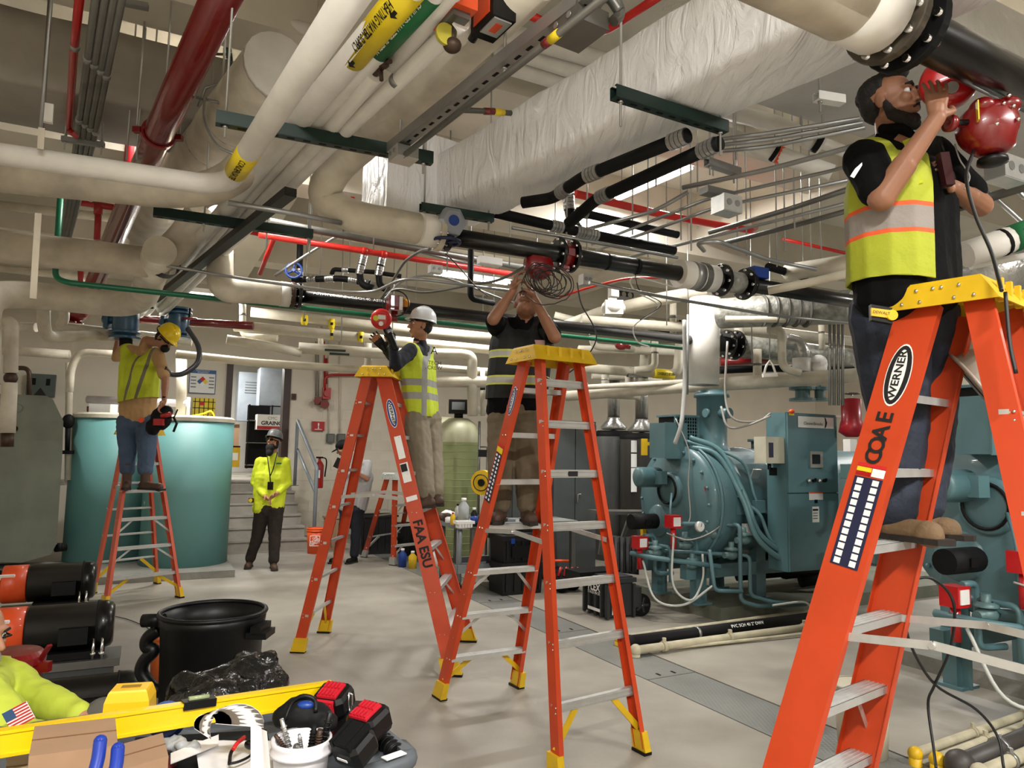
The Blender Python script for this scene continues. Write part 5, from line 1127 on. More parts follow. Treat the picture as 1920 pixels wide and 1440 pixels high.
t=thing('agitator','white upright fitting on the right tank with a yellow hose','fitting',P(351,785,9.9)); part('post',MB().tube([P(352,783,9.9),P(354,745,9.9)],.025,8),white_p,t); part('base',MB().cyl(P(350,784,9.9),P(350,781,9.9),.07,n=12),blk_m,t); part('yellow_hose',MB().tube(smooth_path([P(358,780,9.9),P(380,776,9.85),P(395,771,9.85),P(402,780,9.85)],5),.012,6),yel_l,t)
# old grey vessel at the left
gvm=mat('old_vessel_paint',(138,146,136),.5,.05,var=.14,vs=2,bump=.4,bs=8)
a=P(0,1045,9.3); t=thing('pressure_vessel','tall grey-green vessel with a chamfered top corner at the left edge','vessel',V((a.x,a.y,0)))
pts=[(-60,1062),(100,1050),(117,850),(119,790),(102,750),(88,742),(-60,737)]
Op=P(30,900,9.3); poly=[]
for (x,y) in [(-60,1052),(40,1055),(95,1040),(106,1020),(117,850),(119,790),(100,750),(88,742),(-60,736)]:
    q=P(x,y,9.3); poly.append(((q-Op).dot(V((1,0,0))),q.z-Op.z))
part('shell',MB().ext(poly,Op,V((1,0,0)),ZZ,V((-.68,1,0)).normalized(),.8),gvm,t)
for (x,y,r) in ((36,766,.055),(30,804,.04)): part('port',MB().lathe(P(x,y,9.32),V((0,-1,0)),[(0,0),(r,0),(r,.03),(r*.6,.04),(0,.03)],18),gvm if r>.05 else blk_m,t)
part('top_fitting',MB().tube(rnd_path([P(55,745,9.5),P(55,690,9.5),P(20,690,9.5)],.1),.03,8),brown_m,t)
t=thing('valve','black valve on the pipe between the vessel and the teal tank','valve',P(128,780,9.8)); part('body',MB().ell(P(128,790,9.8),(.08,.07,.1)).cyl(P(126,845,9.8),P(128,800,9.8),.03,n=8).box(P(124,848,9.8),(.16,.1,.05)),blk_m,t)
t=thing('drain_valve','small dark drain valve at the foot of the vessel','valve',P(112,1028,9.4)); part('body',MB().cyl(P(103,1028,9.4),P(124,1026,9.5),.05,n=10).cyl(P(112,1034,9.4),P(112,1018,9.4),.03,n=8),blk_m,t)
# water heaters, lockers, softeners
def heater(label,px,d,R,zt,m,top):
    c=P(px,900,d); c.z=0; t=thing('water_heater',label,'water heater',c)
    part('tank',MB().lathe(c,ZZ,[(0,0),(R,0),(R,zt),(R*.98,zt+.04),(0,zt+.1)],40),m,t); part('top_ring',MB().lathe(c+ZZ*zt,ZZ,[(R+.01,-.01),(R+.01,.04),(R*.8,.08)],40),blk_m,t)
    v=P(top,800,d); part('draft_hood',MB().lathe(c+ZZ*(zt+.1),ZZ,[(.2,0),(.22,.04),(.11,.16),(.11,.2)],20),wiz,t); part('vent',MB().cyl(c+ZZ*(zt+.28),c+ZZ*(zt+1.0),.1,n=18),wiz,t)
    return t,c
heater('left grey water heater beside the dark lockers',1150,11.8,.33,1.98,mat('heater_grey',(112,114,114),.35,.4),1156)
t,c=heater('right dark grey water heater with white instruction labels',1203,11.2,.33,1.93,mat('heater_dark',(70,68,66),.4,.3),1208)
for (y0,y1) in ((826,848),(851,876),(878,922)): part('label_sheet',MB().box(P(1189.5,(y0+y1)/2,10.88),(.12,.006,(y1-y0)/1345*10.88),(VV,UU,ZZ)),ink_w,t)
lm=mat('locker_grey',(74,78,78),.45,.15)
a=P(1040,1068,9.9); zt=P(1040,788,9.9).z; wl=.70*1.0; t=thing('locker','dark grey two-door steel locker behind the centre ladder','locker',V((a.x,a.y,0)))
A0=V((a.x,a.y,0))-VV*.05
part('body',MB().box(A0+VV*wl/2+UU*.22+ZZ*zt/2,(wl,.44,zt),(VV,UU,ZZ)),lm,t)
for i in (0,1):
    dd_=part('door',MB().box(A0+VV*(wl*(.25+.5*i))-UU*.01+ZZ*(zt/2+.03),(wl/2-.012,.02,zt-.16),(VV,UU,ZZ)),lm,t)
part('handle',MB().tube(rnd_path([A0+VV*(wl*.5+.03)-UU*.03+ZZ*1.0,A0+VV*(wl*.5+.03)-UU*.05+ZZ*1.12,A0+VV*(wl*.5+.08)-UU*.05+ZZ*1.12],.02),.01,6),chrome,dd_)
t2=thing('locker','dark grey cabinet glimpsed left of the two-door locker','locker',A0-VV*.62); part('body',MB().box(A0-VV*.35+UU*.25+ZZ*.75,(.55,.44,1.5),(VV,UU,ZZ)),lm,t2); part('door',MB().box(A0-VV*.35+UU*.02+ZZ*.78,(.5,.02,1.35),(VV,UU,ZZ)),lm,t2)
sm=mat('softener_resin',(150,160,112),.35,var=.06,vs=3,coat=.3,bump=.5,bs=3)
sh=mat('softener_top',(182,182,150),.4)
def softener(label,px,d,R,zt,head=True):
    c=P(px,900,d); c.z=0; t=thing('softener_tank',label,'tank',c)
    part('shell',MB().lathe(c,ZZ,[(0,.05),(R*.8,.05),(R,.15),(R,zt-.38)],40),sm,t); part('dome',MB().lathe(c,ZZ,[(R,zt-.38),(R*.97,zt-.25),(R*.8,zt-.1),(R*.45,zt-.01),(0,zt)],40),sh,t)
    wr=MB()
    for i in range(16): wr.torus(c+ZZ*(.2+i*(zt-.62)/15),ZZ,R+.001,.005,40,4)
    part('winding',wr,sm,t,kind='stuff')
    if head:
        h=part('control_head',MB().box(c+ZZ*(zt+.17),(.3,.22,.22)).cyl(c+ZZ*zt,c+ZZ*(zt+.08),.07,n=14),blk_p,t); part('dial',MB().box(c+ZZ*(zt+.18)-V((0,.115,0)),(.2,.01,.12)),grey_p,h)
    part('label_sheet',MB().box(P(px-33,828,d-R*.62),(.09,.006,.22)),white_p,t)
    return t
softener('green softener tank with a black control head',857,11.2,.345,2.2); softener('green softener tank half hidden behind the other one',826,12.0,.345,2.25,False)
tube('white pipe running right from the softener head',white_p,.055,[P(866,767,11.2),P(925,771,11.2)],'plastic_pipe','pipe',n=12)
# ================================================================= wall items
def wbx(name,label,cat,px0,py0,px1,py1,th,m,off=.03,group=None):
    a=WP(px0,py0,off); b=WP(px1,py1,off); c=(a+b)/2-UU*th/2; t=thing(name,label,cat,V((c.x,c.y,min(a.z,b.z))),group)
    part('panel',MB().box(c,(abs((b-a).dot(VV)),th,abs(a.z-b.z)),(VV,UU,ZZ)),m,t); return t,c-UU*(th/2+.002),abs((b-a).dot(VV)),abs(a.z-b.z)
t,c,w_,h_=wbx('poster','right to know information poster on the wall above the tanks','poster',356,692,403,739,.01,white_p)
part('header',MB().box(c+ZZ*h_*.42,(w_,.004,h_*.16),(VV,UU,ZZ)),mat('poster_blue',(40,90,150),.5),t); text('RIGHT-TO-KNOW',c+ZZ*h_*.45-UU*.003,VV,ZZ,h_*.045,ink_w,t); text('INFORMATION',c+ZZ*h_*.385-UU*.003,VV,ZZ,h_*.045,ink_w,t)
D=h_*.11
for (dx,dz,mm) in ((0,D,ink_r),(-D,0,MC['poster_blue']),(D,0,yel_l),(0,-D,ink_w)): part('diamond',MB().ext([(-D,0),(0,-D),(D,0),(0,D)],c+VV*dx+ZZ*dz-UU*.001,VV,ZZ,-UU,.002),mm,t)
for i in range(4):
    for s in (-1,1): part('print_line',MB().box(c+VV*s*w_*.34+ZZ*(h_*(.18-.14*i)),(w_*.2,.003,h_*.05),(VV,UU,ZZ)),grey_p,t)
part('border',MB().box(c-ZZ*h_*.49,(w_,.003,.012),(VV,UU,ZZ)).box(c-VV*w_*.49,(.012,.003,h_),(VV,UU,ZZ)).box(c+VV*w_*.49,(.012,.003,h_),(VV,UU,ZZ)),MC['poster_blue'],t)
t,c,w_,h_=wbx('sign_board','yellow wire rack sign below the poster','sign',362,746,402,781,.03,yel_l)
for i in range(5): part('wire',MB().box(c+VV*w_*(-.4+.2*i),(.012,.01,h_),(VV,UU,ZZ)),blk_m,t)
for s in (.3,-.05): part('wire',MB().box(c+ZZ*h_*s,(w_,.01,.012),(VV,UU,ZZ)),blk_m,t)
part('red_mark',MB().box(c+ZZ*h_*.2-VV*w_*.1-UU*.004,(w_*.2,.004,h_*.2),(VV,UU,ZZ)),ink_r,t)
t,c,w_,h_=wbx('panel_box','dark grey-green electrical panel left of the teal tanks','electrical box',53,701,103,745,.12,mat('green_grey_panel',(80,92,88),.5)); 
for s in (-.25,.25): part('breaker',MB().box(c+VV*w_*s+ZZ*h_*.15,(w_*.14,.01,h_*.3),(VV,UU,ZZ)),blk_m,t)
part('triangle',MB().ext([(-.09,-.06),(.09,-.06),(0,.07)],c-ZZ*h_*.3,VV,ZZ,-UU,.003),ink,t)
t,c,w_,h_=wbx('fire_call_sign','red emergency sign box on the block wall by the stairs','sign',585,790,607,808,.05,red_p); text('!',c-UU*.003,VV,ZZ,h_*.6,ink_w,t,bold=.03)
part('print_line',MB().box(c-ZZ*h_*.36,(w_*.6,.003,h_*.06),(VV,UU,ZZ)),ink_w,t)
t,c,w_,h_=wbx('alarm_bell_set','upper dark red alarm horn on the wall beside the doorway','alarm',604,727,618,749,.09,red_p); part('cover',MB().cyl(c,c-UU*.04,h_*.3,n=16),red_p,t)
t,c,w_,h_=wbx('alarm_bell_set','lower pair of dark red alarm horns on the wall','alarm',590,744,601,759,.09,dred); part('horn',MB().cyl(WP(609,758,.03),WP(609,758,.2),.085,n=16).cyl(WP(594,752,.1),WP(594,752,.22),.06,n=16),dred,t)
for px in (592,597,608): tube({592:'left thin grey pipe',597:'right thin grey pipe',608:'thin red pipe'}[px]+' rising from the wall alarms' ,galv if px<600 else red_p,.012,[WP(px,745,.06),WP(px,640,.06)],group='thin pipes above the red alarms')
t,p=pipe('red_pipe','thin red pipe bending above the alarm horns','pipe',red_p,.028,[WP(609,735,.1),WP(609,708,.1),WP(620,703,.1),WP(700,703,.1)],.1)
t,p=pipe('red_pipe','tall thin red pipe beside the door frame','pipe',red_p,.025,[WP(612,672,.1),WP(611,720,.1)])
for (a,b,l) in ((612,626,'left'),(632,646,'right')): t,c,w_,h_=wbx('outlet_box',l+' green-grey outlet box on the block wall','outlet',a,813,b,830,.06,MC['green_grey_panel']); part('cover',MB().box(c,(w_*.7,.006,h_*.7),(VV,UU,ZZ)),galv_d,t)
for px in (616,637): tube(('left' if px<620 else 'right')+' thin surface conduit running up the block wall',wall_m,.013,[WP(px,812,.04),WP(px,640,.04)],group='surface conduits on the block wall')
t,c,w_,h_=wbx('light_switch','small bronze light switch plate right of the doorway','switch',547,738,555,750,.015,brown_m); part('toggle',MB().box(c,(.02,.02,.03),(VV,UU,ZZ)),blk_p,t)
c=P(597,915,12.9); t=thing('fire_extinguisher','red fire extinguisher hung behind the handrail post','fire extinguisher',c)
part('cylinder',MB().lathe(c,ZZ,[(0,0),(.075,0),(.08,.02),(.08,.4),(.05,.46),(.025,.48),(.025,.52)],20),red_p,t); part('valve',MB().box(c+ZZ*.54,(.12,.03,.03)).cyl(c+ZZ*.5,c+ZZ*.55,.02,n=8),blk_m,t); part('hose',MB().tube(smooth_path([c+ZZ*.54,c+V((.12,0,.5)),c+V((.11,-.02,.2))],5),.012,6),blk_m,t); part('label_sheet',MB().box(c+V((0,-.08,.25)),(.08,.01,.14)),ink_w,t)
# store room contents
def rb(px0,py0,px1,py1,d): return P(px0,py0,d),P(px1,py1,d)
def crate(name,label,cat,px0,py0,px1,py1,d,dep,m,group=None):
    a,b=rb(px0,py0,px1,py1,d); c=(a+b)/2; t=thing(name,label,cat,V((c.x,c.y,min(a.z,b.z))),group); part('body',MB().box(c+UU*dep/2,(abs(b.x-a.x)*1.0,dep,abs(a.z-b.z)),(VV,UU,ZZ)),m,t); return t,c,abs(b.x-a.x),abs(a.z-b.z)
t,c,w_,h_=crate('locker','pale grey louvred locker in the store room','locker',450,698,492,790,16.3,.5,mat('pale_locker',(150,158,166),.4,.2))
for i in range(5): part('louvre',MB().box(c-UU*.01+ZZ*(h_*.3-.06*i),(w_*.5,.02,.02),(VV,UU,ZZ)),grey_p,t)
t,c,w_,h_=crate('locker','tall grey steel locker seen right in the doorway','locker',490,690,524,870,15.6,.5,mat('pale_locker',(150,158,166)))
part('shelf',MB().box(c-UU*.02+ZZ*h_*.1,(w_,.04,.02),(VV,UU,ZZ)),blk_m,t)
t,c,w_,h_=crate('shelf_unit','black wire shelf cart in the doorway','shelf',466,760,500,878,15.3,.02,blk_m)
t.children[0].name='back_panel'
for z in (-.45,-.1,.25): part('shelf',MB().box(c+ZZ*z*h_-UU*.15,(w_,.35,.02),(VV,UU,ZZ)),galv_d,t)
for s in (-1,1): part('post',MB().box(c+VV*s*w_/2-UU*.3,(.03,.03,h_),(VV,UU,ZZ)),blk_m,t)
t,c,w_,h_=crate('cardboard_carton','white lettered carton on the shelf cart behind the bearded man','box',484,777,528,806,14.9,.3,white_p)
text('GRAINGER',c-ZZ*h_*.08-UU*.002+VV*.1,VV,ZZ,h_*.26,ink,t,bold=.03); part('red_band',MB().box(c-ZZ*h_*.38-UU*.002,(w_,.004,h_*.22),(VV,UU,ZZ)),red_p,t); text('CMC',c+ZZ*h_*.25-UU*.002+VV*.05,VV,ZZ,h_*.2,grey_p,t)
t,c,w_,h_=crate('wet_floor_sign','yellow folding floor sign in the doorway','sign',434,836,448,876,14.9,.12,yel); part('label_sheet',MB().box(c-UU*.003,(w_*.6,.004,h_*.35),(VV,UU,ZZ)),ink_w,t); part('cap',MB().box(c+ZZ*h_*.47-UU*.002,(w_*1.0,.01,.03),(VV,UU,ZZ)),blk_m,t)
t,c,w_,h_=crate('cardboard_sheet','brown cardboard sheet leaning in the doorway','cardboard',429,795,446,850,15.6,.04,card); part('edge',MB().box(c+ZZ*h_*.5,(w_,.05,.01),(VV,UU,ZZ)),card,t)
# ================================================================= people
def caps(mb,a,b,ra,rb,n=12):
    a=V(a);b=V(b);ax=(b-a); L=ax.length
    if L<1e-5: return mb.ell(a,ra,n,8)
    pr=[]
    for i in range(5): t=math.pi/2*i/4; pr.append((ra*math.sin(t),-ra*math.cos(t)))
    for i in range(1,6): t=math.pi/2*i/5; pr.append((rb*math.cos(t),L+rb*math.sin(t)))
    return mb.lathe(a,ax,pr,n)
def chain(mb,pts,rs):
    for i in range(len(pts)-1): caps(mb,pts[i],pts[i+1],rs[i],rs[i+1])
    return mb
def blob(name,mb,vox,m,parent,it=3,label=None,disp=0,ds=18):
    O=origin(parent); me=mb.mesh(name,O); o=bpy.data.objects.new('tmp',me); C.objects.link(o)
    r=o.modifiers.new('r','REMESH'); r.mode='VOXEL'; r.voxel_size=vox; r.use_smooth_shade=True
    s=o.modifiers.new('s','SMOOTH'); s.factor=.5; s.iterations=it
    dg=bpy.context.evaluated_depsgraph_get(); m2=bpy.data.meshes.new_from_object(o.evaluated_get(dg)); bpy.data.objects.remove(o)
    m2.name=name
    if disp:
        nn=[v.normal.copy() for v in m2.vertices]
        for v,vn in zip(m2.vertices,nn):
            q=v.co+O; f=mn.noise(V((q.x*ds,q.y*ds,q.z*ds*.6)))+.5*mn.noise(q*ds*2.1); v.co+=vn*disp*f
    for p in m2.polygons: p.use_smooth=True
    return part(name,m2,m,parent,label)
skin=mat('tan_skin',(176,126,98),.5,var=.05,vs=12,spec=.35); skin_d=mat('warm_brown_skin',(146,102,78),.5,var=.05,vs=12,spec=.35)
hair=mat('dark_hair',(22,17,15),.75,var=.2,vs=80,bump=.6,bs=180); beard=mat('dark_beard',(34,25,21),.8,var=.25,vs=90,bump=.8,bs=200)
jeans=mat('dark_jeans',(32,40,56),.8,var=.12,vs=5,bump=.4,bs=60); jeans_l=mat('faded_jeans',(72,92,120),.8,var=.2,vs=4,bump=.4,bs=50)
khaki=mat('khaki_trousers',(134,124,104),.8,var=.12,vs=6,bump=.3,bs=40); khaki_d=mat('brown_trousers',(104,90,70),.8,var=.12,vs=6,bump=.3,bs=40)
brown_t=mat('dark_brown_trousers',(40,30,24),.8,var=.12,vs=6); black_c=mat('black_cloth',(9,9,10),.9,spec=.15,var=.1,bump=.3,bs=50); navy_c=mat('navy_cloth',(22,25,38),.85,var=.1,bump=.3,bs=40)
tan_c=mat('tan_cloth',(188,150,104),.85,var=.08,bump=.2,bs=40); greyc=mat('grey_cloth',(170,170,172),.85,var=.06); boot_b=mat('brown_boot',(78,54,38),.6,var=.15,vs=15,bump=.3,bs=60); boot_t=mat('suede_boot',(118,94,66),.8,var=.15,vs=12,bump=.3,bs=80); sole=mat('dark_sole',(34,26,20),.7)
lime=mat('lime_cloth',(196,210,70),.75,var=.07,vs=5,bump=.2,bs=30); lime_n=mat('neon_shirt',(212,226,40),.75,var=.06,vs=4,bump=.3,bs=14)
def vestm(name,base,bands):
    "bands: (normal, offset, half width, colour) in object space, first match on top last"
    m=mat(name,base,.8,var=.08,vs=6,bump=.25,bs=60); nt=m.node_tree; b=nt.nodes['Principled BSDF']; cur=b.inputs['Base Color'].links[0].from_socket
    tc=[n for n in nt.nodes if n.type=='TEX_COORD'][0]
    for (nv,off,hw,col) in bands:
        dt=nt.nodes.new('ShaderNodeVectorMath'); dt.operation='DOT_PRODUCT'; dt.inputs[1].default_value=nv; nt.links.new(tc.outputs['Object'],dt.inputs[0])
        cp=nt.nodes.new('ShaderNodeMath'); cp.operation='COMPARE'; cp.inputs[1].default_value=off; cp.inputs[2].default_value=hw; nt.links.new(dt.outputs['Value'],cp.inputs[0])
        mx=nt.nodes.new('ShaderNodeMix'); mx.data_type='RGBA'; nt.links.new(cp.outputs[0],mx.inputs[0]); nt.links.new(cur,mx.inputs[6]); mx.inputs[7].default_value=(*lin(col),1); cur=mx.outputs[2]
    nt.links.new(cur,b.inputs['Base Color']); return m
def hand(mb,wr,dirn,pn,s=1,curl=.6,spread=.16,side=1):
    "wrist, direction to the fingers, palm normal (towards what is held)"
    d=V(dirn).normalized(); n=V(pn); n=(n-d*n.dot(d)).normalized(); w_=d.cross(n)*side
    caps(mb,wr,wr+d*.035*s,.026*s,.03*s)
    for k in (-1.5,-.5,.5,1.5): caps(mb,wr+d*.03*s+w_*k*.011*s,wr+d*.085*s+w_*k*.0195*s,.016*s,.0128*s,8)
    for k,L in ((-1.5,.062),(-.5,.078),(.5,.082),(1.5,.074)):
        p=wr+d*.088*s+w_*k*.0205*s; dd=(d+w_*k*spread*.5).normalized(); a=curl*.5; R=.0088*s
        for j,f in enumerate((.45,.32,.23)):
            dr=(dd*math.cos(a)+n*math.sin(a)); q=p+dr*L*f*s; caps(mb,p,q,R,R*.92,8); p=q; a+=curl*.75; R*=.94
    p=wr+d*.02*s+w_*.03*s; q=p+(w_*.75+d*.5+n*.35).normalized()*.04*s; caps(mb,p,q,.015*s,.012*s,8); r=q+(d*.75+w_*.25+n*.6).normalized()*.034*s; caps(mb,q,r,.012*s,.01*s,8); caps(mb,r,r+(d*.6+n*.8).normalized()*.022*s,.01*s,.0085*s,8)
def head(mb,c,fw,up,s=1):
    "c = head centre, fw = facing direction"
    f=V(fw).normalized(); u=V(up); u=(u-f*u.dot(f)).normalized(); r=f.cross(u); R=M((r,f,u)).transposed()
    E=lambda x,y,z,rx,ry,rz: mb.ell(c+(r*x+f*y+u*z)*s,(rx*s,ry*s,rz*s),16,12,R)
    E(0,-.012,.03,.076,.098,.088); E(0,.022,-.035,.06,.068,.078); E(0,.052,-.088,.03,.028,.024); E(0,.075,.028,.058,.022,.016)
    for k in (-1,1):
        E(k*.035,.068,-.018,.024,.022,.022); E(k*.078,-.008,-.005,.009,.02,.032); E(k*.045,.01,-.06,.026,.045,.035)
    caps(mb,c+(f*.09+u*.012)*s,c+(f*.112-u*.026)*s,.009*s,.0145*s,8); E(.011,.1,-.03,.009,.009,.008); E(-.011,.1,-.03,.009,.009,.008)
    E(0,.088,-.057,.025,.012,.006); E(0,.086,-.068,.021,.012,.0075)
    return r,f,u,R
def face_parts(par,c,A,s=1,skinm=None):
    r,f,u,R=A
    for k in (-1,1):
        e=c+(r*k*.031+f*.0765+u*.006)*s; ey=part('eye',MB().ell(e,.0125*s,14,10),mat('eye_white',(215,210,205),.3,var=0),par)
        part('iris',MB().ell(e+f*.0075*s,.0072*s,10,6),mat('dark_iris',(30,20,14),.2,var=0),ey)
        part('eyebrow',chain(MB(),[c+(r*k*.016+f*.097+u*.026)*s,c+(r*k*.034+f*.098+u*.032)*s,c+(r*k*.054+f*.082+u*.027)*s],[.0045*s,.005*s,.003*s]),hair,par)
def torso(mb,ps,pc,pp,wd,dp,wb,r0,extra=0):
    "shoulder centre, chest, pelvis; wd unit width vector; half widths"
    pass
def figure(name,label,J,sk,vox=.008,s=1,sleeve=None,sleeve_frac=1,shirt=None,pants=None,boots=None,hands=None,headp=None,tw=.17,tr=.115,belly=0,group=None,fold=.006,loc=None,arm_r=1,shoe_dir=None,leg_r=1,boot_h=.12,cuff=.12):
    """J: dict of world joints - neck, chest, pelvis, sL,sR,eL,eR,wL,wR,hL,hR,kL,kR,aL,aR,tL,tR(toes)"""
    root=thing(name,label,'person',loc or J['pelvis'],group)
    mb=MB(); hc,fw,up=headp; A=head(mb,hc,fw,up,s)
    caps(mb,J['neck'],hc-V(up)*.05*s-V(fw)*.01,.056*s,.056*s)
    wv=(J['sR']-J['sL']).normalized()
    chain(mb,[J['neck'],J['chest'],J['pelvis']],[.06*s,.1*s,.1*s]); caps(mb,J['sL'],J['sR'],.05*s,.05*s)
    for k in 'LR':
        chain(mb,[J['s'+k],J['e'+k],J['w'+k]],[.052*s*arm_r,.042*s*arm_r,.027*s*arm_r]); e=J['e'+k]; w_=J['w'+k]; caps(mb,e+(w_-e)*.05,e+(w_-e)*.4,.04*s*arm_r,.04*s*arm_r)
        chain(mb,[J['h'+k],J['k'+k],J['a'+k]],[.075*s,.05*s,.035*s])
        if hands and hands.get(k): d,n,cu,sd=hands[k]; hand(mb,w_,d,n,s,cu,side=sd)
    blob('body',mb,vox*.75,sk,root,2)
    face_parts(root,hc,A,s)
    if shirt:
        mb=MB(); P0=J['pelvis'];Cc=J['chest'];N=J['neck']; ub=(N-P0).normalized()
        for k in (-1,1):
            chain(mb,[(J['sL'] if k<0 else J['sR'])-wv*k*.03-ub*.02,Cc+wv*k*tw*.55,P0+wv*k*tw*.5],[.07*s,tr*s,tr*s*(1+belly*.5)])
        chain(mb,[N-ub*.05,Cc,P0],[.07*s,tr*1.02*s,tr*(1+belly)*s]); caps(mb,J['sL'],J['sR'],.066*s,.066*s); caps(mb,N-ub*.04,N+ub*.0,.068*s,.062*s)
        fr=sleeve_frac
        for k in 'LR':
            chain(mb,[J['s'+k]]+([J['e'+k]] if fr>1 else [])+[(J['e'+k]+(J['w'+k]-J['e'+k])*(fr-1)) if fr>1 else J['s'+k]+(J['e'+k]-J['s'+k])*fr],[.07*s*arm_r]+([.058*s*arm_r] if fr>1 else [])+[(.04 if fr>1 else .064)*s*arm_r])
        blob('shirt',mb,vox,shirt,root,3,disp=fold,ds=12)
    if pants:
        mb=MB(); caps(mb,J['hL']+ZZ*.05,J['hR']+ZZ*.05,.125*s,.125*s); caps(mb,J['pelvis'],J['pelvis']-ZZ*.03,.13*s,.13*s)
        for k in 'LR': chain(mb,[J['h'+k],J['k'+k],J['a'+k]+(J['k'+k]-J['a'+k])*cuff],[.112*s*leg_r,.083*s*leg_r,.072*s*leg_r])
        blob('trousers',mb,vox,pants,root,3,disp=fold*1.4,ds=11)
    if boots:
        for k in 'LR':
            a=J['a'+k]; to=J['t'+k]; fd=(to-a); fd.z=0; fd.normalize(); zb=to.z
            mb=MB(); caps(mb,V((a.x,a.y,zb+.05)),V((a.x,a.y,zb+boot_h)),.048*s,.052*s); caps(mb,V((a.x,a.y,zb+.045))-fd*.035,to+ZZ*.04-fd*.03,.044*s,.043*s); caps(mb,to+ZZ*.035-fd*.04,to+ZZ*.03-fd*.03,.05*s,.045*s)
            bt=blob('boot',mb,vox*.9,boots,root,2); sd=fd.cross(ZZ); cc=V((a.x,a.y,zb)); L=(to-a).length+.06
            so=[]; 
            for (x,y) in ((-.075,.03),(-.05,.042),(.02,.034),(L-.11,.046),(L-.06,.04),(L-.035,.015)): so.append((x,y))
            so=so+[(x,-y) for x,y in reversed(so)]
            part('sole',MB().ext([(x*s,y*s*1.08) for x,y in so],cc,fd,sd,ZZ,.022),sole,bt)
    return root,A
def hardhat(par,c,A,m,s=1,brim=.03,tilt=0):
    r,f,u,R=A; c2=c+u*.05*s-f*.012*s; mb=MB(); u2=(u+f*tilt).normalized(); f2=(f-u2*f.dot(u2)).normalized(); r2=f2.cross(u2); R2=M((r2,f2,u2)).transposed(); vs=[];n=28
    prof=[(1.0,0),(1.0,.012),(.97,.045),(.88,.08),(.7,.108),(.42,.124),(0,.13)]
    for q,h in prof:
        for k in range(n): a=6.2832*k/n; vs.append(c2+(r2*math.cos(a)*.102*q+f2*math.sin(a)*.125*q+u2*h)*s)
    mb.add(vs,[(i*n+k,i*n+(k+1)%n,(i+1)*n+(k+1)%n,(i+1)*n+k) for i in range(len(prof)-1) for k in range(n)],True)
    h=part('helmet',mb,m,par); b=MB(); vs=[]
    for k in range(n):
        a=6.2832*k/n; e=1.04+(brim/.1)*max(0,math.sin(a))**1.5
        vs.append(c2+(r2*math.cos(a)*.102*.99+f2*math.sin(a)*.125*.99+u2*.01)*s); vs.append(c2+(r2*math.cos(a)*.102*(1.06)+f2*math.sin(a)*.125*e-u2*.004)*s)
    k0=list(range(n)); b.add(vs,[(2*k,2*k+1,2*((k+1)%n)+1,2*((k+1)%n)) for k in k0],True); vs2=[v-u2*.005 for v in vs]; b.add(vs2,[(2*k,2*((k+1)%n),2*((k+1)%n)+1,2*k+1) for k in k0],True); b.add(vs+vs2,[(2*k+1,2*n+2*k+1,2*n+2*((k+1)%n)+1,2*((k+1)%n)+1) for k in k0],True)
    part('brim',b,m,h); rg=MB()
    for q in (-.02,0,.02): rg.tube([c2+(r2*q*1.6+f2*math.sin(a)*.112+u2*(math.cos(a)*.118+.014))*s for a in [x*.2 for x in range(-6,7)]],.006*s,6)
    part('ridge',rg,m,h); part('headband',MB().torus(c2-u2*.012*s,u2,.088*s,.012*s,24,6),blk_p,h)
    return h
def cap_part(name,mbf,vox,m,root,**k): mb=MB(); mbf(mb); return blob(name,mb,vox,m,root,**k)
D4=2.78
# ---------------- nearest man, on the right-hand ladder
J=dict(neck=P(1672,262,2.86),chest=P(1696,360,2.84),pelvis=P(1702,540,2.86),
 sL=P(1748,292,3.0),sR=P(1622,300,2.72),eR=P(1652,372,2.60),wR=P(1756,222,2.52),eL=P(1838,385,2.95),wL=P(1788,352,2.80),
 hR=P(1668,590,2.88),kR=P(1684,790,2.96),aR=P(1672,975,2.90),tR=P(1760,1024,2.72),hL=P(1722,590,3.0),kL=P(1738,785,3.08),aL=P(1722,955,3.0),tL=P(1795,1006,2.9))
zs=Z(1,1,0)*0
for k in 'LR': J['t'+k].z=1.365
for k in 'LR': J['a'+k].z=1.365+.09
hc=P(1668,194,2.84); fw=V((.66,-.74,.12)); up=V((-.12,0,1))
m4,A4=figure('person','bearded man in dark jeans and open lime vest standing on the nearest ladder',J,skin_d,.0075,1.05,shirt=black_c,sleeve_frac=.72,pants=jeans,boots=boot_t,tw=.21,tr=.135,belly=.22,
  hands=dict(R=(V((.1,.1,1)),V((.1,.95,0)),.3,-1),L=(V((-.9,-.1,.3)),V((.2,-.6,.4)),.9,-1)),headp=(hc,fw,up),arm_r=1.12,leg_r=1.34,fold=.005)
r,f,u,R=A4; s=1.05
def hairy(mb):
    mb.ell(hc+(-f*.03+u*.05)*s,(.078*s,.088*s,.078*s),18,12,R); mb.ell(hc+(f*.03+u*.105)*s,(.06*s,.06*s,.035*s),14,10,R); mb.ell(hc+(-f*.045+u*.012)*s,(.074*s,.066*s,.075*s),16,12,R)
cap_part('hair',hairy,.006,hair,m4,it=1,disp=.004,ds=60)
def brd(mb):
    chain(mb,[hc+(r*.072-u*.02+f*.005)*s,hc+(r*.062-u*.07+f*.02)*s,hc+(r*.03-u*.105+f*.06)*s,hc+(-r*.03-u*.105+f*.06)*s,hc+(-r*.062-u*.07+f*.02)*s,hc+(-r*.072-u*.02+f*.005)*s],[.014,.024,.027,.027,.024,.014])
    mb.ell(hc+(f*.072-u*.098)*s,(.03,.024,.024),12,8,R); chain(mb,[hc+(r*.026+f*.088-u*.062)*s,hc+(f*.1-u*.046)*s,hc+(-r*.026+f*.088-u*.062)*s],[.006,.006,.006]); mb.ell(hc+(f*.03-u*.085)*s,(.05,.05,.03),12,8,R)
cap_part('beard',brd,.005,beard,m4,it=1,disp=.002,ds=120)
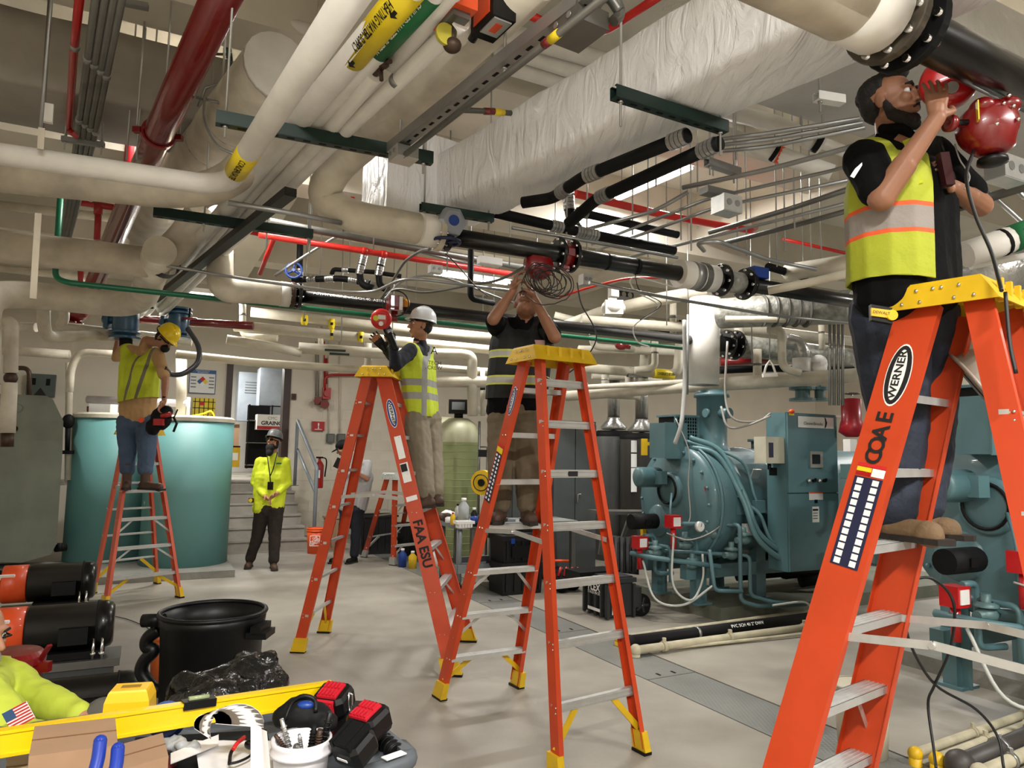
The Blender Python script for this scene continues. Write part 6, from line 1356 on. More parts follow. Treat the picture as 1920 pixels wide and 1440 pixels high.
def vestgeo(mb,J,tw,tr,belly,s,top=.0,bot=.1,ex=.014,both=True):
    P0=J['pelvis'];Cc=J['chest'];N=J['neck'];wv=(J['sR']-J['sL']).normalized(); ub=(N-P0).normalized(); P1=P0+(Cc-P0)*bot
    for k in (-1,1): chain(mb,[(J['sL'] if k<0 else J['sR'])-wv*k*.045-ub*.01,Cc+wv*k*tw*.55,P1+wv*k*tw*.5],[.075*s+ex*.5,tr*s+ex,tr*s*(1+belly*.5)+ex])
    chain(mb,[N-ub*.06,Cc,P1],[.06*s,tr*1.02*s+ex,tr*(1+belly)*s+ex])
def clip_mesh(o,co,no,keep=1):
    bm=bmesh.new(); bm.from_mesh(o.data); O=origin(o); bmesh.ops.bisect_plane(bm,geom=bm.verts[:]+bm.edges[:]+bm.faces[:],plane_co=V(co)-O,plane_no=V(no),clear_outer=keep>0,clear_inner=keep<0); bm.to_mesh(o.data); bm.free()
ORG=(226,92,48); GRY=(142,134,128)
zc=lambda py: (P(1660,py,2.7).z-J['pelvis'].z)
nz=(0,0,1)
b0,b1=zc(398),zc(426)
vm=vestm('lime_vest_near',(170,178,44),[((0,0,1),(zc(388)+zc(444))/2,(zc(388)-zc(444))/2,ORG),((0,0,1),(zc(396)+zc(436))/2,(zc(396)-zc(436))/2,GRY)])
mb=MB(); vestgeo(mb,J,.21,.135,.22,1.05,bot=.08,ex=.02); vo_=blob('vest',mb,.0075,vm,m4,3,disp=.004,ds=9)
frontn=V((.80,-.36,0)).normalized()
# vest hem, open front and armholes
clip_mesh(vo_,P(1670,528,2.75),V((-.06,0,-1)))
clip_mesh(vo_,J['chest']+frontn*.075,frontn)
clip_mesh(vo_,P(1650,262,2.75),V((.1,0,1)))
sm_=vo_.modifiers.new('thick','SOLIDIFY'); sm_.thickness=.006; sm_.offset=1
# vertical tape on the side front, and shoulder strap trim
def strip_on(pts,w_,m,name,par,t=.004):
    mb=MB()
    pts=smooth_path(pts,4)
    for i in range(len(pts)-1):
        a,b=pts[i],pts[i+1]; n=(V((0,0,CAMH))-a); n.z*=.3; n.normalize(); mb.beam(a,b,w_,t,n)
    return part(name,mb,m,par)
q=[P(1706,268,2.74),P(1692,300,2.64),P(1682,340,2.59),P(1670,392,2.55)]
strip_on([P(1700,262,2.74),P(1716,300,2.66),P(1722,345,2.62)],.03,mat('lime_trim',(196,206,44),.8),'vest_edge',m4)
t_=part('collar',chain(MB(),[J['neck']+V((-.05,-.03,.03)),J['neck']+V((.0,-.075,.015)),J['neck']+V((.07,-.04,-.01))],[.022,.022,.018]),black_c,m4)
part('sleeve_print',MB().ext([(0,0),(.05,.03),(.055,.04),(.02,.03),(-.01,.012)],P(1601,334,2.585),V((.9,0,.45)).normalized(),V((-.45,0,.9)).normalized(),V((0,-1,0)),.002),ink_w,m4)
# tape measure and phone
c=P(1651,590,2.66); t=thing('tape_measure','yellow and black tape measure clipped on the jeans pocket','tape measure',c)
part('case',MB().box(c,(.075,.03,.06),(V((.97,-.15,-.2)).normalized(),V((.15,.98,0)).normalized(),ZZ)),blk_p,t); part('shell',MB().box(c+V((-.008,-.017,.002)),(.07,.012,.03),(V((.97,-.15,-.15)).normalized(),V((.15,.98,0)).normalized(),ZZ)).cyl(c+V((.03,-.012,-.006)),c+V((.03,-.03,-.006)),.02,n=14),yel,t); text('DEWALT',c+V((-.01,-.026,.002)),V((.97,-.15,-.15)),ZZ,.011,ink,t)
c=P(1773,318,2.68); t=thing('handheld_radio','dark handheld device in the left hand of the bearded man on the near ladder','device',c); part('case',MB().box(c,(.035,.03,.13),(V((1,0,.1)),V((0,1,0)),V((-.15,0,1)).normalized())),mat('maroon_case',(60,24,28),.4),t); part('antenna',MB().cyl(c+ZZ*.06,c+ZZ*.13-V((.02,0,0)),.006,n=6),blk_p,t)
bell('red round gong held in the hand of the man on the nearest ladder',P(1776,160,2.72),.104,V((-.35,-.9,-.1)),False,mat('bright_red_enamel',(196,24,28),.35,coat=.4),.08)
# red valve under the pipe, top right
c=P(1858,240,2.6); t=thing('flow_switch','dark red bell-shaped flow switch hanging below the pipe at the top right','flow switch',c)
part('case',MB().lathe(c+V((.0,.08,.01)),V((-.1,-1,-.05)),[(0,0),(.08,0),(.098,.03),(.1,.09),(.085,.13),(.05,.15),(0,.155)],24).lathe(c-ZZ*.02,-ZZ,[(.085,0),(.075,.06),(.045,.085),(0,.085)],20).ell(c+V((-.045,-.02,.07)),(.04,.05,.035)).ell(c+V((.05,-.02,.075)),(.045,.05,.035)),dred,t)
part('foot_knob',MB().lathe(c-ZZ*.11,-ZZ,[(.02,-.03),(.02,0),(.05,.01),(.052,.028),(.03,.036),(0,.036)],20),blk_p,t)
part('knob',MB().lathe(c+V((-.155,-.02,.005)),V((-1,-.2,0)),[(.01,-.05),(.01,-.01),(.03,0),(.033,.022),(.012,.022),(0,.01)],16),dred,t); part('terminal',MB().cyl(c+V((-.10,-.02,.01)),c+V((-.16,-.02,.008)),.012,n=8),blk_p,t)
part('yellow_plate',MB().box(c+V((-.088,-.06,.035)),(.004,.03,.075),(V((.9,-.3,0)),V((.3,.9,0)),ZZ)),yel_l,t); bb=MB()
for (x,z) in ((.0,.06),(.035,.05),(.02,.09),(-.03,-.02),(.05,.0)): bb.ell(c+V((x,-.075,z)),.008,8,5)
part('bolts',bb,chrome,t,kind='stuff')
XP=lambda px,z=3.06: Z(px,72+(px-1740)*.5,z)
t,p=pipe('black_pipe','thick black steel pipe leaving the top right corner','pipe',blk,.078,[XP(1700,3.12),XP(1765,3.12),XP(1990,3.12)],n=28)
q=lerp(p[0],p[1],.1); ax=(p[2]-p[0]).normalized()
flange(t,lerp(p[0],p[1],-.05),ax,.15,.035,blk_m,10); flange(t,lerp(p[0],p[1],-.55),ax,.148,.035,mat('rusty_flange',(92,84,72),.6,.4,var=.3,vs=20),10)
t,p2=pipe('insulated_pipe','big grubby insulated pipe ending in a flange at the top right','pipe',ins_old,.125,[lerp(p[0],p[1],-5.5),lerp(p[0],p[1],-.75)],n=32); band(t,lerp(p2[1],p2[0],.16),p2[1],.128,ins_w,'end_jacket')
cable('black cable hanging from the red flow switch to the near ladder cap',wire_b,.0065,[P(1826,282,2.6),P(1812,330,2.5),P(1828,400,2.45),P(1858,470,2.4),P(1872,520,2.35),P(1878,545,2.3)])
cable('thin loose wire curling beside the red flow switch',MC['grey_wire'],.003,[P(1790,270,2.7),P(1800,300,2.7),P(1818,330,2.7),P(1808,355,2.7)])
cable('black cable looping down from the near ladder to the floor pipes',wire_b,.006,[P(1885,548,2.25),P(1893,640,2.22),P(1905,700,2.2)])
cable('black cable crossing low behind the near ladder spreader',wire_b,.0065,[P(1712,1086,3.2),P(1745,1084,3.2),P(1778,1110,3.2),P(1790,1150,3.2),P(1780,1220,3.3),P(1752,1285,3.5),P(1740,1320,3.6),P(1750,1400,3.5),P(1755,1440,3.4)])
cable('second black cable crossing towards the floor pipes',wire_b,.0065,[P(1712,1086,3.2),P(1698,1110,3.2),P(1696,1160,3.2),P(1712,1220,3.3),P(1755,1285,3.5),P(1830,1330,3.6),P(1870,1380,3.6),P(1882,1440,3.5)])
# ---------------- man on the centre ladder, arms up
J=dict(neck=P(985,592,4.98),chest=P(978,650,5.0),pelvis=P(965,765,5.05),sL=P(1022,612,4.98),sR=P(932,612,4.98),eL=P(1040,632,4.72),wL=P(1000,558,4.75),eR=P(925,598,4.72),wR=P(962,545,4.75),
 hL=P(988,800,5.05),kL=P(990,880,4.95),aL=P(988,968,4.98),tL=P(996,992,4.78),hR=P(945,800,5.05),kR=P(938,880,4.95),aR=P(938,968,4.98),tR=P(930,992,4.78))
for k in 'LR': J['t'+k].z=1.205; J['a'+k].z=1.3
hc=P(986,570,4.93)
m3,A3=figure('person','man in a dark vest and brown trousers reaching up on the centre ladder',J,skin_d,.009,1,shirt=black_c,sleeve_frac=.75,pants=khaki_d,boots=boot_b,tw=.17,tr=.12,
 hands=dict(R=(V((.2,-.1,.95)),V((.8,0,.2)),.7,-1),L=(V((-.4,-.1,.9)),V((-.8,0,.2)),.7,1)),headp=(hc,V((.1,-.9,.5)),V((0,.3,1))),arm_r=1.05,leg_r=1.1)
cap_part('hair',lambda mb:(mb.ell(hc+A3[2]*.05-A3[1]*.03,(.082,.09,.078),14,10,A3[3])),.008,hair,m3,it=1)
zz=lambda py:P(965,py,4.9).z-J['pelvis'].z
vm=vestm('dark_work_vest',(22,23,24),[((0,0,1),zz(663),.028,(196,200,90)),((0,0,1),zz(663),.017,(170,170,166)),((0,0,1),zz(712),.032,(196,200,90)),((0,0,1),zz(712),.02,(170,170,166))])
mb=MB(); vestgeo(mb,J,.17,.12,0,1,bot=.02,ex=.016); vo_=blob('vest',mb,.009,vm,m3,3,disp=.005,ds=9); clip_mesh(vo_,P(965,748,5),V((0,0,-1))); clip_mesh(vo_,P(965,588,4.95),V((0,0,1)))
part('badge',MB().box(P(1012,646,4.83),(.07,.01,.06)),mat('pink_badge',(190,150,150),.6),m3)
# ---------------- man in the white hard hat
J=dict(neck=P(787,640,6.45),chest=P(783,690,6.45),pelvis=P(790,772,6.5),sL=P(800,658,6.68),sR=P(768,658,6.22),eR=P(742,684,6.05),wR=P(735,640,6.0),eL=P(740,672,6.5),wL=P(722,655,6.25),
 hR=P(780,795,6.4),kR=P(792,862,6.25),aR=P(800,925,6.05),tR=P(778,947,6.0),hL=P(803,795,6.6),kL=P(812,862,6.45),aL=P(817,925,6.25),tL=P(797,947,6.25))
for k in 'LR': J['t'+k].z=1.205; J['a'+k].z=1.3
J['aR']=V((J['aR'].x,J['aR'].y,1.3))
hc=P(789,612,6.42); fw=V((-.9,-.35,.12))
m2,A2=figure('person','man in a white hard hat and lime vest working on the lettered ladder',J,skin,.009,1,shirt=navy_c,sleeve_frac=1.85,pants=khaki,boots=boot_b,tw=.16,tr=.12,
 hands=dict(R=(V((-.3,-.1,.9)),V((-.6,.3,.3)),.5,-1),L=(V((-.5,-.1,.6)),V((-.3,-.6,.3)),.6,1)),headp=(hc,fw,V((-.05,0,1))),leg_r=1.12)
hardhat(m2,hc,A2,mat('white_helmet',(232,236,242),.25,var=0,coat=.4))
cap_part('glove',lambda mb:(hand(mb,J['wR'],V((-.35,-.1,.9)),V((-.6,.3,.3)),1.18,.5,side=-1),caps(mb,J['wR']-V((-.35,-.1,.9)).normalized()*.06,J['wR'],.04,.036)),.007,blk_p,m2,it=1)
cap_part('glove',lambda mb:(hand(mb,J['wL'],V((-.5,-.1,.6)),V((-.3,-.6,.3)),1.15,.6,side=1)),.007,blk_p,m2,it=1)
cap_part('hair',lambda mb:(mb.ell(hc-A2[1]*.03,(.08,.08,.07),14,10,A2[3])),.008,hair,m2,it=1)
part('chin_strap',MB().tube(smooth_path([hc+(A2[0]*.08+A2[2]*.04),hc+(A2[0]*.07+A2[1]*.03-A2[2]*.06),hc+(A2[1]*.06-A2[2]*.115)],4),.006,6),blk_p,m2)
zz=lambda py:P(790,py,6.3).z-J['pelvis'].z
wv=(J['sR']-J['sL']).normalized(); ovx=(P(797,690,6.3)-J['pelvis'])
vm=vestm('lime_vest_far',(198,216,50),[((1,0,0),ovx.x,.022,(150,150,146)),((0,0,1),zz(717),.03,(150,150,146)),((0,0,1),zz(742),.03,(150,150,146))])
mb=MB(); vestgeo(mb,J,.16,.12,0,1,bot=.05,ex=.02); vo_=blob('vest',mb,.009,vm,m2,3,disp=.006,ds=9); clip_mesh(vo_,P(790,781,6.4),V((0,0,-1))); clip_mesh(vo_,P(790,638,6.4),V((0.1,0,1)))
c=P(812,675,6.33)+V((0,-.03,0)); 
text('A',P(814,658,6.3),V((.9,.4,0)),ZZ,.07,ink,m2,'vest_print'); 
for i,sx_ in enumerate(('SIEMENS','FIRE','SAFETY')):
    if i: text('TECH' if i==1 else 'CREW',P(815,672+i*9,6.29),V((.9,.4,0)),ZZ,.035,ink,m2,'vest_print')
# ---------------- man in the yellow hard hat, seen from behind
J=dict(neck=P(275,640,8.0),chest=P(262,690,8.0),pelvis=P(258,775,8.0),sL=P(236,655,8.15),sR=P(296,665,7.88),eL=P(216,672,8.45),wL=P(222,628,8.6),eR=P(310,712,7.8),wR=P(308,752,7.7),
 hL=P(240,800,8.02),kL=P(240,850,7.95),aL=P(238,900,7.9),tL=P(236,921,7.75),hR=P(274,800,7.95),kR=P(275,850,7.9),aR=P(272,900,7.85),tR=P(302,916,7.75))
for k in 'LR': J['t'+k].z=1.205; J['a'+k].z=1.32
hc=P(309,636,7.9); fw=V((.62,-.25,-.62)); 
m1,A1=figure('person','man in a yellow hard hat and lime vest bending on the left ladder',J,skin,.01,1,shirt=tan_c,sleeve_frac=.8,pants=jeans_l,boots=boot_b,tw=.19,tr=.135,belly=.1,
 hands=dict(L=(V((.1,0,1)),V((0,-1,0)),.5,1),R=(V((-.3,-.3,-.9)),V((.8,0,.2)),.8,1)),headp=(hc,fw,V((.5,0,.75))),leg_r=1.1,fold=.007,boot_h=.26,cuff=.36)
hardhat(m1,hc,A1,mat('yellow_helmet',(250,216,10),.3,var=0,coat=.3),1.05,.04)
cap_part('hair',lambda mb:(mb.ell(hc-A1[1]*.03-A1[2]*.01,(.08,.09,.08),14,10,A1[3])),.008,hair,m1,it=1)
part('glasses',MB().tube([hc+A1[0]*.085+A1[1]*.0+A1[2]*.01,hc+A1[0]*.06+A1[1]*.09+A1[2]*.01,hc-A1[0]*.06+A1[1]*.09+A1[2]*.01],.008,6),blk_p,m1)
part('respirator',MB().ell(hc+A1[1]*.09-A1[2]*.06,(.05,.05,.05)),blk_p,m1)
part('helmet_knob',MB().ell(hc-A1[1]*.13+A1[2]*.04,(.05,.05,.05)),blk_p,m1)
zz=lambda py:P(265,py,7.85).z-J['pelvis'].z
s1=(P(250,690,7.85)-J['pelvis']); s2=(P(276,690,7.85)-J['pelvis']); nrm=V((.97,0,-.24))
vm=vestm('lime_vest_left',(200,214,44),[(tuple(nrm),s1.dot(nrm),.018,(120,116,96)),(tuple(nrm),s2.dot(nrm),.018,(120,116,96))])
mb=MB(); vestgeo(mb,J,.19,.135,.1,1,bot=.2,ex=.02); vo_=blob('vest',mb,.009,vm,m1,3,disp=.005,ds=8); clip_mesh(vo_,P(262,748,7.9),V((.15,0,-1))); clip_mesh(vo_,P(270,628,7.9),V((.3,0,1)))
# tool pouch
c=P(302,785,7.72); t=thing('tool_pouch','black tool pouch with tools on the hip of the man in the yellow hard hat','tool pouch',c)
mb=MB(); mb.ell(c,(.11,.09,.13)).ell(c-V((.08,0,.09)),(.08,.07,.09)).ell(c+V((.05,0,.07)),(.07,.06,.08)); blob('bag',mb,.012,blk_m,t,2,disp=.01,ds=14)
part('drill',MB().box(c+V((.02,-.08,-.04)),(.1,.05,.07)).cyl(c+V((.04,-.08,.02)),c+V((.14,-.08,.05)),.025,n=10),red_p,t); part('tape',MB().cyl(c+V((-.17,-.06,-.02)),c+V((-.17,-.09,-.02)),.03,n=12),orange_e,t)
part('pliers',MB().tube([c+V((.1,-.06,.0)),c+V((.17,-.06,.02)),c+V((.2,-.06,.1))],.008,6).tube([c+V((.16,-.06,.02)),c+V((.2,-.06,-.05)),c+V((.17,-.06,-.14))],.013,6),blk_p,t); part('belt',MB().tube([c+V((0,0,.1)),c+V((.03,-.02,.24))],.02,6),blk_m,t)
# ---------------- bearded man standing in the neon shirt
g=Z(491,1066,0); d=g.y
J=dict(neck=P(512,852,d),chest=P(509,895,d),pelvis=P(503,950,d),sL=P(535,866,d),sR=P(487,866,d),eL=P(540,905,d+.02),wL=P(520,925,d-.2),eR=P(477,905,d+.02),wR=P(498,932,d-.2),
 hL=P(516,960,d),kL=P(515,1006,d),aL=P(513,1052,d),tL=P(515,1062,d-.18),hR=P(492,960,d),kR=P(482,1008,d+.05),aR=P(468,1052,d+.1),tR=P(464,1062,d-.08))
for k in 'LR': J['t'+k].z=0.0; J['a'+k].z=.09
hc=P(513,828,d-.02); fw=V((-.3,-.95,.28))
m5,A5=figure('person','long-bearded man in a neon yellow shirt standing by the steps',J,skin,.011,1.02,shirt=lime_n,sleeve_frac=1.85,pants=brown_t,boots=boot_b,tw=.19,tr=.13,
 hands=dict(L=(V((-.7,-.4,-.5)),V((0,-.3,-.4)),.7,1),R=(V((.7,-.4,-.4)),V((0,-.3,-.4)),.7,-1)),headp=(hc,fw,V((0,.2,1))),leg_r=1.0,fold=.007)
hardhat(m5,hc,A5,mat('grey_helmet',(96,98,98),.4,var=0),1.02,.03)
cap_part('beard',lambda mb:(mb.ell(hc+A5[1]*.05-A5[2]*.1,(.07,.055,.07),14,10,A5[3]),mb.ell(hc+A5[1]*.05-A5[2]*.16,(.055,.045,.07),14,10,A5[3]),chain(mb,[hc+A5[0]*.07,hc+A5[0]*.06-A5[2]*.08,hc-A5[0]*.06-A5[2]*.08,hc-A5[0]*.07],[.02,.03,.03,.02])),.009,hair,m5,it=1)
part('glasses',MB().tube([hc+A5[0]*.075,hc+A5[0]*.06+A5[1]*.09,hc-A5[0]*.06+A5[1]*.09,hc-A5[0]*.075],.006,6).box(hc+A5[1]*.095+A5[0]*.03,(.045,.01,.03),(A5[0],A5[1],A5[2])).box(hc+A5[1]*.095-A5[0]*.03,(.045,.01,.03),(A5[0],A5[1],A5[2])),blk_p,m5)
part('lanyard',MB().tube([P(500,848,d-.12),P(506,890,d-.19),P(507,905,d-.19)],.008,6).tube([P(520,848,d-.12),P(512,880,d-.19),P(507,892,d-.19)],.008,6),blk_p,m5); part('badge',MB().box(P(507,911,d-.2),(.075,.02,.11)),blk_p,m5)
part('shirt_print',MB().box(P(523,869,d-.145),(.07,.004,.02)),grn_p,m5)
c=P(471,938,d-.12); t=thing('tape_measure','small yellow tape measure on the belt of the long-bearded man','tape measure',c); part('case',MB().box(c,(.06,.04,.06)),blk_p,t); part('shell',MB().cyl(c-V((0,.02,0)),c-V((0,.03,0)),.026,n=12),yel_l,t)
# ---------------- man with the phone behind the lettered ladder
d=10.9
J=dict(neck=P(663,853,d),chest=P(672,895,d),pelvis=P(662,948,d),sL=P(690,870,d+.05),sR=P(652,868,d),eL=P(688,898,d-.1),wL=P(664,884,d-.25),eR=P(640,900,d-.05),wR=P(640,874,d-.22),
 hL=P(670,962,d),kL=P(668,1000,d),aL=P(664,1034,d),tL=P(652,1042,d-.15),hR=P(650,962,d),kR=P(643,1000,d),aR=P(632,1034,d),tR=P(620,1042,d-.15))
for k in 'LR': J['t'+k].z=0.0; J['a'+k].z=.09
hc=P(643,841,d-.05)
m6,A6=figure('person','man in a black cap and grey shirt looking at a phone behind the ladder',J,skin,.011,.95,shirt=greyc,sleeve_frac=.75,pants=navy_c,boots=blk_m,tw=.19,tr=.13,
 hands=dict(L=(V((-.8,-.2,.3)),V((0,.3,.5)),.6,1),R=(V((-.1,-.4,.8)),V((.4,0,.3)),.6,-1)),headp=(hc,V((-.75,-.4,-.45)),V((-.3,0,.9))),fold=.006)
cap_part('cap',lambda mb:(mb.ell(hc+A6[2]*.05-A6[1]*.01,(.088,.105,.085),16,10,A6[3]),mb.ell(hc+A6[2]*.03+A6[1]*.12,(.065,.06,.012),14,8,A6[3])),.009,blk_m,m6,it=1)
c=P(633,868,d-.35); t=thing('phone','black phone held by the man in the black cap','phone',c); part('body',MB().box(c,(.075,.012,.15),(V((.9,0,-.4)).normalized(),V((0,1,0)),V((.4,0,.9)).normalized())),blk,t); part('screen',MB().box(c+V((0,.008,0)),(.068,.002,.14),(V((.9,0,-.4)).normalized(),V((0,1,0)),V((.4,0,.9)).normalized())),blk_p,t)
part('watch',MB().torus(P(664,884,d-.25),V((-.8,-.2,.3)),.036,.009,14,6),blk_p,m6)
# ---------------- crouching man at the bottom left
J=dict(neck=P(-58,1243,2.75),chest=P(-70,1320,2.7),pelvis=P(-90,1450,2.75),sL=P(0,1270,2.95),sR=P(-35,1315,2.45),eR=P(30,1385,2.35),wR=P(105,1392,2.5),eL=P(60,1305,2.85),wL=P(150,1342,2.7),
 hL=P(-40,1480,2.9),kL=P(190,1352,2.75),aL=P(150,1520,2.8),tL=P(200,1560,2.7),hR=P(-60,1490,2.6),kR=P(120,1400,2.55),aR=P(60,1560,2.6),tR=P(110,1590,2.5))
for k in 'LR': J['t'+k].z=0.0; J['a'+k].z=.09
hc=P(-44,1188,2.72)
m7,A7=figure('person','grey-bearded man in a lime shirt crouching at the left edge',J,skin,.009,1.0,shirt=lime,sleeve_frac=1.92,pants=mat('grey_trousers',(92,88,80),.85),boots=boot_b,tw=.2,tr=.14,
 hands=dict(L=(V((.9,0,-.3)),V((0,-.3,-.7)),.5,1),R=(V((.9,.1,-.2)),V((0,0,-1)),.5,-1)),headp=(hc,V((.85,-.1,-.15)),V((0,0,1))),fold=.009,arm_r=1.25,loc=V((-1.9,2.7,0)))
cap_part('beard',lambda mb:(mb.ell(hc+A7[1]*.06-A7[2]*.085,(.055,.045,.05),14,10,A7[3])),.008,mat('grey_beard',(168,162,154),.9,var=.2,vs=80),m7,it=1)
part('glasses',MB().tube([hc-A7[0]*.08,hc-A7[0]*.06+A7[1]*.09,hc+A7[0]*.06+A7[1]*.09],.004,6),blk_p,m7)
# flag patch on the sleeve
o_=P(35,1342,2.255); X=V((.55,.05,.30)).normalized(); Y=V((-.35,-.1,.93)); Y=(Y-X*Y.dot(X)).normalized(); N=X.cross(Y)
if N.y>0: N=-N
fw_,fh=.075,.058; fl=part('flag_patch',MB().box(o_,(fw_,fh,.003),(X,Y,N)),ink_w,m7)
st_=MB()
for i in range(7): st_.box(o_+Y*(fh*(-.46+i*.1535))+N*.002,(fw_,fh*.075,.001),(X,Y,N))
part('flag_stripe',st_,ink_r,fl,kind='stuff'); part('flag_canton',MB().box(o_+N*.003+Y*fh*.24-X*fw_*.28,(fw_*.42,fh*.52,.001),(X,Y,N)),mat('flag_blue',(50,80,120),.6,var=0),fl)
# ================================================================= things on the floor
def boxp(name,label,cat,c0,ax,ay,h,m,dx,dy,group=None,mk=True):
    "box standing on corner c0, sides dx along ax and dy along ay"
    t=thing(name,label,cat,c0,group); part('body',MB().ext([(0,0),(dx,0),(dx,dy),(0,dy)],c0,ax,ay,ZZ,h),m,t) if mk else None; return t
def bucket(label,c,r,h,m,name='bucket',cat='bucket',group=None,taper=.86,handle=True):
    t=thing(name,label,cat,c,group)
    part('body',MB().lathe(c,ZZ,[(0,0),(r*taper,0),(r,h),(r*.97,h),(r*taper*.97,.012),(0,.012)],36),m,t)
    part('rim',MB().lathe(c+ZZ*h,ZZ,[(r,-.05),(r*1.06,-.05),(r*1.06,-.035),(r*1.01,-.03),(r*1.01,-.015),(r*1.05,-.01),(r*1.05,.004),(r*.96,.004)],36),m,t)
    return t
# orange bucket by the stairs
ob=mat('bucket_orange',(238,88,26),.45,var=.03); c=Z(591,1037,0); t=bucket('orange plastic bucket with a white square print by the handrail',c,.145,.40,ob)
vw=V((-c.x,-c.y,0)).normalized(); N=(vw+V((-.1,0,0))).normalized(); X=N.cross(ZZ)*-1; X=ZZ.cross(N); q=c+N*.142+ZZ*.21
fr_=MB()
for s in (-1,1): fr_.box(q+X*s*.075,(.008,.006,.16),(X,N,ZZ)).box(q+ZZ*s*.078,(.155,.006,.008),(X,N,ZZ))
part('print_frame',fr_,ink_w,t); 
for i,w_ in enumerate(('THE','HOME','DEPOT')): text(w_,q+ZZ*(.045-.042*i)+N*.006,X+ZZ*.35,ZZ-X*.35,.036,ink_w,t,bold=.02)
# black totes and boxes behind the ladders
tote=mat('tote_black',(18,18,19),.45,var=.1)
def totef(label,px,py,d,w_,dep,h,m=tote,lid=False,z=0,grp=None,name='storage_tote'):
    c=P(px,py,d); c.z=z; t=thing(name,label,'storage box',c,grp)
    a=.93; vs=[c+VV*i*w_/2*s+UU*j*dep/2*s+ZZ*zz for zz,s in ((0,a),(h,1.0)) for i,j in ((-1,-1),(1,-1),(1,1),(-1,1))]; vi=[c+VV*i*w_/2*s*.95+UU*j*dep/2*s*.95+ZZ*zz for zz,s in ((h,1.0),(.02,a)) for i,j in ((-1,-1),(1,-1),(1,1),(-1,1))]
    q4=lambda o:[(o+i,o+(i+1)%4,o+4+(i+1)%4,o+4+i) for i in range(4)]
    part('tub',MB().add(vs+vi,[(0,1,2,3),(12,13,14,15)]+q4(0)+q4(4)+q4(8)),m,t)
    rm=MB()
    for s in (-1,1): rm.box(c+UU*s*dep/2+ZZ*(h-.015),(w_+.04,.03,.03),(VV,UU,ZZ)).box(c+VV*s*w_/2+ZZ*(h-.015),(.03,dep,.03),(VV,UU,ZZ))
    for k in range(5): rm.box(c-UU*(dep/2+.002)+VV*w_*(k-2)*.2+ZZ*h*.5,(.02,.02,h*.75),(VV,UU,ZZ))
    part('rim',rm,m,t)
    if lid: part('lid',MB().box(c+ZZ*(h+.015),(w_+.03,dep+.03,.03),(VV,UU,ZZ)).box(c+ZZ*(h+.035),(w_*.7,dep*.7,.015),(VV,UU,ZZ)),m,t)
    return t,c
totef('large black storage tote behind the small ladder',703,1000,12.0,.6,.45,.62); totef('black storage tote right of the small ladder',775,1000,11.9,.42,.4,.5)
totef('cardboard coloured box beside the orange bucket',626,1000,12.3,.3,.3,.55,card)
t,c=totef('black lidded tool case with blue latches under the workbench',966,1040,8.9,.52,.38,.30,lid=True,z=.36)
for s in (-1,1): part('latch',MB().box(c+VV*s*.14-UU*.2+ZZ*.27,(.05,.02,.06),(VV,UU,ZZ)),blu,t)
part('front_panel',MB().box(c-UU*.205+ZZ*.14,(.3,.012,.14),(VV,UU,ZZ)),blk_m,t)
t,c=totef('black lidded tool case on the floor below the blue-latched one',966,1080,8.9,.55,.4,.34,lid=True)
for s in (-1,1): part('latch',MB().box(c+VV*s*.14-UU*.215+ZZ*.3,(.05,.02,.06),(VV,UU,ZZ)),blk_m,t)
# workbench
wt=mat('workbench_top',(132,134,130),.5,var=.08); bc=P(905,985,8.75)
t=thing('workbench','long grey workbench behind the ladders','workbench',V((bc.x,bc.y,0)))
bo=V((bc.x,bc.y,0))-VV*.15; part('top',MB().ext([(0,0),(1.5,0),(1.5,.6),(0,.6)],bo,VV,UU,ZZ,.0).ext([(0,0),(1.5,0),(1.5,.6),(0,.6)],bo+ZZ*.78,VV,UU,ZZ,.04) if False else MB().ext([(0,0),(1.5,0),(1.5,.6),(0,.6)],bo+ZZ*.78,VV,UU,ZZ,.04),wt,t)
for (a,b) in ((.05,.05),(1.45,.05),(.05,.55),(1.45,.55)): part('leg',MB().ext([(-.03,-.03),(.03,-.03),(.03,.03),(-.03,.03)],bo+VV*a+UU*b,VV,UU,ZZ,.78),galv_d,t)
# grey cart in front of it
cg=mat('cart_grey',(112,116,118),.5,var=.04); cc=Z(858,1112,0); t=thing('utility_cart','grey plastic utility cart loaded with bottles behind the lettered ladder','cart',cc)
cw,cl=.6,.75; co=cc-VV*.02-UU*.02
for z in (.80,.28):
    part('tray',MB().ext([(0,0),(cl,0),(cl,cw),(0,cw)],co+ZZ*(z-.05),VV,UU,ZZ,.03),cg,t); rm=MB()
    rm.box(co+VV*cl/2+ZZ*(z+.0),(cl,.04,.1),(VV,UU,ZZ)).box(co+VV*cl/2+UU*cw+ZZ*z,(cl,.04,.1),(VV,UU,ZZ)).box(co+UU*cw/2+ZZ*z,(.04,cw,.1),(VV,UU,ZZ)).box(co+VV*cl+UU*cw/2+ZZ*z,(.04,cw,.1),(VV,UU,ZZ)); part('tray_lip',rm,cg,t)
for (a,b) in ((.03,.03),(cl-.03,.03),(.03,cw-.03),(cl-.03,cw-.03)):
    q=co+VV*a+UU*b; part('leg',MB().cyl(q+ZZ*.12,q+ZZ*.8,.035,n=12),cg,t); part('castor',MB().cyl(q+ZZ*.05-UU*.02,q+ZZ*.05+UU*.02,.05,n=14).box(q+ZZ*.1,(.05,.06,.04)),blk_p,t)
def bottle(label,px,d,z,r,h,m,capm,grp=None,name='bottle'):
    c=P(px,970,d); c.z=z; t=thing(name,label,'bottle',c,grp); part('body',MB().lathe(c,ZZ,[(0,0),(r,0),(r,h*.68),(r*.4,h*.86),(r*.4,h*.9)],16),m,t); part('cap',MB().cyl(c+ZZ*h*.88,c+ZZ*h,r*.45,n=12),capm,t); return t,c
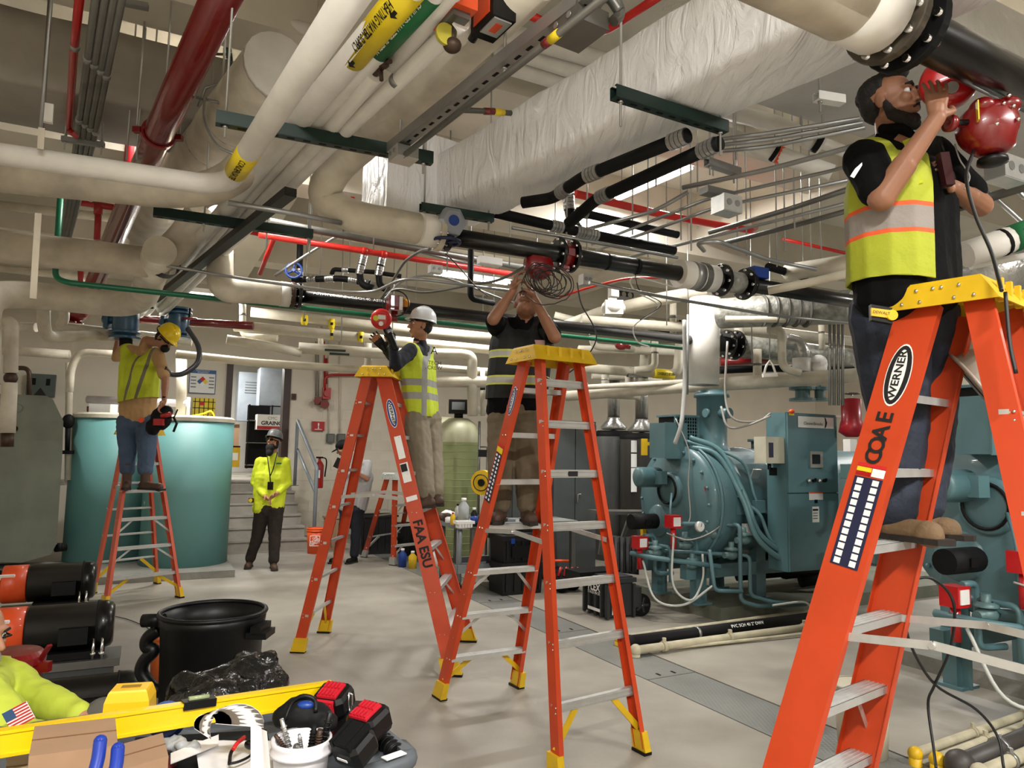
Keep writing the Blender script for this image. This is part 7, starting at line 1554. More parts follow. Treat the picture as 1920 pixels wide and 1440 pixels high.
t,c=bottle('black bottle with a blue label on the grey cart',889,8.2,.84,.042,.21,blk_p,white_p); part('label',MB().cyl(c+ZZ*.04,c+ZZ*.12,.0435,n=16),blu,t)
bottle('clear jug on the grey cart',869,8.45,.84,.065,.30,mat('clear_jug',(205,212,214),.15,var=0,trans=.5),white_p)
bottle('small yellow bottle on the grey cart',849,8.35,.84,.03,.14,yel,red_p); bottle('silver spray can on the grey cart',858,8.9,.84,.035,.2,alu,blk_p); bottle('small white jar on the grey cart',841,8.6,.84,.04,.08,white_p,blk_p)
t,c=totef('open white carton on the grey cart',870,970,8.05,.17,.1,.075,white_p,z=.84,name='carton')
for i,(px,dd_,m_,l) in enumerate(((833,8.7,brown_m,'brown rag'),(843,8.95,ins_w,'crumpled white rag'),(905,8.8,blk_m,'black cable tangle'),(918,8.7,blk_p,'dark bag'))):
    c=P(px,960,dd_); c.z=.86 if i<2 else .83; t=thing('bundle',l+' on the bench behind the lettered ladder','rag' if i<2 else 'bag',c); mb=MB()
    for k in range(5): mb.ell(c+V((random.uniform(-.06,.06),random.uniform(-.05,.05),random.uniform(.02,.07))),(.06,.05,.04))
    blob('heap',mb,.012,m_,t,1,disp=.012,ds=22)
for (px,dd_,m_,l,h) in ((757,10.6,blu,'blue detergent bottle on the floor behind the lettered ladder',.26),(776,10.5,yel,'yellow bottle on the floor behind the lettered ladder',.24),(820,9.0,white_p,'white bottle on the lower shelf of the grey cart',.2),(828,9.0,orange_e,'orange bottle on the lower shelf of the grey cart',.22)):
    bottle(l,px,dd_,0 if px<800 else .28,.06,h,m_,white_p)
# yellow reel, yellow pole, aluminium bench steps
c=P(903,905,9.9); t=thing('hose_reel','yellow hose reel behind the centre ladder','reel',c); part('disc',MB().cyl(c,c+V((.05,.1,0)),.17,n=28),yel,t); part('hub',MB().cyl(c-V((.01,.02,0)),c,.05,n=16),blk_p,t); part('wire',MB().torus(c-V((.01,.03,0)),V((.4,1,0)),.11,.008,24,6),wire_b,t)
t=thing('rack_stand','grey upright stand beside the softener tanks','stand',P(905,1000,10.2)); 
for px in (899,914,921): part('post',MB().cyl(P(px,790 if px<910 else 838,10.3),V((P(px,900,10.3).x,P(px,900,10.3).y,.2)),.018,n=8),galv_d,t)
part('meter',MB().box(P(905,850,10.1),(.12,.08,.1)),blk_p,t); part('crossbar',MB().cyl(P(897,838,10.3),P(922,838,10.3),.012,n=6),galv_d,t)
t=thing('yellow_stand','yellow upright post behind the boiler burner','post',P(1207,1030,8.6)); part('upper_post',MB().box(P(1208,838,8.7),(.07,.05,.2)).box(P(1214,832,8.7),(.14,.04,.04)),yel,t); part('lower_post',MB().beam(P(1205,975,8.7),P(1208,1028,8.7),.05,.05,VV),yel,t)
t=thing('platform_steps','low grey aluminium work platform left of the front boiler','work platform',P(1170,1060,8.8))
part('deck',MB().ext([(0,0),(.75,0),(.75,.35),(0,.35)],P(1130,965,9.1),V((.98,.15,0)),UU,ZZ,.04),galv_d,t)
for (x0,y0,x1,y1) in ((1192,962,1212,1062),(1182,965,1150,1060),(1135,965,1125,1040),(1195,1010,1150,1012)): part('rail',MB().beam(P(x0,y0,9.0),P(x1,y1,8.9),.05,.03,UU),galv_d,t)
# rolling tool box
fb=mat('toolbox_grey',(46,48,50),.5,var=.06); G=Z(1140,1163,0); t=thing('rolling_toolbox','black rolling tool box with white lettering beside the trench','tool box',G)
Lu,Lv,hh=.46,.34,.42
part('body',MB().ext([(.02,.02),(Lv-.02,.02),(Lv-.02,Lu-.02),(.02,Lu-.02)],G+ZZ*.02,VV,UU,ZZ,hh-.02),fb,t)
rb_=MB()
for u in (.02,.12,.22,.34,.44): rb_.box(G+UU*u+ZZ*hh*.42-VV*.0,(.03,.03,hh*.8),(VV,UU,ZZ))
for v in (.0,.16,.32): rb_.box(G+VV*v+ZZ*hh*.42,(.03,.03,hh*.8),(VV,UU,ZZ))
rb_.ext([(-.01,-.01),(Lv+.01,-.01),(Lv+.01,Lu+.01),(-.01,Lu+.01)],G+ZZ*(hh-.06),VV,UU,ZZ,.045); part('frame_ribs',rb_,fb,t)
X=-UU; text('FLEX',G-VV*.018+UU*.235+ZZ*.29,X,ZZ,.075,ink_w,t,bold=.03); text('STACK PACK',G-VV*.018+UU*.235+ZZ*.235,X,ZZ,.028,ink_w,t,bold=.02)
part('white_edge',MB().box(G-VV*.018+UU*.235+ZZ*.07,(.006,.22,.03),(VV,UU,ZZ)),ink_w,t); part('white_strip',MB().box(G-UU*.012+VV*.06+ZZ*.2,(.035,.006,.3),(VV,UU,ZZ)),ink_w,t)
for u in (.0,.2):
    c=G+VV*(Lv+.09)+UU*(u+.03)+ZZ*.115; wl_=part('wheel',MB().cyl(c-UU*.025,c+UU*.025,.115,n=28),blk_p,t); hb=MB().cyl(c-UU*.032,c-UU*.026,.03,n=14)
    for k in range(5): a=k*1.2566; hb.beam(c-UU*.029,c-UU*.029+(VV*math.cos(a)+ZZ*math.sin(a))*.08,.022,.006,UU)
    part('hub',hb,fb,wl_); part('axle_cap',MB().cyl(c-UU*.036,c-UU*.032,.008,n=8),chrome,wl_)
part('axle_bracket',MB().box(G+VV*(Lv+.03)+UU*.1+ZZ*.2,(.1,.2,.2),(VV,UU,ZZ)),fb,t)
t=thing('case_lid','open black ribbed case leaning behind the rolling tool box','case',P(1170,1078,8.2)); A0_=P(1146,1008,8.3)
part('lid',MB().add([P(1146,1003,8.4),P(1198,1012,8.4),P(1198,1078,8.1),P(1146,1072,8.1)]+[p+UU*.08 for p in (P(1146,1003,8.4),P(1198,1012,8.4),P(1198,1078,8.1),P(1146,1072,8.1))],[(0,1,2,3),(7,6,5,4),(0,4,5,1),(1,5,6,2),(2,6,7,3),(3,7,4,0)]),blk_p,t)
rbm=MB()
for k in range(5): rbm.beam(P(1150+k*11,1008,8.33),P(1150+k*11,1072,8.05),.02,.02,UU)
part('ribs',rbm,blk_p,t); part('tray',MB().box(P(1110,1078,7.9),(.5,.3,.12),(VV,UU,ZZ)),blk_p,t)
c=Z(1060,1108,0); t=thing('tool_bag','black and red tool bag on the floor behind the centre ladder','tool bag',c); mb=MB()
for k in range(6): mb.ell(c+V((random.uniform(-.14,.14),random.uniform(-.1,.1),random.uniform(.08,.2))),(.11,.1,.1))
blob('bag',mb,.016,blk_m,t,1,disp=.02,ds=12)
for k in range(4): part('red_tool',MB().cyl(c+V((-.1+.07*k,-.13,.2)),c+V((-.06+.07*k,-.1,.3)),.02,n=8),red_p,t)
part('handle',MB().cyl(c+V((-.18,0,.36)),c+V((.04,0,.36)),.018,n=8),orange_e,t)
# floor pipes in the trench crossing (middle)
def fpipe(label,pts,r,m,name='floor_pipe'):
    return pipe(name,label,'pipe',m,r,pts,.08,n=14)
cr=mat('cream_floor_pipe',(196,188,160),.55,var=.15,vs=8)
t,p=fpipe('black plastic floor pipe with white print running to the front boiler pad',[(1180,1204,.07),(1570,1152,.07)],.055,blk_m); part('elbow',MB().ell(p[0],.062).cyl(p[0],p[0]-ZZ*.3,.06,n=12),blk_m,t); text_pipe('PVC SCH 40 2" DWV',Z(1365,1180,.07),Z(1425,1172,.07),0,.056,.03,ink_w,t,1,turn=.35); band(t,lerp(p[0],p[1],.28),lerp(p[0],p[1],.29),.058,galv,'clamp')
t,p=fpipe('upper cream floor pipe with a yellow elbow by the trench',[(1160,1196,.06),(1440,1157,.06),(1570,1140,.06)],.024,cr); part('yellow_elbow',MB().ell(p[0],.045).cyl(p[0],p[0]-ZZ*.2,.035,n=10),yel,t)
t,p=fpipe('lower cream floor pipe below the black one by the trench',[(1192,1219,.05),(1330,1200,.05),(1575,1168,.05)],.034,cr); part('elbow',MB().ell(p[0],.05).cyl(p[0],p[0]-ZZ*.2,.038,n=10),cr,t)
for f in (.12,.42,.8): part('clamp',MB().cyl(lerp(p[0],p[2],f)-VV*.02,lerp(p[0],p[2],f)+VV*.02,.045,n=10).box(lerp(p[0],p[2],f)+ZZ*.05,(.03,.03,.04)),cr,t)
t,p=fpipe('thin cream floor pipe nearest the camera at the trench',[(1196,1222,.025),(1570,1182,.025)],.014,cr)
# floor pipes bottom right
for (pts,r,m_,l,yc) in (([(1716,1413,.06),(1990,1315,.06)],.026,cr,'back cream floor pipe with a yellow end at the bottom right',1),([(1757,1424,.06),(1990,1335,.06)],.028,cr,'middle cream floor pipe with a yellow end at the bottom right',1),([(1800,1434,.07),(1990,1355,.07)],.052,mat('grey_black_pipe',(66,62,58),.5,var=.1),'dark grey floor pipe at the bottom right',0),([(1838,1450,.07),(1990,1385,.07)],.034,cr,'front cream floor pipe at the bottom right',0)):
    t,p=fpipe(l,pts,r,m_)
    part('elbow',MB().ell(p[0],r*1.5).cyl(p[0],p[0]-ZZ*.2,r*1.3,n=10),yel if yc else m_,t)
    for f in (.35,.7): part('clamp',MB().cyl(lerp(p[0],p[1],f)-VV*.012,lerp(p[0],p[1],f)+VV*.012,r*1.25,n=10).box(lerp(p[0],p[1],f)+ZZ*(r+.015),(.02,.02,.03)),galv if not yc else cr,t)
# white bucket behind the nearest ladder
bucket('translucent white bucket on the floor behind the nearest ladder',Z(1618,1412,0),.15,.38,mat('milky_plastic',(206,200,180),.5,var=.05))
# white hard hat hanging on the nearest ladder
c=P(1862,708,2.85); wh=mat('scuffed_white_helmet',(178,166,154),.4,var=.1,vs=14); t=thing('hard_hat','scuffed white hard hat with stickers hung between the rails of the nearest ladder','hard hat',c)
axh=V((.55,-.35,.45)).normalized(); part('shell',MB().lathe(c-axh*.06,axh,[(.15,0),(.146,.05),(.125,.1),(.08,.135),(0,.148),(0,.14),(.12,.09),(.142,0)],36),wh,t)
part('brim',MB().lathe(c-axh*.065,axh,[(.142,0),(.165,-.006),(.172,.0),(.165,.008),(.142,.012)],36),wh,t)
Xh=axh.cross(ZZ).normalized(); Yh=Xh.cross(axh)
for (a,b,w_,txt) in ((-.05,.03,.05,'NOTICE'),(.05,-.02,.045,'SAFETY')):
    p=c+axh*(.09-.012)+Xh*a+Yh*b; n_=(axh+Xh*a*5+Yh*b*5).normalized(); x_=n_.cross(Yh).normalized()*-1; y_=n_.cross(x_); p=c+n_*.128-axh*.035
    text(txt,p+n_*.006,x_,y_,.012,ink,t)
# black rubbish barrel
c=P(401,1146,3.75); r0=.252; zt=c.z; bb_=V((c.x,c.y,0)); t=thing('rubbish_bin','large round black plastic bin with moulded handles','bin',bb_)
part('body',MB().lathe(bb_,ZZ,[(0,0),(r0*.86,0),(r0*.97,zt-.06),(r0,zt-.05),(r0*1.02,zt),(r0*.97,zt),(r0*.92,zt-.08),(r0*.78,.03),(0,.03)],48),blk_p,t); part('rim',MB().torus(bb_+ZZ*zt,ZZ,r0*1.0,.012,48,8),blk_p,t)
for s in (-1,1): q=bb_+V((-.93,.2,0))*s*(r0+.03)+ZZ*(zt-.09); part('handle',MB().box(q,(.1,.14,.03)).box(q+V((0,0,.03)),(.05,.16,.03)),blk_p,t)
t=bucket('orange bucket half hidden behind the black bin',Z(300,1300,0)+V((-.03,.15,.0)),.12,.35,mat('bucket_orange_dark',(190,90,30),.5),taper=.85)
t.location.z=0
t=thing('vacuum_hose','fat black vacuum hose curling down the left of the black bin','hose',P(280,1260,3.9)); part('hose',MB().tube(smooth_path([P(300,1180,3.75),P(278,1195,3.75),P(275,1212,3.75),P(288,1220,3.75),P(270,1240,3.75),P(266,1262,3.75),P(285,1288,3.75),P(310,1300,3.75)],6),.032,12),blk_p,t); part('nozzle',MB().cyl(P(268,1164,3.7),P(308,1162,3.7),.032,n=14),blk_p,t)
bagm=mat('shiny_bag',(16,17,18),.16,var=.1,spec=.8,bump=1.5,bs=22); c=P(420,1290,3.0); t=thing('rubbish_bag','shiny crumpled black rubbish bag in front of the bin','bag',c); mb=MB()
for (x,y,d_,r) in ((372,1312,3.0,.11),(412,1296,3.05,.13),(450,1284,3.1,.14),(486,1288,3.1,.12),(482,1240,3.2,.07),(462,1258,3.18,.08),(430,1335,2.95,.2),(495,1325,3.05,.12),(385,1335,2.9,.14)): mb.ell(P(x,y,d_),(r,r*.9,r*.75))
bg=blob('bag',mb,.02,bagm,t,1,disp=.055,ds=8); 
for v in bg.data.vertices: f_=mn.noise(v.co*16)*.018; v.co+=V((f_,f_,f_))
# pump motors at the left
def motor(label,cx,cy,d,r,L,orange=True,base=True,sl=.5):
    c=P(cx,cy,d); ax=V((1,sl,0)).normalized(); t=thing('pump_motor',label,'motor',V((c.x,c.y,0)))
    side=V((-ax.y,ax.x,0))
    part('motor_shell',MB().lathe(c-ax*L*.5,ax,[(0,0),(r*.97,0),(r,.01),(r,L*.8),(r*1.04,L*.81),(r*1.04,L*.9),(r*.95,L*.97),(r*.8,L),(0,L)],36),blk,t); part('seam',MB().torus(c+ax*L*.3,ax,r*1.03,.006,36,6),blk_m,t)
    if orange:
        g=part('coupling_guard',MB().lathe(c-ax*(L*.5+r*1.15),ax,[(0,0),(r*.97,0),(r*1.0,.01),(r*1.0,r*1.12),(0,r*1.13)],36),orange_e,t); part('warning_label',MB().box(c-ax*(L*.5+r*.5)-V((0,r*.93,0))+ZZ*r*.5,(r*.8,.012,r*.3),(ax,V((0,.86,.5)),V((0,-.5,.86)))),ink_w,g)
        part('pump_housing',MB().lathe(c-ax*(L*.5+r*2.6),ax,[(0,0),(r*.9,0),(r*1.1,.1),(r*.7,r*1.4)],24),blk_m,t)
    part('terminal_box',MB().box(c-side*r*1.05+ax*L*.05-ZZ*r*.2,(r*1.1,r*.5,r*.7),(ax,side,ZZ)),blk_p,t)
    if base:
        part('motor_foot',MB().box(c-ZZ*r*1.12,(L*.8,r*1.7,r*.3),(ax,side,ZZ)),blk_m,t); zb=c.z-r*1.28
        part('base_rail',MB().box(V((c.x,c.y,zb-.03))-ax*L*.15,(L*1.5,r*2.2,.05),(ax,side,ZZ)),galv_d,t); part('plinth',MB().box(V((c.x,c.y,(zb-.055)/2))-ax*L*.2,(L*1.45,r*2.0,max(.02,zb-.055)),(ax,side,ZZ)),mat('dark_plinth',(60,62,62),.5),t)
        for s in (.28,.38): q=c+ax*L*s-side*r*.9; part('anchor_bolt',MB().cyl(V((q.x,q.y,zb-.02)),V((q.x,q.y,zb+.13)),.01,n=8).cyl(V((q.x,q.y,zb+.02)),V((q.x,q.y,zb+.04)),.02,n=6),chrome,t)
    return t
motor('upper black pump motor with an orange guard at the left edge',118,1090,6.1,.15,.48); motor('middle black pump motor with an orange guard at the left edge',134,1174,4.9,.148,.50); motor('low black motor without guard behind the yellow block',160,1304,3.9,.10,.5,False,False)
t=thing('support_block','steel channel supporting the low black motor','support',P(150,1340,3.9)*1); q=P(165,1340,3.9); part('channel',MB().box(V((q.x,q.y,q.z/2-.03)),(.5,.22,q.z)),galv_d,t)
# red can
c=P(22,1250,3.05); zt=P(22,1222,3.0).z; cb_=V((c.x,c.y,0)); rc=.112; zb_=zt-.34; t=thing('safety_can','dark red metal can with a lid in front of the motors','can',cb_+ZZ*zb_)
part('body',MB().lathe(cb_,ZZ,[(0,zb_),(rc*.98,zb_),(rc*.98,zt-.05)],36),dred,t); part('lid',MB().lathe(cb_,ZZ,[(rc*1.06,zt-.06),(rc*1.08,zt-.03),(rc*.9,zt-.012),(0,zt-.005)],36,False),dred,t); part('lid_lever',MB().beam(cb_+V((rc,0,zt-.05)),cb_+V((rc+.05,-.02,zt+.02)),.02,.01).box(cb_+V((rc+.02,0,zt-.07)),(.05,.03,.04)),dred,t); part('ring',MB().torus(cb_+ZZ*(zt-.15),ZZ,rc,.004,30,6),dred,t)
part('stand',MB().box(cb_+ZZ*zb_/2,(.2,.2,zb_)),MC['dark_plinth'],t)
cable('thin black cable lying on the floor between the motor and the bin',wire_b,.004,[Z(198,1152,.01),Z(235,1160,.01),Z(262,1170,.01),Z(290,1185,.01)])
# ================================================================= foreground cart and what is on it
zc_=.775
t=thing('utility_cart','dark grey utility cart in the foreground covered with tools and boxes','cart',Z(500,1420,zc_)*1); t.location.z=0
cp_=[Z(762,1428,zc_),Z(650,1330,zc_),Z(250,1352,zc_),Z(-60,1395,zc_),Z(-200,1700,zc_),Z(700,1700,zc_)]
O_=cp_[0]; X_=V((1,0,0)); Y_=V((0,1,0)); cgd=mat('cart_dark',(84,90,96),.5,var=.05)
part('tray',MB().ext([((p-O_).x,(p-O_).y) for p in cp_],O_-ZZ*.05,X_,Y_,ZZ,.05),cgd,t)
lp=MB(); 
for i in range(3): lp.beam(cp_[i]+ZZ*.0,cp_[i+1]+ZZ*.0,.03,.07)
part('tray_lip',lp,cgd,t)
for p in (cp_[1]+V((-.1,-.12,0)),cp_[5]+V((-.1,.05,0)),cp_[3]+V((.05,-.08,0))): part('leg',MB().cyl(V((p.x,p.y,0)),p-ZZ*.03,.035,n=12),cgd,t)
hd_=Z(772,1422,zc_+.02); part('handle_end',MB().tube(rnd_path([Z(600,1470,.78),Z(700,1452,.78),Z(772,1424,.78),Z(752,1404,.78)],.05),.028,12),cgd,t)
part('grip',MB().tube([Z(745,1412,.79),Z(700,1372,.79)],.024,14),blk_p,t); gr=MB()
for k in range(7): q=lerp(Z(742,1410,.79),Z(703,1374,.79),k/6); gr.torus(q,Z(745,1412,.79)-Z(700,1372,.79),.025,.003,16,5)
part('grip_ribs',gr,blk_p,t,kind='stuff'); part('white_label',MB().beam(Z(720,1423,.815),Z(757,1410,.815),.028,.003),ink_w,t)
# spirit level
a=P(-70,1404,1.80); b=P(622,1296,2.42); dz=ZZ; lvn=(b-a).normalized(); t=thing('spirit_level','long yellow box-section spirit level lying across the cart','spirit level',lerp(a,b,.5)-ZZ*.035)
fy=mat('level_yellow',(240,200,10),.35,var=.05,coat=.3); part('beam',MB().beam(a,b,.022,.056),fy,t); part('groove',MB().beam(a-V((0,.0125,.008)),b-V((0,.0125,.008)),.002,.014),mat('level_groove',(196,150,8),.4),t); part('edge_rib',MB().beam(a+ZZ*.028,b+ZZ*.028,.03,.008).beam(a-ZZ*.028,b-ZZ*.028,.03,.008),fy,t)
q=lerp(a,b,.565); sdl=lvn.cross(ZZ); vw_=part('vial_window',MB().beam(q-lvn*.045+ZZ*.026,q+lvn*.045+ZZ*.026,.036,.022),blk_p,t); part('vial',MB().cyl(q-lvn*.028+ZZ*.04,q+lvn*.028+ZZ*.04,.007,n=10),mat('vial_fluid',(150,160,120),.1,var=0),vw_)
# yellow torpedo block
c=P(243,1338,2.14); t=thing('yellow_block','yellow plastic tapered block with a slot on top behind the level','block',c-ZZ*.02)
fx=V((.97,.25,0)).normalized(); fy_=V((-.25,.97,0)).normalized(); vs=[]
for z,s in ((-.03,1.06),(.045,1.0),(.07,.86),(.075,.8)): vs+=[c+fx*i*.058*s+fy_*j*.045*s+ZZ*z for i,j in ((-1,-1),(1,-1),(1,1),(-1,1))]
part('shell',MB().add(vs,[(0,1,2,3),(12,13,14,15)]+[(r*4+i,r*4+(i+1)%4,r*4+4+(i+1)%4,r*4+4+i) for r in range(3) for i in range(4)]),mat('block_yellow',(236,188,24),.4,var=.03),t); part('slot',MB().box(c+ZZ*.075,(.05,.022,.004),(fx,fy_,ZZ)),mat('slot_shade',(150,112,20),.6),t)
c=P(313,1350,2.2); t=thing('tape_roll','roll of blue tape behind the spirit level','tape',c); part('roll',MB().lathe(c-V((0,.0,.0)),V((.1,-.85,.45)),[(.032,-.02),(.05,-.02),(.05,.02),(.032,.02),(.032,-.02)],28,False),mat('blue_tape',(36,66,140),.45),t)
def tilt_box(name,label,cat,P0,P1,P2,h,m,open_=False):
    "top face corners P0(front left) P1(front right) P2(back right)"
    t=thing(name,label,cat,P0-ZZ*h); X=(P1-P0); Y=(P2-P1); mb=MB(); top=[P0,P1,P2,P0+Y]; bot=[p-ZZ*h for p in top]
    mb.add(top+bot,[(0,1,2,3),(7,6,5,4),(0,4,5,1),(1,5,6,2),(2,6,7,3),(3,7,4,0)]); part('body',mb,m,t); part('tape_seam',MB().beam(lerp(top[0],top[3],.5)+ZZ*.001,lerp(top[1],top[2],.5)+ZZ*.001,.004,.001),mat('card_edge',(120,84,56),.8),t); return t
tilt_box('cardboard_box','larger plain brown cardboard box in front of the spirit level','box',Z(54,1418,1.0),Z(221,1397,1.0),Z(216,1345,1.0),.22,card)
tilt_box('cardboard_box','smaller brown cardboard box right of the larger one','box',Z(229,1444,.96),Z(316,1418,.96),Z(305,1374,.96),.18,card)
tilt_box('cardboard_box','low pale carton at the bottom left corner','box',Z(10,1460,.86),Z(52,1455,.86),Z(52,1415,.86),.08,mat('pale_card',(170,150,116),.8))
for (x0,y0,x1,y1,l) in ((188,1390,176,1452,'left'),(221,1404,212,1460,'right')):
    t=thing('pliers',l+' blue tool handle sticking up by the cardboard boxes','pliers',P(x1,y1,1.46)); part('grip',MB().tube(smooth_path([P(x0,y0,1.50),P((x0+x1)/2+2,(y0+y1)/2,1.48),P(x1,y1,1.46)],5),.0125,12),mat('blue_grip',(22,52,150),.4),t); part('tip',MB().ell(P(x0,y0,1.50),.0126),MC['blue_grip'],t)
t=thing('glove','dark red and black glove beneath the smaller cardboard box','glove',Z(290,1432,.79)); mb=MB()
for k in range(4): mb.ell(Z(285+k*9,1424+k*4,.80),(.03,.03,.02))
blob('palm',mb,.008,mat('dark_red_glove',(90,20,24),.6),t,1,disp=.004,ds=40)
# papers
pm=mat('paper_white',(226,224,224),.6,var=.02)
def sheet(label,pts,name='paper',m=pm,cat='paper'):
    "grid of 3-D points"
    R_=len(pts);C_=len(pts[0]); mb=MB(); fl=[p for r in pts for p in r]; lo=[p-ZZ*.0015 for p in fl]; n=len(fl)
    fs=[(i*C_+j,i*C_+j+1,(i+1)*C_+j+1,(i+1)*C_+j) for i in range(R_-1) for j in range(C_-1)]
    mb.add(fl+lo,fs+[tuple(x+n for x in reversed(f)) for f in fs],True); return solo(name,mb,m,label,cat)
sheet('printed white sheet lying flat on the cart under the safety glasses',[[Z(365+i*27+j*2,1388+j*14+(i%2),.83+.004*math.sin(i*1.3+j)) for i in range(7)] for j in range(6)])
g=[]
for i in range(13):
    a=3.6*i/12; c0=P(400+i*6,1352+i*2,2.0); r_=.05+.0025*i; g.append([P(388+8*j,1356+2*j,1.98)+V((math.cos(a)*r_*.9,.0,math.sin(a)*r_*.75-.0))*(.5+j*.25)+V((.02*j,0,0)) for j in range(4)])
sheet('curled white paper standing up behind the printed sheet',g)
sheet('folded white paper strip left of the curled paper',[[Z(320+i*18,1412-i*7+j*10,.85+.01*math.sin(i)) for i in range(6)] for j in range(3)])
g=[[P(470+j*9,1440-i*13,1.62+.01*j)+V((0,.0,0)) for i in range(9)] for j in range(5)]
for j in range(5):
    for i in range(9): g[j][i]=P(470+j*10-i*1.2*(j>2),1455-i*12.5+j*4,1.64+.02*math.sin(j*1.2)+.004*i)
sheet('bent white paper sheet standing left of the white pail',g)
t=thing('safety_glasses','red and black framed safety glasses on the printed sheet','glasses',Z(450,1405,.845))
part('frame',MB().tube(smooth_path([Z(430,1432,.85),Z(433,1412,.86),Z(445,1394,.87),Z(458,1384,.87)],5),.005,7).tube(smooth_path([Z(430,1432,.85),Z(448,1428,.85),Z(468,1418,.85),Z(476,1405,.85)],5),.0035,6),blk_p,t)
part('red_temple',MB().tube(smooth_path([Z(437,1405,.868),Z(446,1392,.875),Z(458,1382,.875)],5),.0055,7),ink_r,t); part('lens',MB().ell(Z(470,1396,.862),(.018,.01,.014)),blk,t)
# white pail with pens
c=Z(566,1384,.905); pb=V((c.x,c.y,zc_+.0)); hp=.905-zc_; t=thing('pail','small white plastic pail full of drill bits and markers','pail',pb); r_=.077
pl_=mat('pail_white',(224,222,226),.35,var=.02); part('body',MB().lathe(pb,ZZ,[(0,0),(r_*.82,0),(r_*.97,hp-.02),(r_,hp),(r_*.94,hp),(r_*.8,.006),(0,.006)],40),pl_,t); part('rim',MB().lathe(pb,ZZ,[(r_*.97,hp-.035),(r_*1.06,hp-.035),(r_*1.06,hp-.026),(r_,hp-.022),(r_*1.03,hp-.01),(r_*1.03,hp+.002),(r_*.96,hp+.002)],40),pl_,t)
part('stain',MB().cyl(pb+ZZ*.015,pb+ZZ*.045,r_*.87,n=30),brown_m,t) if False else None
for (x0,y0,x1,y1,r2,m_,l) in ((528,1348,542,1400,.007,wiz,'spiral steel drill bit'),(619,1335,606,1395,.009,blk_p,'long black screwdriver'),(590,1360,584,1400,.008,blk_m,'black marker'),(600,1368,597,1402,.009,brown_m,'brown chisel handle'),(561,1377,565,1404,.005,galv,'short steel bit'),(516,1378,534,1404,.006,brown_m,'rusty drill bit'),(553,1398,560,1404,.008,galv_d,'steel socket')):
    d_=pb.y; a=P(x0,y0,d_); b=P(x1,y1,d_+.01); t=thing('tool',l+' standing in the white pail','tool',b); part('shaft',MB().cyl(b,a,r2,r2*.8,n=10),m_,t)
    tw=MB()
    for k in range(6): tw.torus(lerp(b,a,k/7),a-b,r2*1.05,r2*.25,10,5)
    part('flutes',tw,m_,t,kind='stuff')
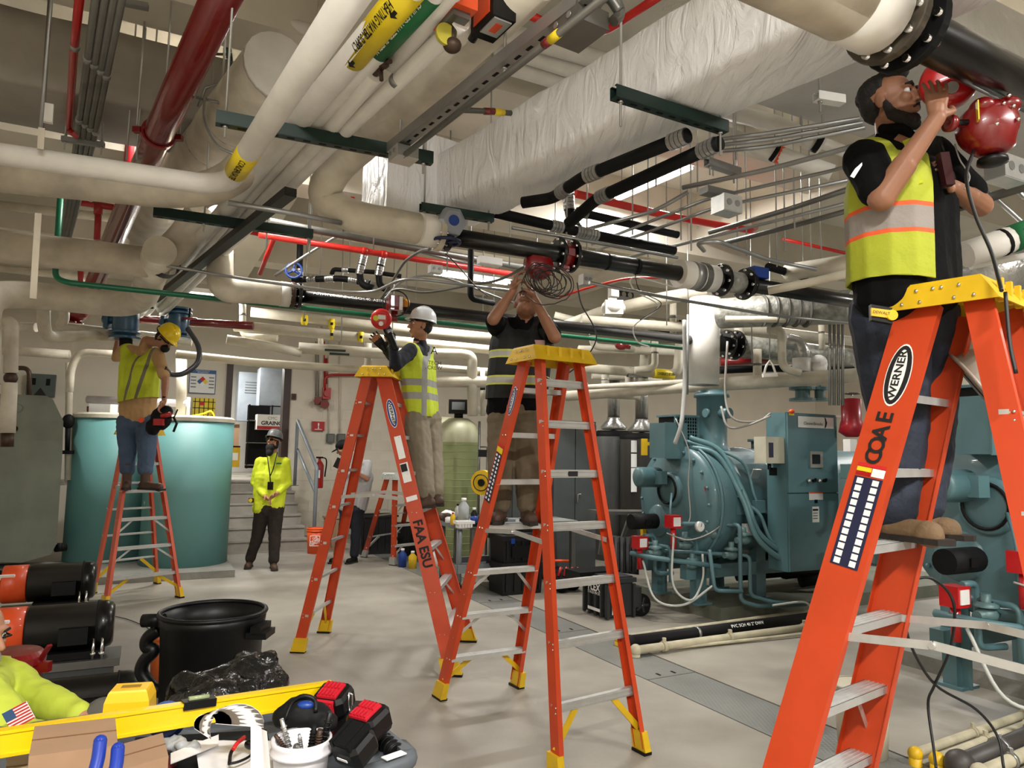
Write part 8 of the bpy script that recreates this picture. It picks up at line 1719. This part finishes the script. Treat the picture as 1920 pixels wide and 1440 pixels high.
# batteries
redp=mat('battery_red',(196,32,48),.4,var=.04)
def battery(label,px,py,d,rz,s=1,red=True,tl=.35):
    c=P(px,py,d); R_=M.Rotation(rz,3,'Z')@M.Rotation(tl,3,'X'); A=[R_@V(v) for v in ((1,0,0),(0,1,0),(0,0,1))]
    t=thing('battery',label,'battery',c-ZZ*.05*s); B=lambda x,y,z:c+(A[0]*x+A[1]*y+A[2]*z)*s
    vs=[]
    for z,a,b_ in ((-.035,.05,.045),(-.02,.056,.05),(.02,.056,.05),(.034,.048,.042),(.036,.03,.03)):
        vs+=[B(i*a,j*b_,z) for i,j in ((-1,-.7),(-.7,-1),(.7,-1),(1,-.7),(1,.7),(.7,1),(-.7,1),(-1,.7))]
    part('case',MB().add(vs,[tuple(range(8)),tuple(range(32,40))]+[(r*8+i,r*8+(i+1)%8,r*8+8+(i+1)%8,r*8+8+i) for r in range(4) for i in range(8)]),blk_p,t)
    if red:
        pad_=part('red_pad',MB().box(B(0,-.005,.037),(.066*s,.07*s,.01*s),A).box(B(0,-.05,.01),(.06*s,.012*s,.045*s),A),redp,t); fm=MB()
        for k in range(5):
            for q_ in (-1,1): fm.box(B(-.026+.013*k,q_*.018-.005,.045),(.006*s,.028*s,.007*s),A)
        for k in range(5): fm.box(B(-.024+.012*k,-.058,.008),(.005*s,.006*s,.035*s),A)
        part('fins',fm,redp,pad_,kind='stuff')
    else:
        part('rails',MB().box(B(.0,.0,.043),(.05*s,.085*s,.012*s),A).box(B(.034,0,.04),(.012*s,.09*s,.02*s),A).box(B(-.034,0,.04),(.012*s,.09*s,.02*s),A),blk_m,t); part('print',MB().box(B(.0,-.053,0),(.04*s,.002,.008*s),A),ink_w,t)
    part('clip',MB().box(B(0,.05,-.005),(.05*s,.015*s,.03*s),A),blk_m,t)
    return t
battery('black and red finned battery at the far end of the cart',626,1312,2.35,-.3,.98); battery('black and red finned battery in the middle of the cart edge',692,1352,2.2,-.55,1.0); battery('black slide-in battery lying lowest on the cart edge',665,1398,2.0,-.6,.92,False,.5)
t=thing('carabiner','steel carabiner hooked beside the far red battery','carabiner',P(657,1318,2.35)); part('ring',MB().tube([P(654,1298,2.33),P(660,1302,2.33),P(660,1330,2.33),P(655,1334,2.33),P(653,1320,2.33),P(654,1298,2.33)],.0035,6),chrome,t)
c=P(563,1335,2.15); t=thing('tool_pouch','open black zip pouch with a blue lining in front of the level','pouch',c); mb=MB()
for (x,y,r) in ((545,1345,.05),(565,1335,.06),(590,1340,.05),(600,1352,.05),(560,1352,.05)): mb.ell(P(x,y,2.12),(r,r*.8,r*.7))
blob('bag',mb,.01,blk_m,t,1,disp=.008,ds=25); part('lining',MB().ell(P(573,1322,2.1),(.025,.015,.012)),blu,t); part('rim',MB().tube(smooth_path([P(534,1350,2.08),P(548,1318,2.1),P(568,1305,2.1),P(590,1312,2.1),P(592,1335,2.08)],4),.006,7),blk_p,t)
t=thing('power_tool','black tool body lying under the batteries','power tool',Z(620,1385,.79)); part('body',MB().box(Z(625,1372,.81),(.2,.12,.06),(V((.9,-.4,0)),V((.4,.9,0)),ZZ)).box(Z(650,1350,.82),(.12,.12,.08)),blk_p,t); part('panel',MB().box(Z(612,1380,.842),(.09,.07,.006),(V((.9,-.4,0)),V((.4,.9,0)),ZZ)),blk,t)
tilt_box('tool_tray','black tray under the papers on the cart','tray',Z(235,1470,.8),Z(520,1450,.8),Z(500,1368,.8),.03,blk_m)
t=thing('plastic_bag','crumpled clear plastic bag left of the papers','bag',Z(325,1398,.85)); mb=MB()
for k in range(5): mb.ell(Z(320+k*9,1392+k*3,.85),(.03,.02,.018))
blob('bag',mb,.006,mat('clear_film',(200,204,206),.15,var=.05,trans=.4),t,0,disp=.012,ds=45)
